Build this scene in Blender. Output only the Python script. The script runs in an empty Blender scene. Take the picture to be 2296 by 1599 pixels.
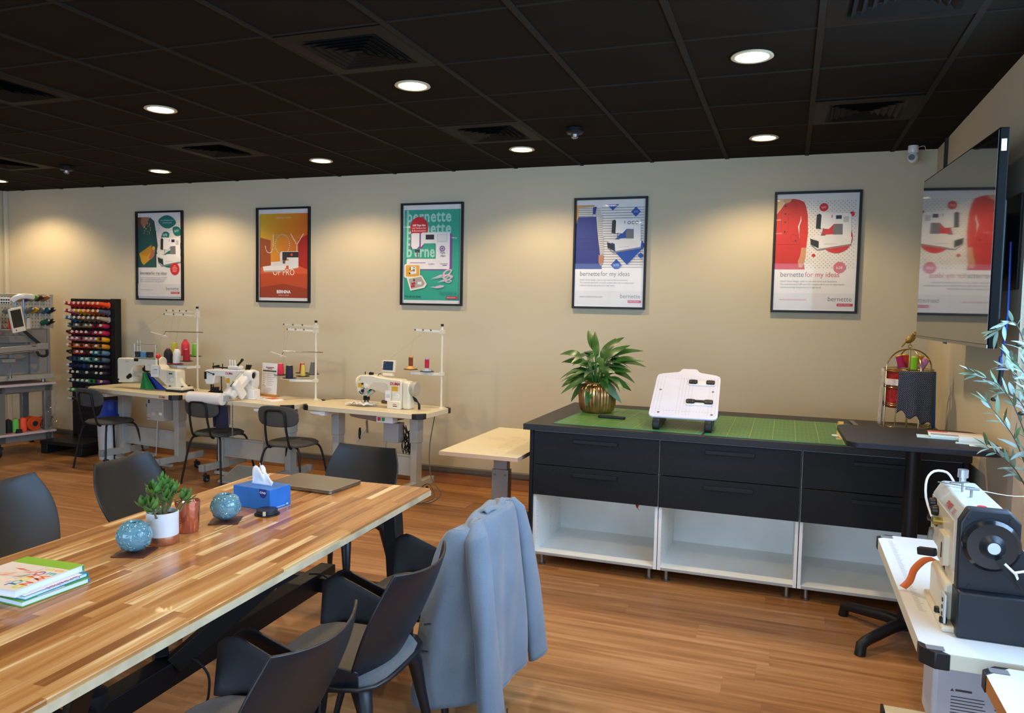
import bpy, math, random
from mathutils import Vector, Matrix, Euler
random.seed(7)
PI = math.pi
SC = bpy.context.scene
COL = SC.collection

# ---------------------------------------------------------------- camera
cam_d = bpy.data.cameras.new('camera')
cam_d.sensor_width = 36.0
cam_d.lens = 36.0 * 1720.7 / 2296.0
cam_d.clip_start = 0.02
cam_o = bpy.data.objects.new('camera', cam_d)
COL.objects.link(cam_o)
YAW, PITCH, ROLL = -0.3448, -0.0635, 0.0198
_f = Vector((math.sin(YAW) * math.cos(PITCH), math.cos(YAW) * math.cos(PITCH), math.sin(PITCH)))
_r0 = Vector((math.cos(YAW), -math.sin(YAW), 0))
_u0 = _r0.cross(_f)
_r = math.cos(ROLL) * _r0 + math.sin(ROLL) * _u0
_u = -math.sin(ROLL) * _r0 + math.cos(ROLL) * _u0
_m = Matrix((_r, _u, -_f)).transposed().to_4x4()
_m.translation = (0, 0, 1.65)
cam_o.matrix_world = _m
SC.camera = cam_o

# ---------------------------------------------------------------- world, view, window light
SC.view_settings.view_transform = 'Standard'
SC.view_settings.look = 'None'
SC.view_settings.gamma = 1.0
SC.view_settings.use_curve_mapping = False
SC.view_settings.exposure = 0.5
W = bpy.data.worlds.new('world'); SC.world = W; W.use_nodes = True
W.node_tree.nodes['Background'].inputs[0].default_value = (0.45, 0.68, 1.0, 1)
W.node_tree.nodes['Background'].inputs[1].default_value = 0.6

def area(name, loc, target, sx, sy, power, color):
    l = bpy.data.lights.new(name, 'AREA'); l.shape = 'RECTANGLE'; l.size = sx; l.size_y = sy
    l.energy = power; l.color = color
    o = bpy.data.objects.new(name, l); COL.objects.link(o); o.location = loc
    o.rotation_euler = (Vector(target) - Vector(loc)).to_track_quat('-Z', 'Y').to_euler()
    return o
# daylight entering through the side window and the shop front behind the camera
area('side_window_daylight', (1.30, 2.1, 2.0), (-2.0, 2.1, 0.6), 3.6, 1.3, 125, (0.40, 0.66, 1.0))
area('shop_front_daylight', (-2.6, -2.85, 1.5), (-2.6, 3.0, 1.0), 6.0, 2.2, 160, (0.50, 0.72, 1.0))

WARM = (1.0, 0.75, 0.45)
DOWNLIGHTS = [(-3.85, 3.95), (-2.03, 3.92), (-0.216, 3.93), (-0.216, 5.75), (-2.0, 5.70), (-3.83, 5.72),
              (-5.67, 5.80), (-7.9, 5.85)]
DOWNLIGHTS_BEHIND = [(-5.67, 2.1), (-3.85, 2.1), (-2.03, 2.1), (-0.216, 2.1), (-5.67, 0.3), (-3.85, 0.3), (-2.03, 0.3), (-0.216, 0.3)]
CEIL = 2.88

# ---------------------------------------------------------------- materials
MATS = {}
def srgb(c):
    if isinstance(c, str):
        c = [int(c[i:i + 2], 16) / 255 for i in (0, 2, 4)]
    return tuple(x / 12.92 if x <= 0.04045 else ((x + 0.055) / 1.055) ** 2.4 for x in c[:3]) + (1,)
def mat(name, color='808080', rough=0.5, metal=0.0, bump=0.0, bscale=60.0, vary=0.0, vscale=8.0, emis=None, estr=0.0,
        alpha=None, spec=0.5, coat=0.0, trans=0.0, sheen=0.0):
    if name in MATS: return MATS[name]
    m = bpy.data.materials.new(name); m.use_nodes = True
    nt = m.node_tree; b = nt.nodes['Principled BSDF']
    col = srgb(color)
    b.inputs['Base Color'].default_value = col
    b.inputs['Roughness'].default_value = rough
    b.inputs['Metallic'].default_value = metal
    b.inputs['Specular IOR Level'].default_value = spec
    b.inputs['Coat Weight'].default_value = coat
    b.inputs['Transmission Weight'].default_value = trans
    b.inputs['Sheen Weight'].default_value = sheen
    if alpha is not None: b.inputs['Alpha'].default_value = alpha
    if emis is not None:
        b.inputs['Emission Color'].default_value = srgb(emis); b.inputs['Emission Strength'].default_value = estr
    tc = nt.nodes.new('ShaderNodeTexCoord')
    nz = nt.nodes.new('ShaderNodeTexNoise'); nz.inputs['Scale'].default_value = vscale; nz.inputs['Detail'].default_value = 4
    nt.links.new(tc.outputs['Object'], nz.inputs['Vector'])
    hs = nt.nodes.new('ShaderNodeHueSaturation'); hs.inputs['Color'].default_value = col
    mr = nt.nodes.new('ShaderNodeMapRange'); mr.inputs[1].default_value = 0.3; mr.inputs[2].default_value = 0.7
    v = vary if vary else 0.03
    mr.inputs[3].default_value = 1 - v; mr.inputs[4].default_value = 1 + v
    nt.links.new(nz.outputs[0], mr.inputs[0]); nt.links.new(mr.outputs[0], hs.inputs['Value'])
    nt.links.new(hs.outputs[0], b.inputs['Base Color'])
    if bump:
        n2 = nt.nodes.new('ShaderNodeTexNoise'); n2.inputs['Scale'].default_value = bscale; n2.inputs['Detail'].default_value = 3
        nt.links.new(tc.outputs['Object'], n2.inputs['Vector'])
        bp = nt.nodes.new('ShaderNodeBump'); bp.inputs['Strength'].default_value = bump; bp.inputs['Distance'].default_value = 0.002
        nt.links.new(n2.outputs[0], bp.inputs['Height']); nt.links.new(bp.outputs[0], b.inputs['Normal'])
    MATS[name] = m
    return m
def C(hexv):                                    # plain coloured stock by hex code
    return mat('paint_' + hexv, hexv, 0.55)
def nn(nt, t, **k):
    n = nt.nodes.new(t)
    for a, b in k.items(): setattr(n, a, b)
    return n
def mth(nt, op, a, b=None, c=None):
    n = nt.nodes.new('ShaderNodeMath'); n.operation = op
    for i, x in enumerate((a, b, c)):
        if x is None: continue
        if isinstance(x, (int, float)): n.inputs[i].default_value = x
        else: nt.links.new(x, n.inputs[i])
    return n.outputs[0]
def plank_mat(name, lx, ly, ramp, along='X', rough=0.35, grain=0.5, seam=0.0015, seamdark=0.45, gs=1.0, coat=0.0, rmax=0.4, tint=1.0):
    """staggered boards of lx by ly metres, every board its own tint, with grain along it"""
    m = bpy.data.materials.new(name); m.use_nodes = True; nt = m.node_tree; b = nt.nodes['Principled BSDF']
    tc = nn(nt, 'ShaderNodeTexCoord'); sp = nn(nt, 'ShaderNodeSeparateXYZ'); nt.links.new(tc.outputs['Object'], sp.inputs[0])
    X, Y = (sp.outputs[0], sp.outputs[1]) if along == 'X' else (sp.outputs[1], sp.outputs[0])
    ry = mth(nt, 'DIVIDE', Y, ly); row = mth(nt, 'FLOOR', ry)
    wn = nn(nt, 'ShaderNodeTexWhiteNoise', noise_dimensions='1D'); nt.links.new(row, wn.inputs['W'])
    rx = mth(nt, 'ADD', mth(nt, 'DIVIDE', X, lx), mth(nt, 'MULTIPLY', wn.outputs[0], 7.31)); cell = mth(nt, 'FLOOR', rx)
    cv = nn(nt, 'ShaderNodeCombineXYZ'); nt.links.new(row, cv.inputs[0]); nt.links.new(cell, cv.inputs[1])
    w2 = nn(nt, 'ShaderNodeTexWhiteNoise', noise_dimensions='3D'); nt.links.new(cv.outputs[0], w2.inputs['Vector'])
    # grain
    gv = nn(nt, 'ShaderNodeCombineXYZ')
    nt.links.new(mth(nt, 'ADD', mth(nt, 'MULTIPLY', X, 2.2 * gs), mth(nt, 'MULTIPLY', w2.outputs[0], 40)), gv.inputs[0])
    nt.links.new(mth(nt, 'MULTIPLY', Y, 42 * gs), gv.inputs[1]); nt.links.new(cell, gv.inputs[2])
    gn = nn(nt, 'ShaderNodeTexNoise'); gn.inputs['Scale'].default_value = 1.0; gn.inputs['Detail'].default_value = 5; gn.inputs['Distortion'].default_value = 0.6
    nt.links.new(gv.outputs[0], gn.inputs['Vector'])
    g2 = nn(nt, 'ShaderNodeTexNoise'); g2.inputs['Scale'].default_value = 0.35; g2.inputs['Detail'].default_value = 3; g2.inputs['Distortion'].default_value = 1.5
    nt.links.new(gv.outputs[0], g2.inputs['Vector'])
    t = mth(nt, 'ADD', mth(nt, 'ADD', mth(nt, 'MULTIPLY', w2.outputs[0], tint), (1 - tint) / 2), mth(nt, 'MULTIPLY', mth(nt, 'SUBTRACT', gn.outputs[0], 0.5), grain))
    t = mth(nt, 'ADD', t, mth(nt, 'MULTIPLY', mth(nt, 'SUBTRACT', g2.outputs[0], 0.5), grain * 1.2))
    cr = nn(nt, 'ShaderNodeValToRGB'); nt.links.new(t, cr.inputs[0])
    e = cr.color_ramp.elements
    e[0].position, e[0].color = ramp[0][0], srgb(ramp[0][1]); e[1].position, e[1].color = ramp[-1][0], srgb(ramp[-1][1])
    for p, c in ramp[1:-1]:
        q = e.new(p); q.color = srgb(c)
    # seams
    fy = mth(nt, 'FRACT', ry); fx = mth(nt, 'FRACT', rx)
    ey = mth(nt, 'MINIMUM', fy, mth(nt, 'SUBTRACT', 1, fy)); ex = mth(nt, 'MINIMUM', fx, mth(nt, 'SUBTRACT', 1, fx))
    s = mth(nt, 'MINIMUM', mth(nt, 'MULTIPLY', ey, ly), mth(nt, 'MULTIPLY', ex, lx))
    sm = mth(nt, 'LESS_THAN', s, seam)
    mx = nn(nt, 'ShaderNodeMix', data_type='RGBA'); nt.links.new(mth(nt, 'MULTIPLY', sm, seamdark), mx.inputs[0])
    nt.links.new(cr.outputs[0], mx.inputs[6]); mx.inputs[7].default_value = srgb('3a2413')
    nt.links.new(mx.outputs[2], b.inputs['Base Color'])
    mr = nn(nt, 'ShaderNodeMapRange'); mr.inputs[3].default_value = rough; mr.inputs[4].default_value = rmax
    nt.links.new(gn.outputs[0], mr.inputs[0]); nt.links.new(mr.outputs[0], b.inputs['Roughness'])
    bp = nn(nt, 'ShaderNodeBump'); bp.inputs['Strength'].default_value = 0.12; bp.inputs['Distance'].default_value = 0.001
    nt.links.new(gn.outputs[0], bp.inputs['Height']); nt.links.new(bp.outputs[0], b.inputs['Normal'])
    b.inputs['Coat Weight'].default_value = coat
    MATS[name] = m
    return m
def glass_mat(name, tint=(1, 1, 1, 1), ior=1.45, rough=0.02):
    m = bpy.data.materials.new(name); m.use_nodes = True; nt = m.node_tree; nt.nodes.clear()
    o = nn(nt, 'ShaderNodeOutputMaterial'); tr = nn(nt, 'ShaderNodeBsdfTransparent'); tr.inputs[0].default_value = tint
    gl = nn(nt, 'ShaderNodeBsdfGlossy'); gl.inputs['Roughness'].default_value = rough
    ge = nn(nt, 'ShaderNodeNewGeometry'); dp = nn(nt, 'ShaderNodeVectorMath', operation='DOT_PRODUCT')
    nt.links.new(ge.outputs['Normal'], dp.inputs[0]); nt.links.new(ge.outputs['Incoming'], dp.inputs[1])
    q = mth(nt, 'SUBTRACT', 1, mth(nt, 'ABSOLUTE', dp.outputs['Value'])); fr = mth(nt, 'ADD', mth(nt, 'MULTIPLY', mth(nt, 'POWER', q, 5), .96), .014)
    mx = nn(nt, 'ShaderNodeMixShader'); nt.links.new(fr, mx.inputs[0]); nt.links.new(tr.outputs[0], mx.inputs[1]); nt.links.new(gl.outputs[0], mx.inputs[2])
    nt.links.new(mx.outputs[0], o.inputs[0]); MATS[name] = m
    return m

wall_m = mat('wall_paint', 'cdc0a3', 0.85, bump=0.15, bscale=180, vary=0.02, vscale=1.5)
lowwall_m = mat('daylit_low_wall_paint', 'cfc9c0', 0.8, bump=0.1, bscale=120, vary=0.03)  # whitish paint; the cool window daylight on it is put into the colour
ceil_m = mat('black_ceiling_tile', '211b15', 0.9, spec=0.06, bump=0.35, bscale=220, vary=0.12, vscale=3)
grid_m = mat('ceiling_grid_metal', '24201b', 0.7, spec=0.1, vary=0.15, vscale=2)
floor_m = plank_mat('oak_plank_floor', 1.25, 0.185, [(-0.2, '774a26'), (0.3, '8f5f35'), (0.6, 'a06f42'), (1.0, 'ba8a5c')], 'X', 0.30, 1.1, 0.0007, 0.25, 0.8, rmax=0.5, tint=0.45)
table_m = plank_mat('finger_jointed_wood', 0.46, 0.036, [(0.0, '84552b'), (0.25, '9f6a38'), (0.55, 'b58048'), (0.78, 'c1935c'), (0.88, 'dbbb88'), (1.0, 'e6d0a4')], 'Y', 0.16, 0.9, 0.0004, 0.25, 0.9, coat=0.15, rmax=0.3, tint=0.8)
skirt_m = mat('orange_brown_wood_skirting', 'a06a3c', 0.4, vary=0.15, vscale=4)
black_m = mat('black_matt_metal', '151517', 0.45, spec=0.3, bump=0.08, bscale=400)
blackp_m = mat('black_plastic', '1c1d20', 0.42, spec=0.3, bump=0.1, bscale=500)
shell_m = mat('black_chair_plastic', '14161c', 0.33, spec=0.5, bump=0.25, bscale=700, vary=0.05)
cream_m = mat('cream_machine_enamel', 'e4dcc6', 0.3, coat=0.2, bump=0.02)
white_m = mat('white_enamel', 'e8e6e2', 0.3, coat=0.2)
greyleg_m = mat('grey_leg_enamel', 'a9a69c', 0.4, vary=0.04)
creamtop_m = mat('cream_laminate', 'd9cdae', 0.35, vary=0.03)
chrome_m = mat('polished_steel', 'cfcfcf', 0.2, 1.0)
steel_m = mat('brushed_steel', '9a9a98', 0.4, 1.0)
rub_m = mat('black_rubber', '151515', 0.7)
redtxt_m = mat('red_print', 'b8202c', 0.5)
paper_m = mat('white_paper', 'eceae6', 0.7)
glass_m = glass_mat('clear_glass')
greyfab_m = mat('grey_wool_fabric', '5c5b5c', 0.95, bump=0.9, bscale=900, vary=0.25, vscale=260, sheen=0.3)

# ---------------------------------------------------------------- mesh builder
class B:
    def __init__(s):
        s.V = []; s.F = []; s.I = []; s.mats = []; s.cur = 0; s.T = Matrix.Identity(4)
    def m(s, mt):
        if mt not in s.mats: s.mats.append(mt)
        s.cur = s.mats.index(mt); return s
    def at(s, loc=(0, 0, 0), rot=(0, 0, 0), sc=(1, 1, 1)):
        s.T = Matrix.LocRotScale(Vector(loc), Euler(rot), Vector(sc)); return s
    def add(s, vs, fs):
        o = len(s.V)
        s.V += [s.T @ Vector(v) for v in vs]
        s.F += [tuple(o + i for i in f) for f in fs]
        s.I += [s.cur] * len(fs); return s
    def box(s, x0, x1, y0, y1, z0, z1):
        v = [(x, y, z) for z in (z0, z1) for y in (y0, y1) for x in (x0, x1)]
        return s.add(v, [(0, 2, 3, 1), (4, 5, 7, 6), (0, 1, 5, 4), (2, 6, 7, 3), (0, 4, 6, 2), (1, 3, 7, 5)])
    def cb(s, c, d):
        return s.box(c[0] - d[0] / 2, c[0] + d[0] / 2, c[1] - d[1] / 2, c[1] + d[1] / 2, c[2] - d[2] / 2, c[2] + d[2] / 2)
    def bar(s, p0, p1, w, h, up=(0, 0, 1)):
        p0 = Vector(p0); p1 = Vector(p1); d = (p1 - p0).normalized(); u = Vector(up)
        r = d.cross(u)
        if r.length < 1e-4: r = d.cross(Vector((0, 1, 0)))
        r.normalize(); u = r.cross(d)
        v = []
        for p in (p0, p1):
            for a, b_ in ((-1, -1), (1, -1), (1, 1), (-1, 1)): v.append(p + r * a * w / 2 + u * b_ * h / 2)
        return s.add(v, [(3, 2, 1, 0), (4, 5, 6, 7), (0, 1, 5, 4), (1, 2, 6, 5), (2, 3, 7, 6), (3, 0, 4, 7)])
    def cyl(s, p0, p1, r0, r1=None, n=14, cap=True):
        if r1 is None: r1 = r0
        p0 = Vector(p0); p1 = Vector(p1); d = (p1 - p0).normalized()
        a = d.orthogonal().normalized(); b_ = d.cross(a)
        v = []
        for p, r in ((p0, r0), (p1, r1)):
            for i in range(n):
                t = 2 * PI * i / n; v.append(p + (a * math.cos(t) + b_ * math.sin(t)) * r)
        f = [(i, (i + 1) % n, n + (i + 1) % n, n + i) for i in range(n)]
        if cap: f += [tuple(range(n - 1, -1, -1)), tuple(range(n, 2 * n))]
        return s.add(v, f)
    def tube(s, pts, r, n=8, cap=True, close=False):
        P = [Vector(p) for p in pts]; N = len(P); v = []; f = []
        rr = r if isinstance(r, (list, tuple)) else [r] * N
        a = None
        for k in range(N):
            if close: d = (P[(k + 1) % N] - P[k - 1]).normalized()
            else: d = (P[min(k + 1, N - 1)] - P[max(k - 1, 0)]).normalized()
            if a is None: a = d.orthogonal().normalized()
            a = (a - d * a.dot(d)).normalized(); b_ = d.cross(a)
            for i in range(n):
                t = 2 * PI * i / n; v.append(P[k] + (a * math.cos(t) + b_ * math.sin(t)) * rr[k])
        for k in range(N if close else N - 1):
            q = (k + 1) % N
            for i in range(n):
                j = (i + 1) % n; f.append((k * n + i, k * n + j, q * n + j, q * n + i))
        if cap and not close: f += [tuple(range(n - 1, -1, -1)), tuple(range((N - 1) * n, N * n))]
        return s.add(v, f)
    def lathe(s, prof, c=(0, 0, 0), n=24, axis='z', ripple=None):
        v = []; f = []; N = len(prof)
        for (r, z) in prof:
            for i in range(n):
                t = 2 * PI * i / n; q = r * (1 + (ripple(t, z) if ripple else 0))
                x, y = q * math.cos(t), q * math.sin(t)
                p = (x, y, z) if axis == 'z' else ((z, x, y) if axis == 'x' else (y, z, x))
                v.append((c[0] + p[0], c[1] + p[1], c[2] + p[2]))
        for k in range(N - 1):
            for i in range(n):
                j = (i + 1) % n; f.append((k * n + i, k * n + j, (k + 1) * n + j, (k + 1) * n + i))
        if prof[0][0] > 1e-5: f.append(tuple(range(n - 1, -1, -1)))
        if prof[-1][0] > 1e-5: f.append(tuple(range((N - 1) * n, N * n)))
        return s.add(v, f)
    def prism(s, pts, a, b_, ax='y'):
        """polygon extruded along ax from a to b_; pts are (x,z) for y, (x,y) for z, (y,z) for x"""
        n = len(pts)
        mk = {'y': lambda p, t: (p[0], t, p[1]), 'z': lambda p, t: (p[0], p[1], t), 'x': lambda p, t: (t, p[0], p[1])}[ax]
        v = [mk(p, a) for p in pts] + [mk(p, b_) for p in pts]
        f = [tuple(range(n - 1, -1, -1)), tuple(range(n, 2 * n))] + [(i, (i + 1) % n, n + (i + 1) % n, n + i) for i in range(n)]
        return s.add(v, f)
    def sph(s, c, r, n=14, k=9):
        if isinstance(r, (int, float)): r = (r, r, r)
        prof = [(math.sin(PI * i / k), -math.cos(PI * i / k)) for i in range(k + 1)]
        v = []; f = []
        for (q, z) in prof:
            for i in range(n):
                t = 2 * PI * i / n; v.append((c[0] + r[0] * q * math.cos(t), c[1] + r[1] * q * math.sin(t), c[2] + r[2] * z))
        for a in range(k):
            for i in range(n):
                j = (i + 1) % n; f.append((a * n + i, a * n + j, (a + 1) * n + j, (a + 1) * n + i))
        return s.add(v, f)
    def grid(s, fn, nu, nv, cu=False):
        v = [fn(i / (nu if cu else nu - 1), j / (nv - 1)) for j in range(nv) for i in range(nu)]
        f = []
        for j in range(nv - 1):
            for i in range(nu if cu else nu - 1):
                k = (i + 1) % nu; f.append((j * nu + i, j * nu + k, (j + 1) * nu + k, (j + 1) * nu + i))
        return s.add(v, f)
    def poly(s, pts):
        return s.add(pts, [tuple(range(len(pts)))])
    def text(s, txt, size, loc, rot=(PI / 2, 0, 0), align='LEFT', wx=1.0, bold=0.0, shear=0.0, space=1.0):
        cu = bpy.data.curves.new('t', 'FONT'); cu.body = txt; cu.size = size; cu.align_x = align; cu.extrude = 0.0
        cu.offset = bold; cu.shear = shear; cu.space_character = space; cu.resolution_u = 3
        o = bpy.data.objects.new('t', cu); COL.objects.link(o)
        bpy.context.view_layer.update()
        me = o.evaluated_get(bpy.context.evaluated_depsgraph_get()).to_mesh()
        M = Matrix.LocRotScale(Vector(loc), Euler(rot), Vector((wx, 1, 1)))
        s.add([M @ q.co for q in me.vertices], [tuple(p.vertices) for p in me.polygons])
        o.to_mesh_clear(); bpy.data.objects.remove(o); bpy.data.curves.remove(cu)
        return s
    def obj(s, name, parent=None, mt=None, bevel=0, seg=2, solid=0, sub=0, angle=38, loc=None, rot=None, **tags):
        me = bpy.data.meshes.new(name); me.from_pydata([tuple(v) for v in s.V], [], s.F)
        if mt is not None: s.mats = [mt]; s.I = [0] * len(s.F)
        for q in s.mats: me.materials.append(q)
        me.polygons.foreach_set('material_index', s.I)
        me.polygons.foreach_set('use_smooth', [True] * len(s.F))
        me.validate(); me.update()
        me.set_sharp_from_angle(angle=math.radians(angle))
        o = bpy.data.objects.new(name, me); COL.objects.link(o)
        if parent: o.parent = parent
        if loc: o.location = loc
        if rot: o.rotation_euler = rot
        if sub:
            q = o.modifiers.new('s', 'SUBSURF'); q.levels = sub; q.render_levels = sub
        if solid:
            q = o.modifiers.new('d', 'SOLIDIFY'); q.thickness = solid; q.offset = 0
        if bevel:
            q = o.modifiers.new('b', 'BEVEL'); q.width = bevel; q.segments = seg; q.limit_method = 'ANGLE'; q.angle_limit = math.radians(35)
            q.harden_normals = False
        for k, v in tags.items(): o[k] = v
        return o

def thing(name, label, cat, loc=(0, 0, 0), rz=0.0, group=None, rot=None):
    o = bpy.data.objects.new(name, None); COL.objects.link(o); o.empty_display_size = 0.05
    o.location = loc; o.rotation_euler = rot if rot else (0, 0, rz)
    o['label'] = label; o['category'] = cat
    if group: o['group'] = group
    return o
def tag(o, label, cat, group=None):
    o['label'] = label; o['category'] = cat
    if group: o['group'] = group
    return o
def struct(o): o['kind'] = 'structure'; return o
def kids(o): return [c for c in bpy.data.objects if c.parent == o]
def dup(root, loc, rz=None, label=None, group=None, remap=None):
    def cp(o, par):
        c = o.copy(); COL.objects.link(c)
        if par is not None: c.parent = par
        for ch in kids(o): cp(ch, c)
        return c
    r = cp(root, None); r.location = loc
    if rz is not None: r.rotation_euler = (0, 0, rz)
    if label: r['label'] = label
    if group: r['group'] = group
    return r
def rrect(w, h, r, n=5, cx=0, cy=0):
    p = []
    for (sx, sy, a0) in ((1, -1, -PI / 2), (1, 1, 0), (-1, 1, PI / 2), (-1, -1, PI)):
        for i in range(n + 1):
            a = a0 + PI / 2 * i / n
            p.append((cx + sx * (w / 2 - r) + r * math.cos(a), cy + sy * (h / 2 - r) + r * math.sin(a)))
    return p
def bez(P, n=12):
    P = [Vector(p) for p in P]; out = []
    N = len(P)
    for k in range(N - 1):
        p0 = P[max(k - 1, 0)]; p1 = P[k]; p2 = P[k + 1]; p3 = P[min(k + 2, N - 1)]
        for i in range(n):
            t = i / n
            out.append(0.5 * ((2 * p1) + (p2 - p0) * t + (2 * p0 - 5 * p1 + 4 * p2 - p3) * t * t + (3 * p1 - p0 - 3 * p2 + p3) * t ** 3))
    out.append(P[-1]); return out
# ================================================================ the room
XL, XR, YB, YF = -8.62, 0.985, 6.47, -3.0
WE = 4.05                                   # where the right wall ends and the window begins
struct(B().box(XL - .2, XR + 1.6, YF - .2, YB + .2, -0.1, 0).obj('floor', mt=floor_m))
b = B().box(XL - .2, XR + .2, YB, YB + .2, 0, CEIL + .1); struct(b.obj('wall_back', mt=wall_m))
b = B().box(XL - .2, XL, YF - .2, YB, 0, CEIL + .1); struct(b.obj('wall_left', mt=wall_m))
b = B().m(wall_m).box(XR, XR + .2, WE, YB, 0, CEIL + .1).box(XR, XR + .2, YF - .2, 0.2, 0, CEIL + .1)
struct(b.obj('wall_right'))
b = B().m(lowwall_m).box(XR - .012, XR + .2, 0.2, WE, 0, 1.27); struct(b.obj('wall_under_window'))
b = B().m(wall_m).box(XL, XR + .2, YF - .2, YF, 0, .35).box(XL, XR + .2, YF - .2, YF, 2.65, CEIL + .1).box(XL, -5.8, YF - .2, YF, .35, 2.65).box(.6, XR + .2, YF - .2, YF, .35, 2.65)
struct(b.obj('wall_front'))
# side window: frame, mullions, pane
b = B().m(mat('window_frame_white', 'd8dde0', 0.4))
x0 = XR + .05
b.box(x0, x0 + .07, .2, WE, 1.27, 1.33).box(x0, x0 + .07, .2, WE, 2.78, 2.88).box(x0, x0 + .07, WE - .06, WE, 1.33, 2.78).box(x0, x0 + .07, .2, .26, 1.33, 2.78)
for yy in (1.45, 2.75): b.box(x0, x0 + .07, yy - .03, yy + .03, 1.33, 2.78)
wf = struct(b.obj('window_1'))
g = B().box(x0 + .03, x0 + .034, .26, WE - .06, 1.33, 2.78).obj('pane', wf, glass_m)
b = B().m(mat('window_frame_white')).box(-5.8, .6, YF - .12, YF - .05, .35, .42).box(-5.8, .6, YF - .12, YF - .05, 2.58, 2.65)
for xx in (-5.77, -3.65, -1.55, .57): b.box(xx - .03, xx + .03, YF - .12, YF - .05, .42, 2.58)
wf2 = struct(b.obj('window_2'))
B().box(-5.8, .6, YF - .09, YF - .086, .42, 2.58).obj('pane', wf2, glass_m)
# bright overcast outdoors seen through the window glass
# ceiling: tiles, each 0.6 m, in a black grid
GX, GY = -1.1193, 3.6293
HOLES = {}
b = B().m(ceil_m)
ix0, ix1 = -13, 4
for i in range(ix0, ix1 + 1):
    for j in range(-12, 6):
        xa, xb_ = GX + .6 * i + .012, GX + .6 * (i + 1) - .012
        ya, yb_ = GY + .6 * j + .012, GY + .6 * (j + 1) - .012
        xb_ = min(xb_, XR + .15); yb_ = min(yb_, YB + .1)
        if xb_ - xa < .02 or yb_ - ya < .02: continue
        b.box(xa, xb_, ya, yb_, CEIL + .002, CEIL + .012)
struct(b.obj('ceiling'))
b = B().m(grid_m)
for i in range(ix0, ix1 + 1):
    x = GX + .6 * i
    if x < XR + .1: b.box(x - .015, x + .015, YF, YB, CEIL - .004, CEIL + .016)
for j in range(-11, 6):
    y = GY + .6 * j
    if y < YB: b.box(XL, XR + .1, y - .006, y + .006, CEIL - .002, CEIL + .014)
struct(b.obj('trim_1'))
struct(B().box(XL - .2, XR + .3, YF - .2, YB + .2, CEIL + .02, CEIL + .12).obj('ceiling_slab', mt=ceil_m))
b = B().box(XL, XR, YB - .018, YB, 0, .105); struct(b.obj('baseboard_back', mt=skirt_m, bevel=.004))
b = B().box(XL, XL + .018, YF, YB, 0, .105); struct(b.obj('baseboard_left', mt=skirt_m, bevel=.004))
b = B().box(XR - .018, XR, WE, YB, 0, .105); struct(b.obj('baseboard_right', mt=skirt_m, bevel=.004))
b = B().box(XL, XR, YB - .035, YB, .115, .165); struct(b.obj('trim_2', mt=mat('grey_cable_trunking', '5b5852', 0.5), bevel=.008))
b = B().box(XL + .02, XL + .055, YB - .04, YB, .17, CEIL); struct(b.obj('trim_3', mt=mat('cream_conduit', 'cfc5ab', 0.5), bevel=.005))
b = B().box(XR - .02, XR, 6.05, 6.09, 2.3, CEIL); struct(b.obj('trim_4', mt=mat('dark_conduit', '2a2824', 0.6), bevel=.004))

# ---- downlights
glow_m = mat('lit_lamp_diffuser', 'fff4dc', 0.5, emis='ffe9c4', estr=14)
ring_m = mat('lamp_ring_cream', 'd8cba8', 0.4)
def downlight(x, y, label, lit=True):
    t = thing('downlight', label, 'ceiling light', (x, y, CEIL), 0, 'round recessed downlights')
    B().lathe([(.078, 0.0), (.097, 0.0), (.100, -.006), (.092, -.010), (.080, -.008), (.074, .0015), (.0735, .0)], n=32).obj('trim_ring', t, ring_m)
    B().lathe([(0, -.0035), (.077, -.0035), (.077, -.001), (0, -.001)], n=32).obj('diffuser', t, glow_m)
    return t
LBL = ['round lit downlight above the second table chair, left one of the nearer row', 'round lit downlight in the nearer row, beside the large square vent',
       'largest round lit downlight, near the ceiling top right', 'round lit downlight nearest above the red dress poster',
       'round lit downlight beside the square vent over the middle of the back wall', 'round lit downlight above the gap between orange and green posters',
       'round lit downlight above the gap between the two leftmost posters', 'round lit downlight cut by the left edge of the view']
for k, (x, y) in enumerate(DOWNLIGHTS): downlight(x, y, LBL[k])
for k, (x, y) in enumerate(DOWNLIGHTS_BEHIND): downlight(x, y, 'round lit downlight %s from left in the row %s' % (('first', 'second', 'third', 'fourth')[k % 4], 'above the work table near end' if k < 4 else 'behind the photographer'))
for k, (x, y) in enumerate(DOWNLIGHTS + DOWNLIGHTS_BEHIND):
    l = bpy.data.lights.new('downlight_beam', 'SPOT'); l.energy = 54 if k < len(DOWNLIGHTS) else 30; l.color = WARM; l.spot_size = math.radians(138); l.spot_blend = 0.5
    l.shadow_soft_size = 0.06
    o = bpy.data.objects.new('downlight_beam', l); COL.objects.link(o); o.location = (x, y, CEIL - .02)

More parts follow.
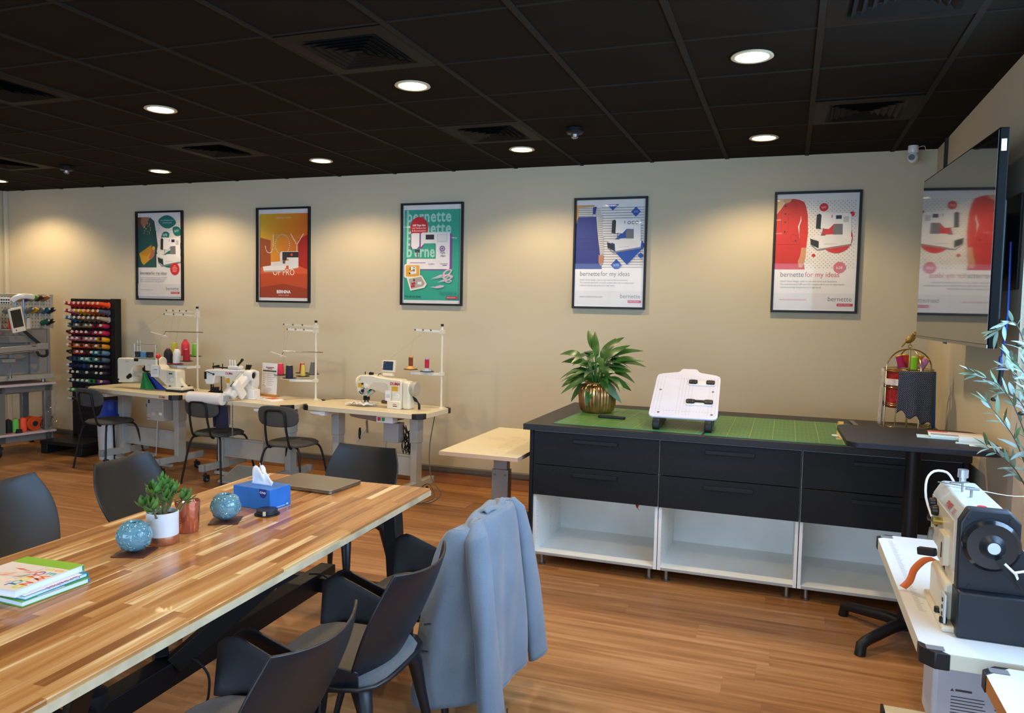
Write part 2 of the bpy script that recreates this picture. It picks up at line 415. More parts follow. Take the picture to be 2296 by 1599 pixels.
# ---- square ceiling diffuser vents
vent_m = mat('black_vent_metal', '1a1714', 0.6, spec=0.1, vary=.1)
ventd_m = mat('vent_dark_inside', '050404', 0.9)
def vent(x, y, label):
    t = thing('ceiling_vent', label, 'vent', (x, y, CEIL), 0, 'square ceiling vents')
    b = B().m(vent_m)
    def ring(b, a, bb, z0, z1):       # sloped square ring from half size a (z0) to bb (z1)
        v = [(sx * a, sy * a, z0) for sx, sy in ((-1, -1), (1, -1), (1, 1), (-1, 1))] + [(sx * bb, sy * bb, z1) for sx, sy in ((-1, -1), (1, -1), (1, 1), (-1, 1))]
        b.add(v, [(i, (i + 1) % 4, 4 + (i + 1) % 4, 4 + i) for i in range(4)])
        b.add([(p[0], p[1], p[2] + .003) for p in v], [(i, (i + 1) % 4, 4 + (i + 1) % 4, 4 + i) for i in range(4)])
    ring(b, .285, .215, -.005, -.009); ring(b, .215, .19, -.009, .002); ring(b, .285, .285, -.005, 0)
    b.obj('frame', t)
    b = B().m(vent_m)
    for k in range(5):
        a = .19 - k * .036; ring(b, a, a - .03, -.016, .004)
    b.obj('louvre_blades', t)
    B().box(-.19, .19, -.19, .19, -.0005, .0012).obj('backing_plate', t, ventd_m)
    return t
for (x, y, l) in ((-2.02, 3.33, 'large square black vent left of the middle, nearer row'), (-2.02, 5.13, 'square black vent above the middle of the back wall'),
                  (-4.42, 5.13, 'small square black vent above the orange poster'), (.38, 5.15, 'square black vent near the security camera corner'),
                  (.38, 3.33, 'square grey-lit vent cut by the top right edge'), (-4.42, 3.33, 'square black vent at the upper left edge'),
                  (-6.82, 5.13, 'small square black vent low at the left edge')):
    vent(x, y, l)
for (x, y, l) in ((-1.42, 5.13, 'black round smoke detector above the blue overall poster'), (-6.35, 5.37, 'black round smoke detector at far left of ceiling')):
    t = thing('smoke_detector', l, 'smoke detector', (x, y, CEIL), 0, 'ceiling smoke detectors')
    B().lathe([(.055, -.004), (.058, -.03), (.05, -.042), (.028, -.046), (0, -.047)]).obj('base', t, blackp_m)
    B().lathe([(.026, -.045), (.024, -.066), (.012, -.074), (0, -.075)], n=16).obj('sensor', t, steel_m)

# ---- security camera
t = thing('security_camera', 'white dome security camera in the back right ceiling corner', 'security camera', (.80, 6.30, CEIL))
B().lathe([(.034, 0), (.036, -.045), (.034, -.05), (0, -.05)], n=20).obj('base', t, white_m)
B().sph((0, 0, -.082), (.037, .037, .042)).obj('head', t, white_m)
B().cyl((-.012, -.030, -.088), (-.014, -.041, -.089), .021, n=18).obj('lens', t, mat('lens_black', '0c0c0e', .15))
B().tube(bez([(.03, .02, -.01), (.07, 0, -.005), (.09, .03, -.03), (.12, .02, -.028), (.15, .06, -.03)], 5), .002, 5).obj('cable', t, white_m)
# ================================================================ framed posters on the back wall
def P(c): return mat('print_' + c, c, 0.55)
PW, PH = .595, .895
def poster(x, label):
    """frame 0.632 x 0.943; print sheet local coords: x right, z up, origin at the sheet's lower left, facing -y"""
    t = thing('framed_poster', label, 'poster', (x, YB, 1.656), 0, 'framed posters on the back wall')
    w, h, f, d = .632, .943, .018, .03
    b = B().box(0, w, -d, -.001, 0, f).box(0, w, -d, -.001, h - f, h).box(0, f, -d, -.001, f, h - f).box(w - f, w, -d, -.001, f, h - f)
    b.obj('frame', t, blackp_m, bevel=.0015)
    B().box(f - .002, w - f + .002, -.006, -.002, f - .002, h - f + .002).obj('backing_board', t, paper_m)
    B().box(f, w - f, -.022, -.0205, f, h - f).obj('glass_pane', t, glass_m)
    b = B(); b.at((f, -.0065, f))
    return t, b
class PR:
    """flat printing on a sheet: every layer a little in front of the one before"""
    def __init__(s, b, base): s.b = b; s.y = base; s.o = b.T.copy()
    def lay(s): s.y -= .00012
    def shape(s, col, pts):
        s.lay(); s.b.m(P(col) if isinstance(col, str) else col).poly([(p[0], s.y, p[1]) for p in pts]); return s
    def rect(s, col, x0, x1, z0, z1): return s.shape(col, [(x0, z0), (x1, z0), (x1, z1), (x0, z1)])
    def rr(s, col, cx, cz, w, h, r): return s.shape(col, rrect(w, h, r, 4, cx, cz))
    def circ(s, col, cx, cz, r, rz=None, n=28): return s.shape(col, [(cx + r * math.cos(2 * PI * i / n), cz + (rz or r) * math.sin(2 * PI * i / n)) for i in range(n)])
    def txt(s, col, t, size, x, z, al='LEFT', wx=1.0, bold=0.0, space=1.0, shear=0):
        s.lay(); s.b.m(P(col)); s.b.text(t, size, (x, s.y - .00005, z), align=al, wx=wx, bold=bold, space=space, shear=shear); return s
    def dots(s, col, x0, x1, z0, z1, st, r, rnd=0, avoid=None):
        s.lay(); s.b.m(P(col)); j = 0; z = z0; R = random.Random(3)
        while z < z1:
            x = x0 + (st / 2 if j % 2 else 0)
            while x < x1:
                if not avoid or not avoid(x, z):
                    xx, zz = x + R.uniform(-rnd, rnd), z + R.uniform(-rnd, rnd); a = R.uniform(0, PI) if rnd else PI / 4
                    e = 1.8 if rnd else 1
                    s.b.poly([(xx + r * e * math.cos(a), s.y, zz + r * e * math.sin(a)), (xx + r * math.cos(a + PI / 2), s.y, zz + r * math.sin(a + PI / 2)),
                              (xx - r * e * math.cos(a), s.y, zz - r * e * math.sin(a)), (xx - r * math.cos(a + PI / 2), s.y, zz - r * math.sin(a + PI / 2))])
                x += st
            z += st / 2 * (1 if not rnd else 1.6); j += 1
        return s
    def machine(s, x, z, k, wheel=None, dark='2a2b30', screen=True, purple=False):
        """a white sewing machine seen three-quarter, k = width"""
        q = lambda pts: [(x + k * a, z + k * c) for a, c in pts]
        s.shape('8a8a8c', q([(0, .16), (.17, .0), (.95, .12), (.93, .09), (.17, -.03), (.02, .10)]))
        s.shape('e9e7e4', q([(.02, .30), (.22, .22), (.24, .02), (.93, .13), (.95, .30), (.70, .38), (.35, .36)]))
        s.shape(dark, q([(.0, .27), (.20, .20), (.20, .03), (.02, .13)]))
        s.shape('77777b', q([(.52, .36), (.76, .36), (.76, .62), (.52, .60)]))
        s.shape('f0eeeb', q([(.15, .86), (.20, .90), (.88, .88), (.92, .84), (.93, .20), (.74, .30), (.73, .62), (.53, .62), (.42, .50), (.16, .52)]))
        s.shape(dark, q([(.12, .52), (.13, .85), (.20, .88), (.24, .84), (.23, .50)]))
        s.rect('c0392b', x + .47 * k, x + .49 * k, z + .77 * k, z + .84 * k)
        s.rect('6a6a6e', x + .28 * k, x + .30 * k, z + .36 * k, z + .52 * k); s.rect('55565a', x + .24 * k, x + .35 * k, z + .34 * k, z + .36 * k)
        if screen: s.rect('2b3350', x + .57 * k, x + .70 * k, z + .74 * k, z + .83 * k); s.rect('c9c6c4', x + .74 * k, x + .86 * k, z + .66 * k, z + .80 * k)
        else:
            for a in (.60, .71, .81): s.circ('3a3b40', x + a * k, z + .79 * k, .045 * k); s.circ('e4e2df', x + a * k, z + .79 * k, .03 * k)
        s.rect('9a9a9c', x + .33 * k, x + .62 * k, z + .13 * k, z + .137 * k)
        return s
    def logo(s, x, z, col='6f7a7c', k=1.0):
        s.txt(col, 'bernette', .052 * k, x, z, wx=.95)
        s.rr('c8324a', x + .125 * k, z - .028 * k, .115 * k, .022 * k, .004)
        s.txt('f4e9e9', 'SWISS DESIGN', .0125 * k, x + .075 * k, z - .032 * k, space=1.1)
        return s
def sheet(p, top=.03):
    p.rect('e9e4e0', 0, PW, 0, PH + .012)
PARA = ['Stylish Swiss design, easy to use and numerous functions.', 'The new bernette %s and %s models allow you to experience', 'creative sewing enjoyment at a high level!']

# --- 1 green dress
t, b = poster(-6.643, 'leftmost framed poster, green dress, mustard clutch and leaf shapes'); p = PR(b, 0); sheet(p)
p.rect('e8e3dc', .01, PW, .33, PH - .04)
p.dots('6b5c4a', .28, PW - .02, .34, PH - .05, .034, .0028, .006)
p.rect('1d4a45', .0, .25, .33, .72)
p.shape('1f5550', [(0, .33), (.235, .33), (.215, .55), (.20, .70), (.21, .80), (.17, .865), (.12, .82), (.09, .77), (.03, .85), (0, .85)])
p.shape('a8714f', [(.0, .865), (.155, .865), (.15, .84), (.085, .74), (.02, .83), (0, .82)])
p.shape('6e3f26', [(0, .865), (.05, .865), (.03, .76), (0, .72)])
p.shape('1a4a45', [(.17, .86), (.225, .82), (.255, .66), (.27, .56), (.255, .50), (.265, .475), (.235, .47), (.215, .56), (.20, .66)])
for i in range(16): p.circ(random.Random(i).choice(['d98a7a', 'c8614f', 'e3c3a8', 'c9a14a']), .13 + .045 * math.sin(i * 2.3), .80 - i * .008, .009 - .0003 * i, n=8)
p.shape('dba12c', [(.015, .48), (.185, .57), (.195, .50), (.175, .42), (.075, .355), (.045, .39)])
p.shape('c58d20', [(.015, .48), (.12, .45), (.195, .50), (.185, .57)])
p.shape('b5704e', [(.20, .545), (.235, .52), (.225, .455), (.185, .415), (.145, .43), (.17, .47)])
p.circ('e0a838', .215, .535, .02)
def leaf(cx, cz, w, h, a): 
    o = []
    for i in range(20):
        u = 2 * PI * i / 20; r_ = 1 - .18 * abs(math.sin(u)); X_ = w * math.cos(u); Z_ = h * math.sin(u) * (1 - .35 * abs(math.cos(u)) ** 2)
        o.append((cx + X_ * math.cos(a) - Z_ * math.sin(a), cz + X_ * math.sin(a) + Z_ * math.cos(a)))
    return o
p.shape('16746c', leaf(.40, .81, .12, .07, -.1)); p.shape('16746c', leaf(.375, .66, .06, .05, .5)); p.shape('16746c', leaf(.53, .71, .065, .05, -.6)); p.shape('16746c', leaf(.53, .565, .065, .05, -.6)); p.shape('16746c', leaf(.45, .42, .14, .09, .35))
p.txt('d5ebe6', 'Lots of features at an', .020, .40, .82, 'CENTER'); p.txt('d5ebe6', 'attractive price', .020, .40, .795, 'CENTER')
p.txt('f0f5f3', 'b70', .038, .345, .66); p.txt('f0f5f3', 'DECO', .016, .35, .638); p.txt('f0f5f3', 'b77', .036, .50, .70); p.txt('f0f5f3', 'b79', .036, .50, .555)
p.machine(.27, .35, .33)
st = []
for i in range(48):
    r_ = .066 if i % 2 else .054; a = 2 * PI * i / 48; st.append((.50 + r_ * math.cos(a), .315 + r_ * 1.05 * math.sin(a)))
p.shape('d5231f', st)
for i, w_ in enumerate((.012, .030, .036, .032, .026)): p.rect('f0c4bc', .50 - w_, .50 + w_, .345 - i * .015, .350 - i * .015)
p.txt('3f5a56', 'bernette', .046, .03, .255, wx=.92); p.txt('5d6f6c', 'for my ideas', .046, .185, .255, wx=.92)
for i, s_ in enumerate(('Do you want to get creative and sew your own clothes,', 'quilts, or accessories or decorate with embroidery?', 'Then the bernette 70 Series is just right for you!')): p.txt('6a6f6c', s_, .0165, .03, .215 - i * .021)
p.rect('dbd6d3', 0, PW, .02, .155)
p.txt('4a8a80', 'www.mybernette.com', .019, .03, .085); p.logo(.38, .09, '5b706c')
b.obj('print', t)

# --- 2 orange JOY
t, b = poster(-5.077, 'orange framed poster reading JOY OF PRO'); p = PR(b, 0); sheet(p)
o_m = bpy.data.materials.new('orange_gradient_print'); o_m.use_nodes = True; nt = o_m.node_tree; bs = nt.nodes['Principled BSDF']
tc = nn(nt, 'ShaderNodeTexCoord'); sp = nn(nt, 'ShaderNodeSeparateXYZ'); nt.links.new(tc.outputs['Object'], sp.inputs[0])
v_ = mth(nt, 'ADD', mth(nt, 'MULTIPLY', sp.outputs[0], 1.0), mth(nt, 'MULTIPLY', sp.outputs[2], -.35)); cr = nn(nt, 'ShaderNodeValToRGB'); nt.links.new(mth(nt, 'ADD', v_, .25), cr.inputs[0])
e = cr.color_ramp.elements; e[0].color = srgb('dcb12a'); e[1].color = srgb('c8481c'); e[1].position = .75; q = e.new(.4); q.color = srgb('e8861c'); nt.links.new(cr.outputs[0], bs.inputs['Base Color']); bs.inputs['Roughness'].default_value = .55
p.shape(o_m, [(.01, .03), (PW - .01, .03), (PW - .01, PH - .03), (.01, PH - .03)])
p.shape('a4491c', [(.015, .33), (.145, .34), (.145, .60), (.02, .63)])
p.shape('b3241b', [(.47, .35), (PW - .01, .31), (PW - .01, .655), (.47, .61)])
p.shape('d95a2e', [(.01, .33), (.15, .345), (.47, .35), (PW - .01, .31), (PW - .01, .20), (.01, .25)])
p.rect('c04a1e', .01, PW - .01, .03, .27); p.shape('9c3a1d', [(.01, .03), (PW - .01, .03), (PW - .01, .12), (.3, .17), (.01, .13)])
p.txt('f6cfa0', 'BERNINA 790 PRO', .022, .30, PH - .08, 'CENTER')
p.lay(); b.m(P('f7ead0'))
def stroke(pts, w):
    for k in range(len(pts) - 1):
        a, c = Vector(pts[k]), Vector(pts[k + 1]); d = (c - a); d.normalize(); n_ = Vector((-d[1], d[0])) * w / 2; a = a - d * w * .5; c = c + d * w * .5
        b.poly([(a[0] - n_[0], p.y, a[1] - n_[1]), (c[0] - n_[0], p.y, c[1] - n_[1]), (c[0] + n_[0], p.y, c[1] + n_[1]), (a[0] + n_[0], p.y, a[1] + n_[1])])
stroke([(.175, .655), (.175, .53), (.165, .495), (.135, .475), (.105, .485), (.088, .51), (.082, .545)], .0075)
stroke([(.285 + .085 * math.cos(2 * PI * i / 28), .56 + .097 * math.sin(2 * PI * i / 28)) for i in range(29)], .0075)
stroke([(.385, .66), (.455, .555), (.455, .47)], .0075); stroke([(.455, .555), (.53, .66)], .0075)
p.txt('f7ead0', 'OF PRO', .088, .30, .255, 'CENTER', wx=.85)
q = lambda pts: [(a, c) for a, c in pts]
p.shape('eeeae4', q([(.05, .34), (.33, .37), (.33, .33), (.30, .305), (.06, .30)])); p.shape('e6e1da', q([(.15, .385), (.36, .40), (.36, .35), (.15, .345)]))
p.shape('b9b1aa', q([(.05, .30), (.30, .305), (.30, .29), (.07, .285)]))
p.shape('e9e6e2', q([(.255, .475), (.27, .49), (.475, .49), (.475, .33), (.36, .31), (.36, .415), (.33, .42), (.26, .39)])); p.shape('2b2b2d', q([(.285, .485), (.475, .485), (.475, .43), (.34, .43), (.33, .40), (.285, .405)]))
p.circ('d9443c', .395, .458, .014); p.rect('55585c', .29, .32, .37, .40)
p.txt('ffffff', 'BERNINA', .044, .30, .075, 'CENTER', wx=.9, bold=.0012); p.txt('f2d7c8', 'made to create', .020, .30, .05, 'CENTER')
b.obj('print', t)

# --- 3 green text
t, b = poster(-3.445, 'teal green framed poster with large repeated brand lettering and scissors'); p = PR(b, 0); sheet(p)
p.rect('2fa68b', .012, PW - .012, .03, PH - .03)
for i in range(4):
    p.txt('a9dccb', 'bernette', .148, .035, .755 - i * .108, wx=.80, bold=.004, space=1.10)
p.circ('cf1f2a', .165, .70, .093, .10)
p.txt('ffffff', 'b38 Yaya Han', .0235, .165, .715, 'CENTER', bold=.0007); p.txt('ffe9e6', 'mit Nähfuss-Set', .022, .165, .69, 'CENTER'); p.txt('ffe9e6', '& Bonuszubehör', .022, .165, .665, 'CENTER')
p.shape('7a4a9a', rrect(.43, .335, .02, 4, .29, .475)); 
p.shape('efebe8', [(.085, .53), (.085, .64), (.10, .65), (.17, .65), (.17, .53), (.14, .505), (.10, .505)])
p.shape('7f4fa4', [(.17, .65), (.185, .65), (.185, .545), (.17, .53)])
p.shape('efebe8', [(.185, .645), (.20, .655), (.47, .655), (.48, .645), (.48, .33), (.47, .32), (.34, .32), (.34, .545), (.33, .555), (.22, .555), (.185, .52)])
p.shape('2fa68b', [(.045, .38), (.34, .38), (.34, .54), (.32, .555), (.225, .555), (.20, .51), (.14, .505), (.045, .50)])
p.txt('a9dccb', 'b', .148, .035, .755 - 3 * .108, wx=.80, bold=.004); p.txt('a9dccb', 'erne', .148, .118, .755 - 3 * .108, wx=.74, bold=.004, space=1.05)
p.shape('efebe8', rrect(.44, .095, .012, 3, .26, .365)); p.rect('8e5fb0', .075, .235, .372, .378)
p.rect('3a3b40', .125, .175, .47, .50); p.rect('6b6b70', .145, .158, .42, .48); p.rect('8b8b90', .11, .20, .415, .42)
p.rect('1c2030', .235, .32, .59, .635); p.rect('cfd8d2', .35, .455, .565, .64); p.rect('e5e2e0', .36, .445, .575, .63)
for i in range(10): p.circ('7a4a9a', .405 + .022 * math.cos(i * 2 * PI / 10), .505 + .022 * math.sin(i * 2 * PI / 10), .007, n=8)
p.circ('7a4a9a', .405, .505, .01, n=10); p.txt('3d3d45', 'Yaya', .030, .375, .46, shear=.3); p.txt('3d3d45', 'Han', .030, .385, .43, shear=.3)
for i, x_ in enumerate((.275, .295, .315)): p.circ('9a6fb8', x_, .365, .009, n=6); p.circ('efebe8', x_, .365, .006, n=6)
p.txt('8a8a90', 'bernette', .022, .385, .362); p.rect('7a4a9a', .41, .455, .35, .356)
p.shape('efe8dc', rrect(.165, .13, .02, 4, .10, .30)); p.shape('e6a62a', rrect(.14, .105, .006, 3, .105, .30)); p.machine(.065, .265, .085)
p.txt('f2c766', 'ber', .040, .042, .325, wx=.85)
p.shape('efe8dc', [(.045, .235), (.20, .26), (.255, .18), (.23, .145), (.085, .115)]); p.shape('b3a79c', [(.065, .225), (.195, .247), (.235, .185), (.215, .16), (.095, .13)])
for (a, c) in ((.10, .155), (.12, .16), (.105, .18), (.125, .185)): p.circ('b02836', a, c, .012, n=10)
p.rect('2e3b38', .115, .13, .205, .225); p.rect('ecebe8', .16, .20, .175, .20)
def sc(x, z, k):
    p.shape('c9cfd0', [(x, z), (x + .11 * k, z + .045 * k), (x + .13 * k, z + .03 * k)]); p.shape('b3babc', [(x + .01 * k, z - .005 * k), (x + .12 * k, z + .03 * k), (x + .12 * k, z + .015 * k)])
    p.shape('e3b8c8', leaf(x + .17 * k, z + .06 * k, .055 * k, .028 * k, .5)); p.shape('2fa68b', leaf(x + .175 * k, z + .063 * k, .035 * k, .014 * k, .5)); p.shape('e3b8c8', leaf(x + .175 * k, z + .02 * k, .055 * k, .026 * k, .1)); p.shape('2fa68b', leaf(x + .178 * k, z + .02 * k, .035 * k, .012 * k, .1))
sc(.29, .225, 1.0); sc(.36, .195, .65); p.shape('d8bcd0', leaf(.38, .155, .055, .012, .15)); p.shape('c9cfd0', [(.29, .15), (.33, .16), (.33, .148)])
p.txt('15564a', 'For all my ideas', .026, .03, .055, bold=.0006); p.logo(.385, .085, '3a8a95')
b.obj('print', t)

# --- 4 blue overall
def lower(p, a, c, col2, web):
    p.rect('ece7e2', 0, PW, 0, .32)
    p.txt('4c4c50', 'bernette', .056, .045, .262, wx=.9); p.txt(col2, 'for my ideas', .056, .228, .262, wx=.9)
    for i, s_ in enumerate(PARA): p.txt('6c6c70', s_ % (a, c) if '%' in s_ else s_, .0182, .045, .222 - i * .0235)
    p.rect('e3dedb', 0, PW, .015, .135)
    p.txt(web, 'www.mybernette.com', .0225, .045, .077); p.logo(.40, .075)
t, b = poster(-1.774, 'framed poster of a blue overall over a striped shirt'); p = PR(b, 0); sheet(p)
for i in range(24): p.rect('5a5348', .22, PW - .01, .335 + i * .0218, .3385 + i * .0218)
p.shape('cf9a78', [(.03, .865), (.16, .865), (.15, .84), (.03, .84)]); p.shape('e8a24f', [(.0, .865), (.05, .865), (.03, .76), (.01, .72), (0, .72)])
p.shape('ddd7cc', [(.02, .84), (.17, .85), (.225, .80), (.24, .62), (.25, .45), (.205, .44), (.19, .60), (.18, .76), (.02, .76)])
for i in range(24):
    z = .455 + i * .0165; xa = .205 if z < .60 else (.19 if z < .76 else .02); xb_ = .247 if z < .60 else .236
    if z < .78: p.rect('4f4a44', xa, xb_, z, z + .003)
    else: p.rect('4f4a44', .02, .215, z, z + .003)
p.shape('2c3a86', [(0, .32), (.235, .32), (.20, .55), (.185, .66), (.175, .765), (.02, .765), (0, .70)])
p.shape('2c3a86', [(.145, .845), (.178, .85), (.165, .765), (.145, .765)]); p.rect('25327a', .01, .19, .575, .58); p.rect('25327a', .01, .188, .54, .545)
p.circ('cdd3de', .157, .775, .011); p.shape('c08764', [(.205, .44), (.248, .44), (.245, .38), (.225, .345), (.205, .38)])
dm = lambda cx, cz, r: [(cx, cz - r * 1.05), (cx + r, cz), (cx, cz + r * 1.05), (cx - r, cz)]
p.shape('1f4fa8', dm(.45, .52, .155)); p.shape('1f4fa8', dm(.515, .80, .040)); p.shape('1f4fa8', dm(.36, .355, .048)); p.shape('1f4fa8', dm(.565, .435, .024))
p.shape('1f4fa8', [(.265, .865), (.37, .865), (.318, .815)])
p.txt('a9c4f0', 'b33', .024, .515, .793, 'CENTER'); p.txt('c4d6f4', 'b35', .032, .36, .345, 'CENTER')
p.machine(.275, .465, .31, screen=False)
lower(p, 'b35', 'b33', '66686e', '4a5460')
b.obj('print', t)

# --- 5 red dress
t, b = poster(-.142, 'framed poster of a red dress on a dotted ground, nearest the corner'); p = PR(b, 0); sheet(p)
p.rect('e8e4dd', .0, PW, .32, PH - .03)
p.dots('3c3a36', .21, PW - .01, .335, PH - .04, .030, .0034)
p.shape('e3c08c', [(0, .872), (.06, .872), (.045, .82), (0, .74)])
p.shape('c62d24', [(0, .32), (.225, .32), (.20, .46), (.176, .58), (.163, .655), (.178, .70), (.185, .80), (.15, .86), (.112, .872), (.09, .845), (.06, .84), (.03, .79), (0, .75)])
p.shape('d2a07c', [(.05, .872), (.115, .872), (.095, .845), (.065, .835), (.045, .85)])
p.shape('cc3026', [(.119, .872), (.165, .862), (.200, .845), (.216, .81), (.231, .742), (.238, .607), (.230, .49), (.192, .49), (.180, .56), (.176, .62), (.186, .70), (.175, .78)])
p.shape('a82018', [(.186, .70), (.177, .62), (.178, .57), (.174, .60), (.174, .66)])
def outl(col, pts, w=.0022):
    p.lay(); b.m(P(col))
    for k in range(len(pts) - 1): stroke([pts[k], pts[k + 1]], w)
outl('8c1c16', [(.035, .77), (.04, .62), (.05, .60), (.08, .60), (.09, .63), (.088, .75)]); outl('8c1c16', [(.09, .75), (.12, .765), (.16, .76)]); outl('8c1c16', [(.105, .575), (.125, .595), (.155, .585), (.165, .56), (.155, .535), (.125, .54), (.105, .575)])
for z in (.815, .755, .69, .615): p.circ('4a2a1c', .066, z, .007, n=10)
p.circ('4a2a1c', .148, .545, .006, n=10); p.rect('a3241c', 0, .178, .515, .518)
p.shape('d0966f', [(.194, .49), (.230, .49), (.228, .42), (.218, .37), (.205, .335), (.180, .335), (.172, .385), (.188, .43)])
p.circ('cf2a2a', .345, .80, .032); p.circ('cf2a2a', .548, .745, .019); p.circ('cf2a2a', .285, .43, .013); p.circ('d23a37', .445, .565, .115, .12); p.circ('d27a88', .475, .335, .044)
p.txt('f6dcd8', 'b37', .022, .345, .792, 'CENTER'); p.txt('f6e2e4', 'b38', .030, .475, .324, 'CENTER')
p.machine(.255, .475, .315)
lower(p, 'b38', 'b37', 'c0525a', 'c4565e')
p.circ('d27a88', .475, .335, .044); p.txt('f6e2e4', 'b38', .030, .475, .324, 'CENTER')
b.obj('print', t)
# ================================================================ television on an arm, leaning out from the right wall
tv_scr = mat('dark_glossy_screen', '0b0d12', 0.06, spec=1.0, coat=1.0)
FAR, NEAR = Vector((.735, 5.25, 0)), Vector((.815, 3.83, 0))
d = (NEAR - FAR); L = d.length; a = math.atan2(d[1], d[0])
t = thing('television', 'large wall-mounted flat screen television leaning out from the right wall', 'television', (FAR[0], FAR[1], 1.515), a)
# local x runs from the far to the near edge, local -y faces the room
TVH = .945
tilt = Matrix.Rotation(math.radians(0), 4, 'X')
B().box(0, L, .000, .038, 0, TVH).obj('housing', t, mat('television_black', '060606', .6, spec=.08), bevel=.004)
B().box(L * .1, L * .9, .038, .085, .12, TVH * .7).obj('rear_cover', t, blackp_m, bevel=.01)
B().box(.008, L - .008, -.0015, .0005, .016, TVH - .008).obj('screen', t, tv_scr)
B().box(0, L, -.003, .0, 0, .014).obj('chin_strip', t, steel_m)
B().box(L * .48, L * .52, -.006, .0, -.008, .0).obj('sensor_bump', t, blackp_m)
B().box(L - .016, L + .0015, .008, .028, TVH - .10, TVH - .05).obj('sticker', t, paper_m)
# wall bracket: from housing back to the wall
inv = Matrix.Translation((FAR[0], FAR[1], 1.515)) @ Matrix.Rotation(a, 4, 'Z'); inv = inv.inverted()
b = B()
b.T = inv
for yy in (4.35, 4.75):
    b.bar((XR - .012, yy, 2.0), (.87, yy, 2.0), .05, .30)
b.box(XR - .012, XR - .001, 4.1, 5.0, 1.78, 2.22)
b.obj('wall_bracket', t, black_m)
cab = B().tube(bez([(.955, 4.16, 2.0), (.945, 4.10, 1.75), (.935, 4.06, 1.62), (.928, 4.07, 1.50), (.93, 4.08, 1.47)], 6), .005, 6)
cab.m(mat('blue_cable', '1c3a8c', .5)); cab.I = [0] * len(cab.I)
t = thing('display_cable', 'blue cable with black plug hanging below the television', 'cable', (0, 0, 0))
cab.obj('cord', t, mat('blue_cable'))
B().box(.918, .942, 4.068, 4.092, 1.405, 1.47).obj('connector', t, mat('blue_cable'), bevel=.004)
B().cyl((.93, 4.08, 1.405), (.925, 4.08, 1.33), .010).obj('plug', t, rub_m)
# ================================================================ main work table
t = thing('work_table', 'long finger-jointed wooden work table with black trestle frame', 'table', (-2.06, 2.05, 0), math.radians(2.6))
TT = .75
w, l = .97, 2.66           # runs from y -1.33 to +1.33 locally
b = B(); b.box(-w / 2, .006 - .012, -l / 2, l / 2, TT - .036, TT)
b.box(-.003, w / 2, -l / 2, l / 2, TT - .036, TT)
b.obj('tabletop', t, table_m, bevel=.003)
sap = mat('pale_sapwood_edge', 'cbb795', .45, vary=.3, vscale=7)
B().box(w / 2, w / 2 + .003, -l / 2, l / 2, TT - .036, TT - .012).obj('sapwood_edge', t, sap)
B().box(-.001, .0015, -l / 2 + .002, l / 2 - .002, TT - .001, TT + .0002).obj('centre_joint', t, mat('joint_grey', '6b6258', .6))
for yy in (1.08, -.95):
    for sx in (-1, 1):
        b = B().bar((sx * .40, yy, TT - .04), (sx * .45, yy, 0.005), .06, .085, (0, 1, 0)); b.obj('leg', t, black_m, bevel=.004)
    B().box(-.42, .42, yy - .04, yy + .04, TT - .075, TT - .036).obj('top_rail', t, black_m, bevel=.004)
    B().box(-.42, .42, yy - .03, yy + .03, .26, .33).obj('cross_rail', t, black_m, bevel=.004)
b = B().box(-.06, .02, -1.15, 1.22, .255, .345).box(-.063, .023, .33, .345, .253, .347).box(-.063, .023, -.30, -.285, .253, .347)
b.obj('centre_beam', t, black_m, bevel=.003)
for (ya, yb_) in ((-.1, .42), (.62, .18)):
    pass
for sx in (-1, 1):
    B().bar((sx * .03 - .02, .10, .33), (sx * .36, .36, TT - .05), .05, .07).obj('brace', t, black_m, bevel=.003)
    B().bar((sx * .03 - .02, -.35, .33), (sx * .36, -.62, TT - .05), .05, .07).obj('brace', t, black_m, bevel=.003)
B().box(-.40, .40, .33, .41, TT - .07, TT - .036).obj('top_rail', t, black_m, bevel=.003)
# power block strapped on the beam + dangling leads
t = thing('power_block', 'black round power block strapped to the beam under the work table', 'power block', (-2.05, 1.78, .346), .2)
B().lathe([(0, 0), (.055, .002), (.06, .02), (.055, .055), (.03, .065), (0, .066)]).obj('body', t, blackp_m)
B().tube([(-.1, -.03, .01), (-.05, -.05, .04), (0, -.055, .05), (.06, -.04, .02)], .004).obj('strap', t, blackp_m)
def lead(pts, label):
    t = thing('power_lead', label, 'cable', (0, 0, 0), 0, 'black leads hanging from the work table beam')
    p = bez(pts, 8)
    B().tube(p, .0045, 6).obj('cord', t, rub_m)
    B().cyl(pts[-1], (pts[-1][0], pts[-1][1] - .005, pts[-1][2] - .05), .009, .007).obj('plug', t, rub_m)
lead([(-2.05, 2.16, .355), (-1.98, 2.17, .35), (-1.93, 2.18, .30), (-1.91, 2.16, .24), (-1.92, 2.15, .19)], 'black lead ending in a small plug, hanging beside the middle of the beam')
lead([(-2.10, 3.05, .365), (-2.03, 3.07, .36), (-1.97, 3.07, .30), (-1.965, 3.06, .22), (-1.96, 3.05, .10)], 'black lead hanging from the far end of the beam')

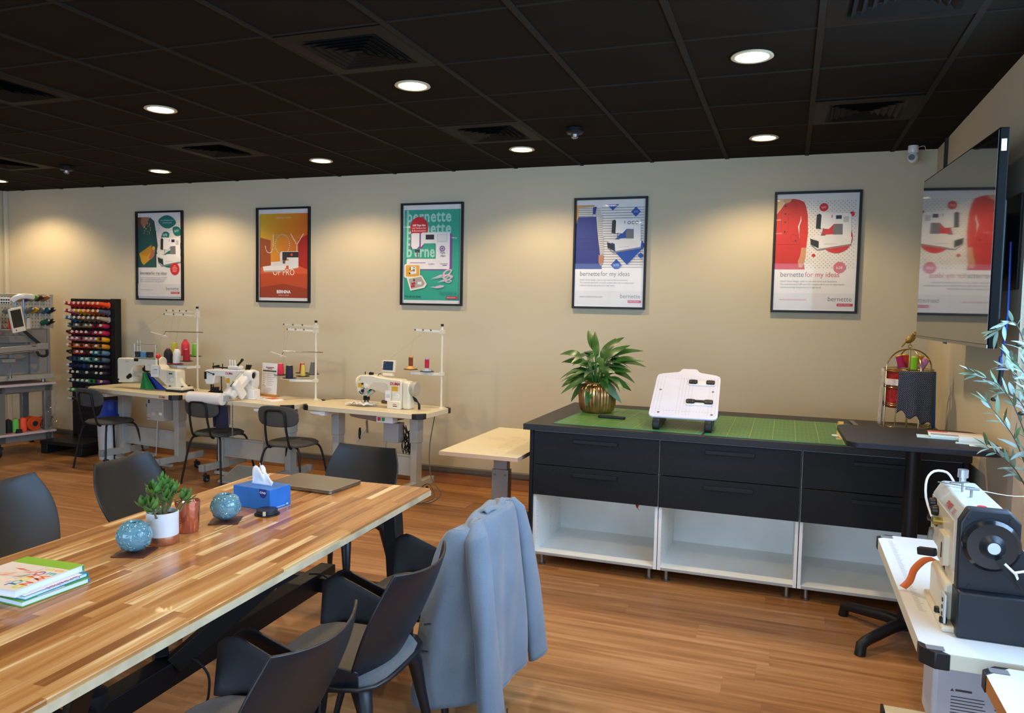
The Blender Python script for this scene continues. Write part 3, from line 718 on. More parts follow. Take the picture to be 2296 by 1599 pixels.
# ================================================================ black dining chairs with arms
def make_armchair(label):
    t = thing('armchair', label, 'chair', (0, 0, 0), 0, 'black plastic chairs around the work table')
    def back(u, v):
        s = u * 2 - 1; z = .445 + .36 * v
        hw = .185 + .075 * math.sin(PI * min(v / .9, 1) * .62) - .062 * v ** 3
        y = -.175 - .165 * v ** .9 + .055 * s * s
        return (s * hw, y, z + .016 * v * s * s)
    B().grid(back, 17, 13).obj('backrest', t, shell_m, solid=.009, bevel=.0025, seg=2, angle=60)
    for sx in (-1, 1):
        def arm(u, v, sx=sx):
            y = -.165 + .405 * u
            ztop = .495 + .118 * min(u / .85, 1)
            k = max(0, (u - .8) / .2); ztop -= .035 * k ** 2.2
            z = .425 + (ztop - .425) * v
            x = sx * (.222 + .038 * v * (.3 + .7 * u) + .012 * math.sin(PI * u))
            if u < .3: x *= (.84 + .16 * u / .3)
            return (x, y + .012 * v * u, z)
        B().grid(arm, 16, 7).obj('armrest', t, shell_m, solid=.009, bevel=.0025, angle=60)
    def pan(u, v):
        a = 2 * PI * u; r = v
        c, s_ = math.cos(a), math.sin(a); k = (abs(c) ** 4 + abs(s_) ** 4) ** -.25
        x = .235 * r * k * c; y = .225 * r * k * s_ - .01
        return (x, y, .40 + .045 * r ** 3)
    B().grid(pan, 28, 6, True).obj('seat_pan', t, shell_m, solid=.012, angle=60)
    def pad(u, v):
        a = 2 * PI * u; c, s_ = math.cos(a), math.sin(a); k = (abs(c) ** 4 + abs(s_) ** 4) ** -.25
        tab = [(0, .470), (.5, .471), (.85, .468), (.97, .460), (1.0, .448), (.98, .436), (.9, .432), (0, .432)]
        f = v * (len(tab) - 1); i = min(int(f), len(tab) - 2); q = f - i
        r = tab[i][0] * (1 - q) + tab[i + 1][0] * q; z = tab[i][1] * (1 - q) + tab[i + 1][1] * q
        return (.212 * r * k * c, .215 * r * k * s_ - .005, z)
    B().grid(pad, 28, 22, True).obj('seat_pad', t, greyfab_m, angle=70)
    for sx, sy in ((-1, -1), (1, -1), (-1, 1), (1, 1)):
        p0 = Vector((sx * .15, sy * .15, .42)); p1 = Vector((sx * .235, sy * .245, .002))
        pts = [p0, p0.lerp(p1, .12) + Vector((sx * .02, sy * .02, 0)), p0.lerp(p1, .4) + Vector((sx * .012, sy * .012, 0)), p1]
        B().tube(pts, [.036, .027, .020, .012], 12).obj('leg', t, shell_m, angle=60)
    return t
A0 = make_armchair('black plastic armchair with grey seat pad, nearest the camera at the table edge')
A0.location = (-1.40, 1.655, 0); A0.rotation_euler = (0, 0, math.radians(90))
dup(A0, (-1.40, 2.245, 0), math.radians(91), 'black plastic armchair with grey seat pad, middle of the row on the near side')
dup(A0, (-1.41, 2.83, 0), math.radians(90), 'black plastic armchair with the blue jacket hung on its back')
dup(A0, (-3.07, 2.46, 0), math.radians(-88), 'black plastic chair at the far side of the table, cut by the left edge')
dup(A0, (-3.00, 3.11, 0), math.radians(-85), 'black plastic chair on the far side of the table behind the succulent')
dup(A0, (-2.33, 3.66, 0), math.radians(177), 'black plastic chair at the far end of the table behind the laptop')

# ================================================================ black and white cabinet island
dk = mat('black_oak_veneer', '161517', 0.5, spec=0.25, bump=.08, bscale=160, vary=.2, vscale=60)
wt = mat('black_worktop', '1e1b1b', 0.42, spec=0.35, bump=.1, bscale=300)
wh = mat('white_melamine', 'f0f1ec', 0.4)
edge = mat('grey_chipped_edge', 'a8a5a0', 0.6)
CX = [-1.495, -.695, .105]
def cabinet(x, label):
    t = thing('drawer_cabinet', label, 'cabinet', (x, 4.62, 0), 0, 'drawer cabinets of the island')
    w, d, z0, z1 = .795, .60, .075, .88
    b = B().m(wh)
    b.box(0, .018, .0, d, z0, z1).box(w - .018, w, 0, d, z0, z1).box(.018, w - .018, 0, d, z0, z0 + .018).box(.018, w - .018, d - .012, d, z0, z1).box(.018, w - .018, 0, d, z1 - .018, z1).box(.018, w - .018, 0, d, .465, .483)
    b.obj('carcass', t)
    b = B().m(mat('shelf_pin_hole', '6e6e70', .8))
    for yy in (.04, .33, .55):
        for k in range(9):
            b.cyl((.0182, yy, .13 + k * .036), (.0185, yy, .13 + k * .036), .003, n=8); b.cyl((w - .0182, yy, .13 + k * .036), (w - .0185, yy, .13 + k * .036), .003, n=8)
    b.obj('shelf_pin_holes', t)['kind'] = 'stuff'
    B().box(.02, w - .02, -.0012, .0005, z0 + .001, z0 + .016).obj('worn_front_edge', t, edge)
    for (za, zb) in ((.467, .660), (.664, .872)):
        f = B().box(.002, w - .002, -.021, -.001, za, zb).obj('drawer_front', t, dk, bevel=.0015)
        hz = zb - .045
        B().box(w * .33, w * .67 + .01, -.036, -.028, hz - .012, hz + .012).box(w * .33 + .01, w * .33 + .02, -.029, -.02, hz - .006, hz + .006).box(w * .67 - .01, w * .67, -.029, -.02, hz - .006, hz + .006).obj('handle', f, black_m, bevel=.002)
    for (lx, ly) in ((.05, .05), (w - .05, .05), (.05, d - .06), (w - .05, d - .06)):
        B().lathe([(.022, .0), (.024, .004), (.024, .008), (.014, .012), (.013, .06), (.018, .066), (.018, z0)], (lx, ly, 0), 16).obj('foot', t, steel_m)
    return t
cabinet(CX[0], 'leftmost black-drawered cabinet of the island with open white bottom shelf')
cabinet(CX[1], 'middle black-drawered cabinet of the island with open white bottom shelf')
cabinet(CX[2], 'right black-drawered cabinet partly behind the pedestal table')
B().box(-1.52, -1.497, 4.60, 5.76, .07, .88).obj('cover_panel', None, dk, bevel=.001, label='tall black side panel closing the left end of the island', category='panel')
B().box(.902, .925, 4.60, 5.76, .07, .88).obj('cover_panel', None, dk, bevel=.001, label='black side panel closing the right end of the island by the wall', category='panel')
b = B().box(-1.49, .90, 5.24, 5.75, .075, .88)
tag(b.obj('rear_cabinet', None, dk), 'black rear cabinet row standing behind the white-shelved cabinets', 'cabinet')
tag(B().box(-1.555, .935, 4.565, 5.80, .882, .920).obj('worktop', None, wt, bevel=.002), 'long black worktop covering the cabinet island', 'worktop')
tag(B().m(mat('red_ribbon', 'b3262a', .6)).poly([(-.845, 4.64, .467), (-.815, 4.64, .467), (-.825, 4.638, .437), (-.812, 4.638, .420), (-.835, 4.64, .440)]).obj('ribbon_end', None, solid=.001), 'small red ribbon end hanging from the leftmost cabinet drawer', 'ribbon')

# cutting mats
mt_m = bpy.data.materials.new('green_gridded_mat'); mt_m.use_nodes = True; nt = mt_m.node_tree; bs = nt.nodes['Principled BSDF']
tc = nn(nt, 'ShaderNodeTexCoord'); sp = nn(nt, 'ShaderNodeSeparateXYZ'); nt.links.new(tc.outputs['Object'], sp.inputs[0])
def gl(ax, st, w_):
    f = mth(nt, 'FRACT', mth(nt, 'DIVIDE', sp.outputs[ax], st)); return mth(nt, 'LESS_THAN', f, w_ / st)
l1 = mth(nt, 'MAXIMUM', gl(0, .0254, .0014), gl(1, .0254, .0012)); l2 = mth(nt, 'MAXIMUM', gl(0, .127, .0028), gl(1, .127, .0026))
cr = nn(nt, 'ShaderNodeMix', data_type='RGBA'); nt.links.new(mth(nt, 'MAXIMUM', mth(nt, 'MULTIPLY', l1, .38), mth(nt, 'MULTIPLY', l2, .7)), cr.inputs[0])
cr.inputs[6].default_value = srgb('3f7639'); cr.inputs[7].default_value = srgb('b9b35a'); nt.links.new(cr.outputs[2], bs.inputs['Base Color']); bs.inputs['Roughness'].default_value = .42
rim_m = mat('green_mat_rim', '2c7a62', .45)
def mat_sheet(x0, y0, w, l, rz, label):
    t = thing('cutting_mat', label, 'cutting mat', (x0, y0, .920), rz)
    B().box(0, w, 0, l, 0.0005, .0028).obj('sheet', t, rim_m, bevel=.001)
    B().box(.018, w - .018, .018, l - .018, .0028, .0033).obj('grid_print', t, mt_m)
mat_sheet(-1.385, 4.655, .925, .93, math.radians(-2.0), 'left green gridded cutting mat under the plant vase')
mat_sheet(-.445, 4.61, .84, .93, math.radians(0), 'right green gridded cutting mat beside the pedestal table')
# ================================================================ industrial sewing tables
capm = mat('black_corner_cap', '18181a', 0.45)
castm = mat('castor_grey', '8d8d8d', 0.4)
def castor(t, x, y):
    b = B().m(rub_m).cyl((x - .012, y + .012, .030), (x + .012, y + .012, .030), .030, n=18)
    b.m(castm).cyl((x - .0135, y + .012, .030), (x + .0135, y + .012, .030), .015, n=14)
    b.m(rub_m).box(x - .022, x + .022, y - .012, y + .028, .052, .066).box(x - .02, x - .0145, y - .0, y + .03, .028, .06).box(x + .0145, x + .02, y, y + .03, .028, .06).cyl((x, y, .06), (x, y, .085), .010)
    return b.obj('castor', t)
def sew_table(cx, cy, rz, label, name='sewing_table', fill=None, logo=True, pedal=True, drawerx=-.40, w=1.2):
    t = thing(name, label, 'table', (cx, cy, 0), rz, 'industrial sewing tables along the back wall')
    d, z = .54, .78; c = .05
    pts = [(-w / 2 + c, -d / 2), (w / 2 - c, -d / 2), (w / 2, -d / 2 + c), (w / 2, d / 2 - c), (w / 2 - c, d / 2), (-w / 2 + c, d / 2), (-w / 2, d / 2 - c), (-w / 2, -d / 2 + c)]
    B().prism(pts, z - .042, z, 'z').obj('tabletop', t, creamtop_m, bevel=.004)
    for sx, sy in ((-1, -1), (1, -1), (1, 1), (-1, 1)):
        q = [(sx * (w / 2 - .085), sy * (d / 2 + .002)), (sx * (w / 2 - .04), sy * (d / 2 + .002)), (sx * (w / 2 + .002), sy * (d / 2 - .04)), (sx * (w / 2 + .002), sy * (d / 2 - .085)), (sx * (w / 2 - .01), sy * (d / 2 - .075)), (sx * (w / 2 - .075), sy * (d / 2 - .01))]
        B().prism(q, z - .044, z + .0015, 'z').obj('corner_cap', t, capm, bevel=.003)
    if logo: B().m(redtxt_m).text('DUMA', .030, (w / 2 - .215, -d / 2 - .0008, z - .033), bold=.001, shear=.15).obj('brand_lettering', t)
    for sx in (-1, 1):
        x = sx * .40
        B().box(x - .03, x + .03, -.045, .045, .10, z - .10).box(x - .038, x + .038, -.05, .05, .50, z - .042).obj('leg', t, greyleg_m, bevel=.004)
        B().box(x - .028, x + .028, -.25, .25, .105, .165).obj('foot', t, greyleg_m, bevel=.004)
        B().box(x - .030, x + .030, -.275, -.245, .103, .167).obj('foot_cap', t, castm, bevel=.005); B().box(x - .030, x + .030, .245, .265, .103, .167).obj('foot_cap', t, castm, bevel=.005)
        castor(t, x, -.22); castor(t, x, .19)
    B().box(-.40, .40, -.01, .01, .22, .38).box(-.40, .40, -.018, .018, .375, .39).box(-.40, .40, -.018, .018, .21, .225).obj('cross_panel', t, greyleg_m, bevel=.002)
    B().box(-.40, .40, -.02, .02, z - .075, z - .042).obj('rail', t, greyleg_m)
    B().box(drawerx - .08, drawerx + .06, -.25, .05, z - .083, z - .045).box(drawerx - .085, drawerx + .02, -.262, -.25, z - .075, z - .05).obj('drawer', t, white_m, bevel=.004)
    if pedal:
        B().bar((-.40, -.10, .075), (.40, -.10, .075), .03, .025).obj('pedal_bar', t, greyleg_m)
        b = B().m(greyleg_m); b.T = Matrix.Translation((-.05, -.13, .085)) @ Matrix.Rotation(.42, 4, 'X')
        b.box(-.16, .14, -.14, .13, 0, .012); b.m(mat('pedal_mat_grey', '8c8c86', .8, bump=.6, bscale=400)).box(-.145, .125, -.125, .115, .012, .015)
        b.obj('treadle', t, bevel=.001)
        B().tube([(.12, -.05, .13), (.12, -.03, .45), (.125, 0, .72)], .005, 6).obj('rod', t, steel_m)
    return t
T1 = (-5.893, 5.894, math.radians(-7)); T2 = (-4.545, 5.77, math.radians(-5)); T3 = (-3.315, 5.80, math.radians(-4))
t1 = sew_table(*T1, 'cream sewing table carrying the cylinder-arm machine with six cones behind', drawerx=-.40, w=1.32)
t2 = sew_table(*T2, 'cream sewing table carrying the machine with a long white tube and a standing notice', drawerx=.30)
t3 = sew_table(*T3, 'cream sewing table nearest the empty work table, with plain upright machine', logo=False, drawerx=-.42)
def loc(T, x, y, z):
    c, s_ = math.cos(T[2]), math.sin(T[2]); return (T[0] + c * x - s_ * y, T[1] + s_ * x + c * y, z)
def mount(t, par):
    """a unit bolted to its table becomes a part of it: the first piece is the part, the rest its sub-parts"""
    M = par.matrix_basis.inverted() @ t.matrix_basis; ks = kids(t); first = ks[0]
    nm = t.name.split('.')[0]
    for o in ks:
        if o is first: o.parent = par; o.matrix_basis = M; o.name = nm
        else: o.parent = first
    bpy.data.objects.remove(t)

# ---- control boxes and gear under the tables
gbox = mat('grey_motor_box', 'a7a39b', .5)
t = thing('control_box', 'grey motor control box hanging under the leftmost sewing table', 'control box', loc(T1, .22, -.05, .50), T1[2])
B().box(-.10, .13, -.10, .10, 0, .235).obj('housing', t, gbox, bevel=.006)
B().m(rub_m).box(-.075, -.055, -.1015, -.099, .165, .20).obj('switch', t)
B().m(paper_m).box(.075, .115, -.1012, -.1, .06, .085).m(mat('yellow_sticker', 'd8c531', .5)).box(.045, .055, -.1012, -.1, .05, .058).m(mat('pink_sticker', 'c9b3b0', .5)).box(-.03, .02, -.1012, -.1, .05, .08).m(redtxt_m).box(-.092, -.045, -.1012, -.1, .02, .026).obj('stickers', t)
mount(t, t1)
t = thing('knee_lifter', 'small dark metal knee lifter hanging under the leftmost sewing table', 'knee lifter', loc(T1, -.02, -.02, .52), T1[2])
B().bar((0, 0, .215), (.07, -.02, .08), .006, .006).obj('arm', t, steel_m); B().bar((.05, -.03, .12), (.09, -.03, .02), .07, .012).obj('plate', t, mat('dark_bronze_plate', '4a3d2c', .4, .6))
mount(t, t1)
t = thing('cable_bundle', 'tangle of black cables under the leftmost sewing table beside its grey box', 'cables', loc(T1, .39, .02, .55), T1[2])
R = random.Random(5)
def tangle(b, n, sx, sy, sz, r=.003):
    for i in range(n):
        b.tube(bez([(R.uniform(-sx, sx), R.uniform(-sy, sy), R.uniform(-sz, sz)) for _ in range(6)], 6), r, 5)
    return b
tangle(B(), 9, .04, .04, .09).obj('cables', t, rub_m)
mount(t, t1)
t = thing('oil_tray', 'brown oil tray and motor under the plain upright sewing machine', 'oil tray', loc(T3, .02, 0, .66), T3[2])
B().prism([(-.24, .075), (-.22, .03), (-.14, .02), (.08, .0), (.20, .01), (.26, .05), (.26, .075)], -.11, .10).obj('tray', t, mat('brown_grey_tray', '8a7468', .5), bevel=.01)
B().m(white_m).box(.11, .27, -.20, -.12, .015, .075).obj('switch_box', t, bevel=.004)
B().m(mat('red_button', 'd2382c', .4)).box(.125, .155, -.203, -.199, .03, .06).obj('stop_button', t, bevel=.002)
B().m(mat('green_button', '2f9a4c', .4)).box(.165, .195, -.203, -.199, .03, .06).obj('start_button', t, bevel=.002)
mount(t, t3)
t = thing('control_box', 'small grey box with a wire tangle under the plain upright sewing machine', 'control box', loc(T3, .17, .02, .48), T3[2])
B().box(-.08, .07, -.05, .05, 0, .17).obj('housing', t, gbox, bevel=.005)
tangle(B().at((.13, 0, .02)), 10, .05, .04, .14, .0035).obj('cables', t, rub_m)
mount(t, t3)
t = thing('knee_lifter', 'black bobbin wheel and knee lifter hanging below the plain upright machine', 'knee lifter', loc(T3, -.08, -.06, .50), T3[2])
B().at((-.05, 0, .04), (0, 0, .5)).tube([(.0, .045 * math.cos(a), .045 * math.sin(a)) for a in [2 * PI * i / 20 for i in range(20)]], .007, 8, close=True).bar((0, -.045, 0), (0, .045, 0), .008, .008).bar((0, 0, -.045), (0, 0, .045), .008, .008).obj('wheel', t, rub_m)
B().bar((.02, 0, .16), (.03, 0, .05), .02, .01).bar((.02, 0, .09), (-.07, -.03, -.04), .02, .006).obj('lever', t, steel_m)
mount(t, t3)
t = thing('mains_cable', 'grey mains cord looping from the plain upright machine table to the floor socket', 'cable', (0, 0, 0))
B().tube(bez([loc(T3, .52, .1, .73), loc(T3, .50, .05, .45), loc(T3, .56, -.02, .22), loc(T3, .66, -.03, .10), loc(T3, .60, -.1, .03), loc(T3, .45, -.08, .02), loc(T3, .42, .05, .10), loc(T3, .52, .02, .15), loc(T3, .60, -.04, .06), loc(T3, .48, -.12, .012), loc(T3, .43, .0, .06)], 8), .0045, 6).obj('cord', t, mat('grey_cord', '55554f', .6))
t = thing('wall_socket', 'white wall socket with black plug behind the plain upright machine table', 'wall socket', (-3.38, YB - .001, .07))
B().box(-.075, .075, -.046, 0, 0, .09).obj('plate', t, mat('grey_socket_plate', '8a857c', .5), bevel=.004)
B().box(.0, .05, -.085, -.046, .02, .07).obj('plug', t, rub_m, bevel=.006)

# ---- thread stands
def thread_stand(base, H, arms, plates, label, guide=None, threads=()):
    """pole on the table; arms: (z, dx, dy, n eyelets); plates: (dx, dy, z)"""
    t = thing('thread_stand', label, 'thread stand', base[:3], base[3] if len(base) > 3 else 0, 'cream thread stands')
    B().cyl((0, 0, 0), (0, 0, H), .010, n=12).cyl((0, 0, 0), (0, 0, .012), .022).obj('pole', t, cream_m)
    B().cyl((0, 0, H), (0, 0, H + .02), .0125).obj('pole_cap', t, rub_m)
    for (z, dx, dy, n) in arms:
        b = B().bar((0, 0, z), (dx, dy, z + .01), .004, .018); b.cb((0, 0, z), (.035, .035, .035))
        b.obj('top_arm', t, cream_m)
        b = B()
        for k in range(n):
            q = (k + .12) / n; p = (dx * (1 - q * .85 + .0), dy * (1 - q * .85), z + .01)
            b.tube([(p[0] + .006 * math.cos(a), p[1] - .004, p[2] + .006 * math.sin(a)) for a in [2 * PI * i / 10 for i in range(10)]], .0025, 5, close=True)
        b.obj('eyelets', t, mat('eyelet_dark', '3b3128', .4))
    zs = min(p[2] for p in plates)
    b = B().cb((0, 0, zs - .02), (.035, .035, .03))
    for (dx, dy, z) in plates: b.bar((0, 0, zs - .022), (dx, dy, zs - .022), .004, .02)
    b.obj('spool_arm', t, cream_m)
    for (dx, dy, z) in plates:
        B().lathe([(.0, -.008), (.040, -.004), (.060, -.001), (.062, .002), (.050, .001), (.012, .0), (0, 0)], (dx, dy, z), 24).obj('spool_plate', t, rub_m)
    if guide:
        z, dx, dy, kx = guide
        B().tube([(.08, 0, z), (dx, dy, z - .005), (dx - .02, dy, z - .045)], .004, 6).obj('guide_rod', t, chrome_m)
        B().bar((dx - .10 - kx, dy - .01, z - .015), (dx + .03, dy, z - .055), .012, .006).cb((dx - .02, dy, z - .048), (.03, .02, .02)).obj('guide_bar', t, cream_m)
    if threads:
        b = B()
        for a, c in threads: b.tube([a, c], .0006, 4)
        b.obj('threads', t, mat('thread_tan', 'a89070', .8))
    return t
p1 = loc(T1, .415, .20, .78)
thread_stand((*p1, T1[2]), .80, [(.765, -.42, -.02, 4), (.73, -.36, -.10, 3)], [(-.27, -.12, .248), (-.145, -.12, .255), (-.01, -.12, .290), (-.385, .05, .325), (-.24, .06, .33), (-.10, .06, .325)],
             'thread stand with six cones beside the cylinder-arm machine', (.57, -.36, -.08, .10), [((-.40, -.02, .77), (-.42, -.12, .36)), ((-.30, -.02, .77), (-.27, -.12, .38)), ((-.2, -.02, .77), (-.38, .05, .4)), ((-.40, -.1, .72), (-.70, -.30, .46))])
p2 = loc(T2, .515, .20, .78)
thread_stand((*p2, T2[2]), .70, [(.665, -.40, .02, 3), (.625, -.27, -.08, 3)], [(-.41, .0, .205), (-.20, -.12, .195), (-.13, -.02, .21), (-.24, .10, .225), (-.08, .05, .225)],
             'thread stand with six cones behind the standing notice', (.435, -.33, -.05, .04), [((-.38, .02, .66), (-.39, .02, .32)), ((-.25, -.08, .62), (-.27, -.12, .3))])
p3 = loc(T3, .54, .17, .78)
thread_stand((*p3, T3[2]), .70, [(.655, -.25, -.04, 3)], [(-.27, -.06, .325), (-.11, -.06, .315)],
             'thread stand with two spools beside the plain upright machine', None, [((-.24, -.04, .65), (-.27, -.06, .46)), ((-.15, -.04, .65), (-.50, -.3, .30))])
# ---- cones of thread (each its own thing)
def cone_b(h, r0, r1, base=None, dome=False, flare=False):
    pr = [(0, 0)]
    if dome: pr += [(r0, .0), (r0, h * .62), (r0 * .93, h * .72), (r0 * .60, h * .88), (r0 * .42, h * .92)]
    elif flare: pr += [(r0 * 2.0, 0), (r0 * 1.9, .006), (r0 * 1.1, .03), (r0, .036), (r0, h * .88), (r0 * 1.1, h * .93)]
    else: pr += [(r0, .0), (r0, .006), (r1, h * .95), (r1 * .6, h * .96)]
    return pr
def cone(T, loc_, h, r0, r1, color, label, tip='d9d6cc', base=None, dome=False, tilt=0, grp='cones on the thread stands', rot=None):
    t = thing('thread_cone', label, 'thread cone', loc_, 0, grp, rot=rot or (0, tilt, 0))
    fib = mat('thread_' + color, color, .75, bump=.6, bscale=600)
    n = 18; pr = cone_b(h, r0, r1, dome=dome)
    B().lathe([(a, z + (.004 if base else 0)) for a, z in pr], n=n).obj('thread', t, fib)
    B().cyl((0, 0, h * .9), (0, 0, h * 1.0), r1 * .45 if not dome else r0 * .40, n=12).obj('core', t, mat('core_' + tip, tip, .5))
    if base: B().cyl((0, 0, 0), (0, 0, .008), r0 * 1.08, n=n).obj('base_rim', t, mat('core_' + base, base, .5))
    return t
def on(T, p, dx, dy, dz): 
    c, s_ = math.cos(T[2]), math.sin(T[2]); return (p[0] + c * dx - s_ * dy, p[1] + s_ * dx + c * dy, p[2] + dz)
cone(T1, on(T1, p1, -.27, -.12, .251), .155, .040, .03, '1c1c20', 'large black thread cone on the leftmost thread stand', 'c83a5a', 'c83a5a', dome=True)
cone(T1, on(T1, p1, -.145, -.12, .258), .155, .036, .03, 'e6e2dc', 'white thread cone with pink base on the leftmost thread stand', 'c83a5a', 'd8405e', dome=True)
cone(T1, on(T1, p1, -.01, -.12, .293), .115, .034, .027, 'a81a26', 'dark red tilted thread cone on the leftmost thread stand', tilt=-.06)
cone(T1, on(T1, p1, -.385, .05, .328), .125, .032, .029, 'd8cc3a', 'yellow thread cone behind the black one on the leftmost stand')
cone(T1, on(T1, p1, -.24, .06, .333), .155, .039, .03, 'e23848', 'coral red domed thread cone on the leftmost stand', 'c83a5a', dome=True)
cone(T1, on(T1, p1, -.10, .06, .328), .125, .031, .027, '86c83c', 'lime green thread cone at the back of the leftmost stand')
cone(T2, on(T2, p2, -.41, .0, .208), .105, .032, .026, 'e0324e', 'coral red thread cone nearest the standing notice')
cone(T2, on(T2, p2, -.20, -.12, .198), .115, .034, .030, '1e2138', 'navy blue thread cone at the front of the middle stand')
cone(T2, on(T2, p2, -.13, -.02, .213), .105, .024, .016, 'd8c252', 'yellow thread cone with a green tip on the middle stand', '3aa05a')
cone(T2, on(T2, p2, -.24, .10, .228), .09, .026, .02, 'cf2a2a', 'red thread cone half hidden behind the navy one')
cone(T2, on(T2, p2, -.10, .10, .228), .09, .030, .024, 'd63a22', 'orange red thread cone between the yellow and grey cones')
cone(T2, on(T2, p2, -.06, .03, .228), .115, .033, .022, '6c6c66', 'grey thread cone nearest the pole of the middle stand', tilt=.05)
def flare_cone(loc_, label, col, base):
    t = thing('thread_spool', label, 'thread spool', loc_, 0, 'spools on the right thread stand')
    B().lathe([(0, 0), (.040, 0), (.038, .005), (.022, .022), (.018, .026)]).obj('spool_foot', t, mat('core_' + base, base, .5))
    B().lathe([(0, .024), (.019, .026), (.019, .10), (0, .102)], n=16).obj('thread', t, mat('thread_' + col, col, .7, bump=.6, bscale=600, vary=.3, vscale=60))
    B().lathe([(0, .100), (.020, .100), (.018, .112), (0, .113)], n=16).obj('spool_top', t, mat('core_' + base, base, .5))
flare_cone(on(T3, p3, -.27, -.06, .328), 'brown variegated spool with orange foot on the right thread stand', '7a3a1c', 'e0a050')
flare_cone(on(T3, p3, -.11, -.06, .318), 'red spool with pale blue foot on the right thread stand', 'c01c34', '9aa8bc')
# ================================================================ sewing machines
yel = mat('yellow_warning_sticker', 'd8a52c', .5)
dkm = mat('dark_mechanism', '2b2a28', .35, .6)
# --- plain upright machine on the right table (T3)
o3 = loc(T3, .17, -.02, .78)
t = thing('sewing_machine', 'cream upright industrial sewing machine with round grey handwheel and small screen', 'sewing machine', o3, T3[2])
body = [(0, 0), (.125, 0), (.125, .235), (.11, .248), (0, .252), (-.13, .262), (-.17, .272), (-.285, .268), (-.32, .245), (-.33, .19), (-.325, .13), (-.305, .095), (-.235, .092), (-.215, .145), (-.19, .152), (-.10, .142), (-.03, .118), (0, .105)]
B().prism(body, -.055, .055).obj('body', t, cream_m, bevel=.014, seg=3)
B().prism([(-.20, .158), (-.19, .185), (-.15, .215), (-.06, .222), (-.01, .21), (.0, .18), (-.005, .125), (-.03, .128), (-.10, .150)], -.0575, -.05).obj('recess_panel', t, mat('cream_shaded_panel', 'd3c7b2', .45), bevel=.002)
B().prism([(.125, 0), (.20, 0), (.20, .215), (.19, .235), (.125, .24)], -.05, .05).obj('end_housing', t, cream_m, bevel=.02, seg=3)
B().prism([(-.005, 0), (.125, 0), (.125, .062), (.115, .068), (-.005, .068)], -.075, -.05).obj('bobbin_winder_box', t, cream_m, bevel=.006)
B().lathe([(.0, .20), (.05, .20), (.062, .205), (.064, .235), (.056, .245), (.02, .246), (0, .246)], (0, 0, .175), 28, 'x').obj('handwheel', t, mat('handwheel_grey', 'aaa594', .35))
B().lathe([(0, -.352), (.03, -.350), (.055, -.340), (.062, -.325), (.062, -.315)], (0, 0, .20), 24, 'x').obj('face_cap', t, cream_m)
b = B().m(redtxt_m).text('DUMA', .034, (.012, -.0565, .200), bold=.0012, shear=.12); b.text('DUMA', .013, (.055, -.0762, .035), bold=.0004); b.m(dkm).box(.055, .095, -.0765, -.076, .022, .028).obj('brand_lettering', t)
B().box(.03, .09, -.0562, -.055, .15, .19).obj('warning_sticker', t, yel); B().box(-.31, -.27, -.0562, -.055, .16, .20).obj('warning_sticker', t, yel); B().prism([(-.305, .225), (-.285, .225), (-.288, .243)], -.0562, -.055).obj('warning_sticker', t, yel)
B().lathe([(0, -.0585), (.020, -.0585), (.022, -.056), (.022, -.05)], (.085, 0, .108), 20, 'y').obj('round_cap', t, white_m)
t_ = B().m(paper_m).box(-.018, .035, -.0795, -.078, .068, .155).m(mat('print_grey', '9a9a9c', .6))
for k in range(4): t_.box(-.010, .027, -.0800, -.0794, .095 + k * .008, .098 + k * .008)
t_.obj('hang_tag', t)
B().prism([(-.32, .10), (-.235, .10), (-.205, .155), (-.225, .185), (-.25, .185), (-.29, .13)], -.062, -.05).obj('tension_plate', t, mat('grey_plate', 'b3b0a6', .4), bevel=.002)
b = B().m(dkm).lathe([(0, -.075), (.012, -.074), (.014, -.06), (.010, -.055)], (-.255, 0, .135), 14, 'y').lathe([(0, -.07), (.007, -.069), (.009, -.055)], (-.262, 0, .195), 12, 'y')
b.tube(bez([(-.295, -.064, .13), (-.275, -.07, .115), (-.25, -.075, .11), (-.245, -.065, .15), (-.225, -.065, .175)], 5), .003, 5).obj('tension_discs', t)
B().lathe([(0, -.068), (.016, -.067), (.018, -.06), (.018, -.055)], (-.228, 0, .175), 18, 'y').obj('dial', t, cream_m)
b = B().m(dkm).cyl((-.27, -.01, .095), (-.27, -.01, .03), .006).cyl((-.245, 0, .095), (-.245, 0, .02), .006).box(-.285, -.235, -.025, .02, .012, .02).box(-.28, -.24, -.02, .02, .05, .085)
b.cyl((-.262, -.012, .03), (-.262, -.012, .004), .002).obj('needle_bars', t)
b = B().m(dkm).bar((-.215, -.02, .14), (-.165, -.02, .155), .02, .012).m(mat('green_lamp', '1f8a4c', .3)).sph((-.215, -.03, .125), .012).m(greyleg_m).bar((-.235, -.02, .09), (-.17, -.02, .135), .03, .02).obj('side_knife_unit', t)
b = B().m(dkm).box(-.225, -.195, -.02, .01, .268, .292).cyl((-.20, -.03, .25), (-.20, -.03, .30), .003).cyl((-.275, 0, .268), (-.275, 0, .295), .004).tube([(-.15, 0, .26), (-.135, 0, .28), (-.115, 0, .285)], .003)
b.obj('thread_guides', t)
p = thing('touch_panel', 'x', 'x'); bpy.data.objects.remove(p)
b = B().m(cream_m).at((-.06, .03, .285), (-.12, 0, 0)).box(-.065, .065, -.012, .012, .015, .115).box(-.045, .05, -.02, .02, -.018, .004); pp = b.obj('control_panel', t, bevel=.004)
B().m(mat('blue_grey_screen', '2e3f58', .15)).at((-.06, .03, .285), (-.12, 0, 0)).box(-.05, .048, -.0135, -.0118, .03, .105).m(mat('red_button', 'd2382c')).box(-.062, -.053, -.0135, -.0118, .034, .042).obj('screen', pp)
b = B().m(rub_m)
for k in range(6): b.tube(bez([(.19, .0 + k * .006, .11 - k * .008), (.23, .01 + k * .004, .09 - k * .006), (.245 + k * .003, .02, .04), (.245 + k * .003, .02, -.01)], 5), .004, 5)
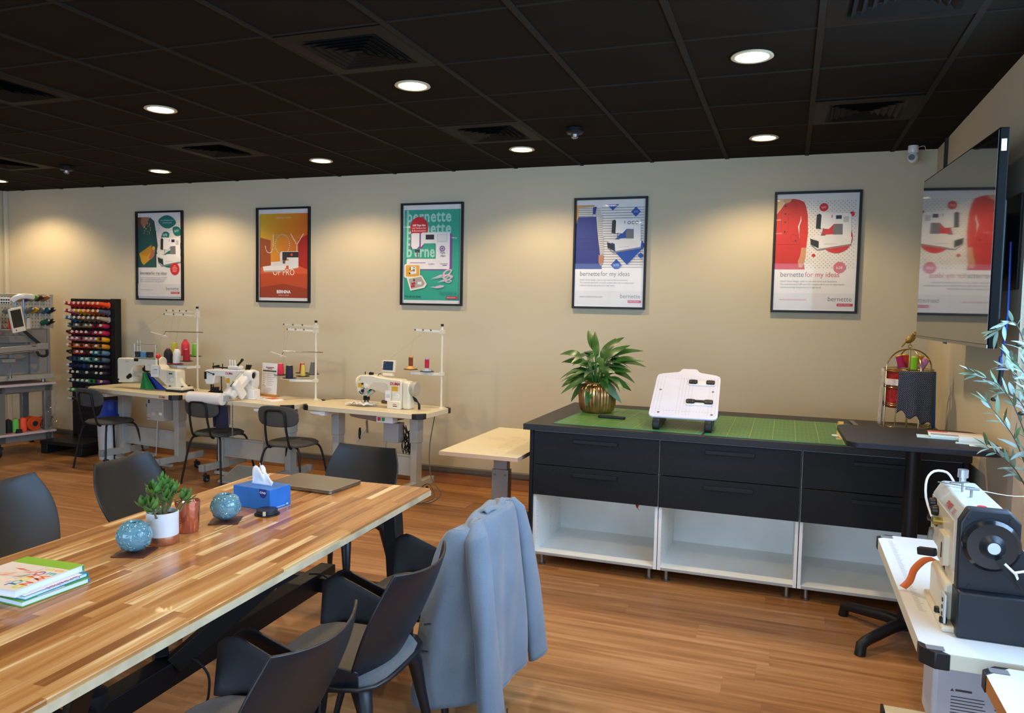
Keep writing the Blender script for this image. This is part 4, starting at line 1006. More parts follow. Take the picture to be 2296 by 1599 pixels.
b.obj('cable_bundle', t)
B().cyl((-.10, -.0, .045), (-.005, .0, .045), .016, n=16).obj('free_arm', t, mat('brown_cylinder', '5c463c', .4))
cl = mat('checked_white_cloth', 'dcd6d4', .8, vary=.12, vscale=30)
def crumple(u, v):
    x = (u - .5) * .26; y = (v - .5) * .12
    z = .012 + .022 * abs(math.sin(u * 13 + v * 3)) * (1 - abs(u * 2 - 1) ** 2) + .012 * math.sin(v * 9 + u * 4) ** 2
    return (x, y + .02 * math.sin(u * 8), z)
tag(B().grid(crumple, 26, 12).obj('cloth_scrap', None, cl, solid=.0015, angle=25, loc=loc(T3, -.12, -.06, .778), rot=(0, 0, .1)), 'crumpled white cloth scrap under the needle of the upright machine', 'cloth')

# --- machine with the white tube on T2, modelled in world directions round its own base point
O = Vector((-4.66, 5.72, .78))
t = thing('sewing_machine', 'white feed-off-the-arm sewing machine with a long white tube in front', 'sewing machine', O)
def rel(x, y, z): return (x - O[0], y - O[1], z - O[2])
b = B()
b.box(-.02, .17, -.05, .08, 0, .012); b.prism([(.03, .01), (.16, .01), (.16, .085), (.10, .09), (.06, .13), (.02, .15), (-.02, .13)], -.045, .05)
b.obj('base', t, white_m, bevel=.006)
arm_p = [(-.45, .215), (-.435, .235), (-.36, .245), (.05, .255), (.10, .24), (.10, .12), (.06, .02), (-.16, .02), (-.19, .06), (-.215, .180), (-.325, .185), (-.345, .105), (-.43, .10), (-.45, .14)]
B().prism(arm_p, .02, .12).obj('body', t, white_m, bevel=.012, seg=3)
B().m(redtxt_m).text('DUMA', .028, (-.205, .0185, .205), bold=.001, shear=.12).m(yel).box(-.195, -.155, .018, .02, .125, .17).m(dkm).box(-.445, -.42, .017, .02, .15, .22).obj('brand_lettering', t)
# diagonal belt cover coming forward to the tube
pr = []
hub = Vector((.075, -.03, .215)); low = Vector((.035, -.235, .035))
B().bar(hub, low, .115, .07, (0, -.65, .76)).obj('belt_cover', t, white_m, bevel=.018, seg=3)
b = B().m(greyleg_m)
up_ = (low - hub).cross(Vector((1, 0, 0))).normalized() * .036
up_ = up_ if up_[2] > 0 else -up_
for k in (-.045, -.032, -.019):
    b.bar(hub + up_ + Vector((k, 0, 0)), low + up_ + Vector((k, .02, .017)), .003, .004)
b.obj('cover_ribs', t)
p = B().m(white_m).at((.098, -.165, .10), (.70, 0, 0)).box(-.018, .018, -.04, .045, -.10, .085).obj('control_panel', t, bevel=.014, seg=3)
B().m(mat('lcd_green_grey', '4a5a50', .2)).at((.06, -.19, .145), (-.86, 0, 0)).box(-.020, .030, -.003, .0, -.03, .03).m(greyleg_m).at((.045, -.262, .03), (0, 0, 0)).box(-.035, .035, -.012, -.008, -.03, .02).obj('screen', p)
B().lathe([(0, -.03), (.045, -.028), (.050, -.02), (.050, .055), (.046, .062), (.034, .062), (.034, .04), (0, .04)], (.10, -.035, .215), 26, 'x').obj('handwheel_guard', t, white_m)
B().lathe([(0, .040), (.030, .041), (.026, .052), (.010, .058), (0, .058)], (.10, -.035, .215), 16, 'x').obj('handwheel', t, dkm)
B().lathe([(0, -.365), (.038, -.363), (.050, -.350), (.053, -.335), (.053, .02), (0, .022)], (0, -.28, .018), 28, 'x').obj('tube_bed', t, white_m)
B().m(dkm).cyl((-.41, .07, .10), (-.41, .07, .02), .008).cyl((-.37, .05, .10), (-.37, .05, .03), .005).box(-.385, -.335, .03, .09, .02, .075).cyl((-.295, .07, .19), (-.29, .07, .04), .005).tube([(-.32, .05, .02), (-.28, .05, .05), (-.27, .05, .08)], .005).obj('needle_bars', t)
B().m(dkm).cyl((-.39, .07, .262), (-.12, .07, .258), .006).cyl((-.39, .07, .262), (-.32, .07, .275), .010).cyl((-.385, .07, .24), (-.385, .07, .30), .004).cyl((-.28, .07, .24), (-.28, .07, .295), .005).obj('thread_guides', t)
B().m(white_m).box(-.19, -.07, .03, .11, .255, .285).obj('tension_block', t, bevel=.008)
b = B().m(cream_m)
for k in range(3): b.cyl((-.175 + k * .028, .05, .285), (-.18 + k * .028, .05, .34), .009)
b.m(dkm).cyl((-.09, .05, .29), (-.02, .03, .345), .010).cyl((-.03, .03, .338), (-.018, .027, .348), .013)
for k in range(4): b.cyl((.0 + k * .012, .05, .25), (.02 + k * .016, .04, .30), .007)
b.obj('tension_posts', t)
B().m(dkm).cyl((-.335, .015, .20), (-.40, .0, .222), .004).cyl((-.335, .017, .20), (-.335, .01, .20), .009).obj('lift_lever', t)
navy = mat('navy_trouser_cloth', '161a33', .9, bump=.5, bscale=500)
nb = B().box(-.24, -.235, -.29, -.27, 0, 0)
def trous(u, v):
    x = -.14 + .16 * u + .005 * v; z = -.045 - .20 * v
    return (x, -.235 + .018 * math.sin(u * 7 + v), z)
nb = B().grid(trous, 16, 8)
o_ = nb.obj('trouser_leg', None, navy, solid=.012, loc=O, bevel=.003); tag(o_, 'navy blue trouser leg hanging from the white tube machine', 'garment')
tag(B().grid(lambda u, v: (-.42 + .13 * u, .02 + .10 * v, .018 + .028 * math.sin(PI * u) + .01 * math.sin(v * 5)), 12, 6).obj('cloth_piece', None, navy, solid=.006, loc=O), 'navy blue cloth under the needle of the white tube machine', 'cloth')
t = thing('pull_chain', 'thin steel chain hanging below the white tube machine', 'chain', O + Vector((.075, -.22, -.025)), 0, 'chains below the tube machine')
b = B()
for k in range(26): b.tube([(.004 * math.cos(a) * (1 if k % 2 else .2), .004 * math.cos(a) * (.2 if k % 2 else 1), -.012 * k + .009 * math.sin(a)) for a in [2 * PI * i / 8 for i in range(8)]], .0012, 4, close=True)
b.obj('links', t, steel_m)
t2_ = dup(t, O + Vector((.055, -.20, -.025)), 0, 'second thin steel chain hanging left of the first below the tube machine')

# notice, papers on T2
nl = loc(T2, -.01, .17, .78)
t = thing('notice_stand', 'white printed notice standing in a wooden block on the middle sewing table', 'notice', nl, T2[2] - .12)
B().box(-.115, .115, -.025, .02, 0, .022).obj('wood_base', t, mat('honey_wood', 'b9803f', .5), bevel=.002)
b = B().m(paper_m).at((0, 0, .015), (-.07, 0, 0)).box(-.105, .105, -.001, .001, 0, .295)
g_ = mat('print_grey', '9a9a9c'); b.m(mat('print_dark', '3c403c', .6)).box(-.09, .09, -.0018, -.001, .215, .228).m(mat('print_maroon', '8a3a50', .6)).box(-.055, .055, -.0016, -.001, .25, .258).box(-.03, .03, -.0016, -.001, .238, .245)
R = random.Random(2)
b.m(g_)
for k in range(7): b.box(-.09, -.09 + R.uniform(.02, .045), -.0016, -.001, .196 - k * .018, .1995 - k * .018).box(-.035, R.uniform(.02, .085), -.0016, -.001, .196 - k * .018, .1995 - k * .018)
for k in range(6): b.box(-.075, R.uniform(-.03, .04), -.0016, -.001, .06 - k * .010, .0625 - k * .010)
b.m(mat('print_maroon')).box(-.09, -.045, -.0016, -.001, .075, .079).obj('printed_sheet', t)
t = thing('leaflet_pile', 'small pile of folded white and red leaflets on the middle sewing table', 'leaflets', loc(T2, .21, -.06, .78), -.3)
B().box(-.11, .11, -.06, .07, 0, .008).box(-.09, .09, -.05, .08, .008, .012).obj('white_leaflets', t, paper_m)
B().box(-.06, .05, .0, .075, .012, .015).obj('red_leaflet', t, mat('coral_paper', 'd5654c', .6))

# --- cylinder-arm machine on T1
O = Vector((-5.76, 5.85, .78))
t = thing('sewing_machine', 'cream cylinder-arm sewing machine with rounded head and thread rack on top', 'sewing machine', O)
b = B(); y0, y1 = -.05, .05
B().prism([(-.47, .07), (-.47, .285), (-.455, .30), (-.05, .305), (.02, .30), (.03, .235), (-.20, .235), (-.255, .22), (-.285, .18), (-.29, .12), (-.275, .10), (-.28, .065), (-.455, .055)], y0, y1).obj('head', t, cream_m, bevel=.018, seg=3)
B().prism([(-.11, .250), (.06, .250), (.10, .215), (.26, .212), (.275, .20), (.28, .045), (.17, .045), (.13, .07), (.05, .13), (-.03, .185), (-.11, .19)], y0 - .01, y1 + .01).obj('body', t, cream_m, bevel=.012, seg=3)
B().prism([(.27, .15), (.30, .09), (.345, .05), (.27, .05)], -.02, .02).obj('rib', t, cream_m, bevel=.003)
B().box(.165, .36, -.075, .075, .02, .05).obj('base', t, cream_m, bevel=.008)
B().box(.16, .365, -.078, .078, .0, .02).obj('base_pad', t, rub_m, bevel=.004)
B().m(dkm).cyl((.20, -.062, .05), (.20, -.062, .06), .010).cyl((.335, -.05, .05), (.335, -.05, .06), .010).cyl((.33, .05, .05), (.33, .05, .06), .010).obj('bolts', t)
B().cyl((-.28, -.01, .145), (-.12, -.01, .155), .022, n=18).obj('cylinder_arm', t, mat('cream_steel', 'c8c2b0', .3, .3))
B().cyl((-.02, .02, .27), (.04, .02, .27), .055, n=24).obj('motor_drum', t, cream_m, bevel=.006)
b = B().m(mat('control_plate', 'cbcabb', .4)).box(.165, .255, -.064, -.059, .085, .20).m(redtxt_m).text('DUMA', .012, (.187, -.0645, .187)).m(dkm).box(.19, .235, -.0655, -.064, .168, .179)
b.m(white_m).lathe([(0, -.066), (.018, -.066), (.018, -.06)], (.228, 0, .115), 18, 'y').m(redtxt_m).text('1', .02, (.224, -.0665, .108)).obj('control_plate', t)
B().m(redtxt_m).text('Duma', .016, (-.36, -.0512, .262)).obj('brand_lettering', t)
B().m(dkm).lathe([(0, -.058), (.018, -.057), (.020, -.05)], (-.33, 0, .115), 18, 'y').lathe([(0, -.058), (.021, -.057), (.023, -.05)], (-.255 - .05, 0, .13), 18, 'y').lathe([(0, -.055), (.010, -.054), (.01, -.05)], (-.455, 0, .085), 12, 'y').obj('screws', t)
B().m(dkm).cyl((-.125, -.02, .24), (-.125, -.02, .165), .006).lathe([(0, -.05), (.02, -.045), (.018, -.0)], (-.14, 0, .20), 16, 'y').box(-.145, -.11, -.035, .0, .17, .235).obj('needle_bars', t)
b = B().m(chrome_m)
b.box(-.255, .01, -.05, .03, .305, .312).cyl((-.255, -.04, .305), (-.255, -.04, .445), .003).cyl((.005, -.04, .305), (.005, -.04, .445), .003).cyl((-.255, -.04, .445), (.005, -.04, .445), .0025)
b.cyl((-.215, -.04, .37), (-.215, -.04, .48), .002).cyl((-.18, -.04, .37), (-.18, -.04, .48), .002).cyl((-.22, -.04, .43), (-.175, -.04, .43), .003).cyl((-.02, -.04, .37), (.03, -.04, .44), .002)
b.obj('thread_rack', t)
for k, c_ in enumerate(('2c2a30', '5a9ac8', '2c2a30')):
    b = B().m(mat('tension_' + c_, c_, .4)).box(-.225 + k * .072, -.172 + k * .072, -.07, -.03, .318, .372)
    b.m(steel_m).cyl((-.212 + k * .072, -.07, .335), (-.212 + k * .072, -.075, .335), .004, n=8).cyl((-.186 + k * .072, -.07, .335), (-.186 + k * .072, -.075, .335), .004, n=8).obj('tension_unit', t, bevel=.003)
B().m(mat('red_ball', 'cf2424', .3)).sph((.068, -.07, .335), .024).obj('ball_knob', t)
B().m(dkm).cyl((.05, -.05, .25), (.066, -.07, .325), .004).box(-.25, -.20, -.055, -.045, .275, .30).obj('lever', t)
b = B().m(paper_m).box(-.02, .075, -.0735, -.072, .135, .245).m(mat('print_grey'))
for k in range(4): b.box(-.008, .060, -.0742, -.0732, .165 + k * .014, .168 + k * .014)
b.m(dkm).box(.02, .06, -.0742, -.0732, .205, .210).obj('hang_tag', t)
def drape(cols, x0, x1, w0, w1, lab, off, phase):
    def fn(u, v):
        w_ = w0 + (w1 - w0) * v; xc = x0 + (x1 - x0) * v
        return (xc + (u - .5) * w_, -.03 + off - .02 * v + .012 * math.sin(u * 11 + phase), .165 - .155 * v ** .9)
    tag(B().grid(fn, 16, 10).obj('fabric_piece', None, cols, solid=.003, loc=O), lab, 'fabric', 'fabric under the cylinder-arm machine needle')
drape(mat('green_fabric', '1c7a3c', .85, vary=.1), -.12, -.06, .05, .20, 'green fabric piece draped from the cylinder-arm machine', -.02, 0)
drape(mat('blue_fabric', '1c3a92', .85, vary=.1), -.135, -.03, .07, .34, 'royal blue fabric piece behind the green one', .01, 2)
# ================================================================ items on the work table
ZT = .7505
TR = math.radians(2.6)
# succulent in white and copper pot
marble = mat('white_marble_glaze', 'd8dbe0', .3, vary=.08, vscale=9)
copper = mat('rose_copper', 'c98f72', .35, .85)
t = thing('potted_succulent', 'small succulent in a white marbled pot with copper base', 'plant', (-2.165, 2.212, ZT)); t.scale = (1.1, 1.1, 1.06)
B().m(copper).lathe([(0, 0), (.048, 0), (.051, .004), (.051, .030)], n=32).m(marble).lathe([(.051, .030), (.0515, .110), (.049, .112), (.047, .110), (.047, .095), (0, .095)], n=32).obj('pot', t)
soil = mat('potting_soil', '3a2a1e', .95, bump=1, bscale=300)
B().lathe([(0, .098), (.047, .096)], n=20).obj('soil', t, soil)
succ = mat('succulent_leaf_green', '4f7a38', .35, vary=.35, vscale=25)
def leafmesh(b, p, d, up, L, Wd, th=.1, curl=.3, n=7, fold=.0, prof=None):
    """one leaf: p base, d direction, up normal; a bent, pointed lens with a midrib"""
    d = Vector(d).normalized(); up = Vector(up); r = d.cross(up).normalized(); up = r.cross(d)
    vs = []; 
    for i in range(n + 1):
        t_ = i / n; w_ = Wd * (math.sin(PI * min(t_ ** .85, 1)) ** .8 if prof is None else prof(t_))
        c = Vector(p) + d * (L * t_) - up * (curl * L * t_ * t_)
        vs += [c + r * w_ / 2 + up * fold * w_, c - up * (th * Wd * math.sin(PI * t_)), c - r * w_ / 2 + up * fold * w_, c + up * th * Wd * math.sin(PI * t_) * .4]
    fs = []
    for i in range(n):
        for k in range(4):
            a, c = i * 4 + k, i * 4 + (k + 1) % 4; fs.append((a, c, c + 4, a + 4))
    b.add(vs, fs)
R = random.Random(11)
b = B(); st = B()
for k in range(12):
    a = k * 2.4; rr_ = .012 + .072 * (k / 12); h = .185 - .080 * (k / 12) + R.uniform(-.01, .015)
    top = Vector((rr_ * math.cos(a) * 1.15, rr_ * math.sin(a) * 1.15, h + .015)); st.tube([(top[0] * .2, top[1] * .2, .095), (top[0] * .7, top[1] * .7, h * .8), top], .0035, 6)
    for j in range(8):
        aa = a + j * 2.4; tilt_ = .2 + .19 * j
        d_ = Vector((math.cos(aa) * math.sin(tilt_), math.sin(aa) * math.sin(tilt_), math.cos(tilt_))) + top.normalized() * .3 * Vector((1, 1, 0)).normalized()[0]
        leafmesh(b, top - Vector((0, 0, .002 * j)), d_, Vector((0, 0, 1)) if abs(d_.normalized()[2]) < .95 else Vector((1, 0, 0)), R.uniform(.034, .048), R.uniform(.017, .024), .22, -.15)
b.obj('leaves', t, succ, angle=70); st.obj('stems', t, mat('succulent_stem', '6c6a3a', .7))
# copper candle glass
t = thing('candle', 'rose copper glass candle behind the white pot', 'candle', (-2.185, 2.36, ZT)); t.scale = (1.12, 1.12, 1.12)
cg = mat('copper_mirror_glass', 'c88068', .12, .75, alpha=1)
B().lathe([(0, 0), (.034, 0), (.037, .004), (.042, .108), (.0405, .109), (.0385, .106), (.036, .085), (0, .085)], n=36).obj('glass', t, cg)
B().lathe([(0, .095), (.039, .095), (.038, .086)], n=24).obj('wax', t, mat('cream_wax', 'e8d2c4', .5))
B().cyl((0, 0, .094), (.001, 0, .106), .0012, n=6).obj('wick', t, paper_m)
# blue globe vases on square coasters
glaze = mat('teal_ceramic_glaze', '5f8d9c', .16, coat=.8, vary=.06)
def globe(x, y, rz, l1, l2, r=.059):
    t = thing('globe_vase', l1, 'vase', (x, y, ZT + .0045), rz, 'blue globe vases')
    pr = []
    for i in range(15):
        a = PI * (.14 + (.86 - .0) * i / 14 * .965); pr.append((r * math.sin(a), r - r * math.cos(a) * 1.0))
    P_ = [(0, .0)] + [(r * math.sin(PI * q), r * .96 - r * .96 * math.cos(PI * q)) for q in [.14 + .0507 * i for i in range(15)]]
    e = P_[-1]; P_ += [(e[0] - .003, e[1] + .001), (e[0] - .006, e[1] - .006), (e[0] + .004, e[1] - .02), (0, e[1] - .03)]
    B().lathe(P_, n=40).obj('body', t, glaze)
    b = B()
    for k in range(46):
        th = R.uniform(0, 2 * PI); ph = R.uniform(.30, .80) * PI; s0 = R.uniform(.010, .017); sg = R.choice((-1, 1)); a0 = R.uniform(0, 6)
        pts = []
        for i in range(14):
            q = i / 13; rad = s0 * (1 - q * .85); an = a0 + sg * q * 8.0
            u_, v_ = rad * math.cos(an), rad * math.sin(an)
            tt = th + u_ / (r * math.sin(ph)); pp_ = ph + v_ / r
            rr2 = r + .0006
            pts.append((rr2 * math.sin(pp_) * math.cos(tt), rr2 * math.sin(pp_) * math.sin(tt), r * .96 - rr2 * .96 * math.cos(pp_)))
        b.tube(pts, [.0025 * (1 - .5 * i / 13) for i in range(14)], 6)
    b.obj('relief_swirls', t, glaze)
    tag(B().box(-.058, .058, -.058, .058, 0, .004).obj('coaster', None, mat('dark_red_leather', '4a241c', .45), bevel=.001, loc=(x + .003, y - .003, ZT), rot=(0, 0, rz)), l2, 'coaster', 'square leather coasters')
globe(-2.165, 2.082, .35, 'blue globe vase with swirls, in front of the white pot', 'dark red square coaster under the front blue globe vase')
globe(-2.15, 2.535, .5, 'blue globe vase with swirls, alone beside the round coaster stack', 'dark red square coaster under the rear blue globe vase')
# tissue box
bx = mat('blue_tissue_carton', '1f6fc4', .35, vary=.08, vscale=18)
t = thing('tissue_box', 'bright blue tissue box with a white tissue pulled up', 'tissue box', (-2.175, 2.80, ZT), math.radians(-5))
B().box(-.105, .105, -.065, .065, 0, .092).obj('carton', t, bx, bevel=.0015)
b = B().m(mat('navy_badge', '1c2f8a', .4)).prism([(.045, .092), (.085, .092), (.085, .070), (.080, .060), (.072, .054), (.065, .052), (.058, .054), (.050, .060), (.045, .070)], -.0658, -.065)
b.m(paper_m).text('Crisdy', .0125, (.0475, -.0661, .073), bold=.0004, shear=.2)
b.box(.105, .1053, -.05, .03, .008, .0095).box(.105, .1053, .038, .048, .008, .014)
b.obj('printed_badge', t)
tis = mat('white_tissue', 'f1f2f4', .9)
def tissue(u, v, q=0):
    a = u * 2 - 1; peak = math.exp(-((a + .30) / .38) ** 2) * .082 + math.exp(-((a - .45) / .45) ** 2) * .045 + .006
    k = 1 - v
    x = a * (.055 + .004 * k) + .006 * math.sin(u * 13 + q) * k
    y = (.007 * math.sin(u * 9 + q) + .020 * math.cos(u * 2.5 + q * 1.9)) * (.35 + .65 * k) * (.4 + .6 * math.sin(PI * min(1, v + .3)))
    return (x, y, .092 + peak * k + .004 * math.sin(u * 22 + q * 3) * k)
B().grid(tissue, 40, 12).grid(lambda u, v: tissue(u, v, 1.3), 40, 12).grid(lambda u, v: tissue(u * .7 + .1, v * .9 + .05, 2.9), 30, 12).obj('tissue', t, tis, solid=.0008, angle=80)
# round coaster stack
t = thing('coaster_stack', 'stack of black round coasters in a dark holder', 'coasters', (-2.06, 2.685, ZT), .4)
B().lathe([(0, 0), (.052, 0), (.053, .002), (.052, .004), (0, .004)], n=32).obj('holder', t, blackp_m)
B().bar((.0, -.0455, .003), (.0, -.0455, .022), .012, .002, (0, 1, 0)).obj('clip', t, mat('cream_clip', 'c9bda4', .5))
for k in range(4): B().lathe([(0, .005 + k * .0045), (.044, .005 + k * .0045), (.044, .009 + k * .0045), (0, .009 + k * .0045)], n=32).obj('coaster', t, mat('black_leather', '23242a', .4), bevel=.0005)
# laptop
t = thing('laptop', 'closed space-grey laptop at the far end of the table', 'laptop', (-2.185, 3.215, ZT), math.radians(-3)); t.scale = (1.08, 1.06, 1.15)
sg = mat('space_grey_aluminium', '84807a', .32, .9)
B().prism(rrect(.355, .245, .012), .002, .011, 'z').obj('base', t, sg, bevel=.0015)
B().prism(rrect(.355, .245, .012), .0116, .0165, 'z').obj('lid', t, sg, bevel=.001)
B().box(.176, .1782, -.09, -.082, .005, .008).box(.176, .1782, -.075, -.067, .005, .008).box(.176, .1782, -.055, -.045, .005, .008).obj('ports', t, rub_m)
B().m(rub_m).cyl((-.15, -.10, 0), (-.15, -.10, .003), .008).cyl((.15, -.10, 0), (.15, -.10, .003), .008).cyl((-.15, .10, 0), (-.15, .10, .003), .008).cyl((.15, .10, 0), (.15, .10, .003), .008).obj('feet', t)
# books
def book(x, y, z, rz, w, l, th, cover, label, draw=None, spine=None):
    t = thing('book', label, 'book', (x, y, z), rz, 'books stacked on the work table')
    b = B().m(cover); b.box(-w, 0, 0, l, 0, .002).box(-w, 0, 0, l, th - .002, th); b.m(spine or cover).box(-w, 0, l - .003, l + .0005, 0, th)
    c = b.obj('cover', t, bevel=.0008)
    B().box(-w + .004, -.004, .004, l - .004, .002, th - .002).obj('pages', t, mat('book_pages_white', 'dfe6ee', .8))
    if draw:
        b = B(); draw(b, w, l, th + .00015); b.obj('cover_print', t)
    return t
# local axes: x runs from the fore edge corner to the left, y away along the spine side; titles read from the far side
TX, TY = -2.065, 1.575
def d3(b, w, l, z):
    b.m(C('7ab843')).poly([(-.0, .0, z), (-.0, .05, z), (-w, .05, z), (-w, 0, z)]); b.m(C('e9e4e4')).poly([(0, .05, z), (0, l * .62, z), (-w, l * .62, z), (-w, .05, z)])
book(TX, TY, ZT, math.radians(-2), .25, .225, .017, C('5aa03a'), 'bottom white and green book of the stack on the work table', d3, C('5f7fb4'))
def d2(b, w, l, z):
    b.m(C('e2dfe4')).poly([(0, 0, z), (0, l - .02, z), (-w, l - .02, z), (-w, 0, z)]); b.m(C('b02a6a')).text('Crochet', .038, (-.010, l - .05, z + .0002), rot=(0, 0, -PI / 2 + PI), shear=.3) if False else b.m(C('b02a6a')).text('Crochet', .034, (-.004, l - .035, z + .0002), rot=(0, 0, -PI / 2), shear=.3)
book(TX + .0, TY + .01, ZT + .0175, math.radians(1), .26, .22, .013, C('1c8aa0'), 'turquoise and white crochet book in the middle of the stack', d2, C('12808f'))
def d1(b, w, l, z):
    b.m(C('7fb02c')).poly([(0, l - .055, z), (0, l, z), (-w, l, z), (-w, l - .055, z)])
    b.m(C('d8cfc6')).poly([(0, 0, z), (0, l - .055, z), (-w, l - .055, z), (-w, 0, z)])
    z += .0002; cols = ['e8a93c', '4fb0b8', 'e2572c', 'e68a90', 'd8432c', 'c9cf3c', 'c9cf3c', '9a5fb0', 'd8432c', 'e3d23a', '4fb0b8', '3f5fb4']
    wd = 'SEWING'; 
    for i, ch in enumerate(wd): b.m(C(cols[i])).text(ch, .040, (-.036, l - .064 - i * .027, z), rot=(0, 0, -PI / 2), bold=.0012)
    for i, ch in enumerate('SCHOOL'): b.m(C(cols[6 + i])).text(ch, .040, (-.072, l - .064 - i * .027, z), rot=(0, 0, -PI / 2), bold=.0012)
    b.m(C('6a5f66')).text('21 sewing projects kids will love to make', .0085, (-.086, l - .062, z), rot=(0, 0, -PI / 2))
    Rr = random.Random(4)
    for k in range(16):
        cx, cy = -.13 + Rr.uniform(-.035, .05), l * .42 + Rr.uniform(-.06, .05); a = Rr.uniform(-.5, .5) + .4; h = Rr.uniform(.015, .04)
        b.m(C(Rr.choice(['e6b9a0', 'd99a84', 'cf6f58', '3b3f66', '4fa09a', 'efd0bc', 'e2572c']))).poly([(cx - h * math.cos(a), cy - h * math.sin(a), z + k * 1e-5), (cx, cy - .006, z + k * 1e-5), (cx + h * math.cos(a), cy + h * math.sin(a), z + k * 1e-5), (cx, cy + .006, z + k * 1e-5)])
book(TX - .012, TY - .012, ZT + .031, math.radians(3), .235, .245, .021, mat('white_gloss_cover', 'd9d2cc', .15, coat=.6), 'top book of the stack, green band and colourful title letters', d1, C('4a9a5a'))

# ================================================================ things on the cabinet island
ZW = .9235
gold = mat('antique_gold_lustre', 'b98d5c', .28, .9, vary=.35, vscale=14)
t = thing('potted_plant', 'peace lily in a ribbed gold vase on the left end of the island', 'plant', (-1.255, 5.30, ZW))
B().lathe([(0, 0), (.098, 0), (.116, .018), (.127, .06), (.131, .12), (.128, .165), (.110, .194), (.088, .205), (.090, .215), (.084, .212), (.080, .195), (0, .19)], n=144, ripple=lambda a, z: .022 * math.cos(36 * a) * (1 if .01 < z < .205 else 0)).obj('vase', t, gold)
B().lathe([(0, .197), (.082, .195)], n=20).obj('soil', t, soil)
lily = mat('peace_lily_leaf', '2f5a1c', .38, vary=.35, vscale=9)
b = B(); st = B(); R = random.Random(21)
LV = [(-.32, .03, .20, .12), (-.29, 0, .37, .14), (-.20, .0, .30, .16), (-.13, -.03, .26, .16), (-.07, .02, .44, .15), (-.02, -.02, .36, .16), (.05, .0, .35, .15), (.10, -.03, .33, .16), (.13, .03, .44, .13), (.16, .0, .36, .17), (.22, .03, .30, .17), (.27, -.02, .33, .15), (.14, -.06, .22, .14), (-.22, -.06, .14, .14), (-.16, -.08, .06, .12), (-.06, -.10, .16, .15),
      (.20, -.06, .14, .12), (.12, .06, .12, .12), (-.10, .05, .16, .14), (.03, -.08, .20, .15), (-.25, .04, .08, .12), (0, .08, .28, .15), (.24, .05, .20, .12), (-.12, .08, .34, .14), (.06, .09, .24, .14), (-.02, -.11, .08, .13), (.08, -.10, .12, .13), (-.14, -.02, .20, .15)]
for k, (x, y, h, L_) in enumerate(LV):
    base = Vector((x * .12, y * .12, .195)); tip = Vector((x, y, .20 + h)); mid = tip * .62 + Vector((0, 0, .035)); mid[0] *= .72
    pts = bez([base, base.lerp(mid, .55) + Vector((0, 0, .02)), mid], 5); st.tube(pts, [.0035] * len(pts), 5)
    d_ = Vector((x * 1.1, y, .05 + (h - .2) * .9)).normalized()
    leafmesh(b, mid, d_, Vector((-d_[0] * .3, -.75, .75)), L_ * 1.12, .052 + .018 * R.random(), .05, .55 + .65 * R.random(), 10, .10, lambda q: math.sin(PI * q ** .8) ** .75)
for k in range(44):
    a = R.uniform(0, 2 * PI); x, y = R.uniform(.05, .12) * math.cos(a), R.uniform(.05, .12) * math.sin(a); h = R.uniform(.03, .22)
    st.tube([(x * .4, y * .4, .195), (x * .9, y * .9, .22 + h * .5), (x * 1.1, y * 1.1, .20 + h)], .0028, 5)
    d_ = Vector((math.cos(a), math.sin(a), R.uniform(.1, .9))); leafmesh(b, (x * 1.0, y * 1.0, .19 + h), d_, (0, -.3, 1), R.uniform(.09, .15), R.uniform(.044, .062), .05, .8, 8, .1, lambda q: math.sin(PI * q ** .75) ** .9)
b.obj('leaves', t, lily, angle=70); st.obj('stems', t, mat('lily_stem', '4a7a2c', .5))
# remote
t = thing('remote_control', 'black remote control lying on the left cutting mat', 'remote control', (-1.09, 5.035, ZW + .0003), math.radians(-4))
B().prism(rrect(.185, .042, .012), 0, .016, 'z').obj('body', t, blackp_m, bevel=.004)
b = B().m(mat('remote_key', '3a3a3e', .6))
for i in range(7):
    for j in range(2): b.cyl((-.07 + i * .018, -.008 + j * .016, .016), (-.07 + i * .018, -.008 + j * .016, .0175), .0045, n=8)
b.obj('keys', t)
# hooping board: white perforated board on black supports
t = thing('hooping_board', 'white perforated board with black clips, leaning on black rocker feet', 'hooping board', (-.585, 4.70, ZW + .0005), math.radians(3))
al = math.atan2(.262, .585)
def bp(x, s, n=0): return (x, s * math.cos(al) - n * math.sin(al) + .02, .068 + s * math.sin(al) + n * math.cos(al))
w2 = .207; L_ = .62
out = rrect(.414, .56, .04, 5, 0, .28)
out2 = []
for (x, s_) in out:
    out2.append((x, s_))
# neck at the top
top = [(.207, .50), (.200, .535), (.175, .552), (.075, .580), (.062, .592), (.050, .622), (.040, .628), (-.040, .628), (-.050, .622), (-.062, .592), (-.075, .580), (-.175, .552), (-.200, .535), (-.207, .50)]
bot = [(-.207, .035), (-.200, .012), (-.180, .0), (.180, 0), (.200, .012), (.207, .035)]
pl = top + bot
M_ = Matrix.Translation((0, .02, .068)) @ Matrix.Rotation(al, 4, 'X')
b = B().m(mat('white_board_plastic', 'd2d4e6', .45)); b.T = M_; b.prism(pl, 0, .012, 'z'); b.obj('board', t, bevel=.003)
b = B().m(mat('small_hole_grey', '8d8d94', .8)); b.T = M_
for x in (-.19, -.17, -.15, -.045, -.025, -.005, .015, .115 - .08, .145, .165, .19):
    for k in range(27): b.cyl((x, .04 + k * .018, .0120), (x, .04 + k * .018, .0124), .0022, n=6)
for yy in (.075, .49):
    for k in range(18): b.cyl((-.12 + k * .018, yy, .0120), (-.12 + k * .018, yy, .0124), .0022, n=6)
b.obj('hole_pattern', t)
b = B().m(mat('bolt_head_grey', '55555a', .5)); b.T = M_
for (x, y) in ((-.15, .05), (.17, .05), (-.165, .33), (.165, .33)): b.cyl((x, y, .012), (x, y, .0135), .008, n=12)
b.obj('bolts', t)
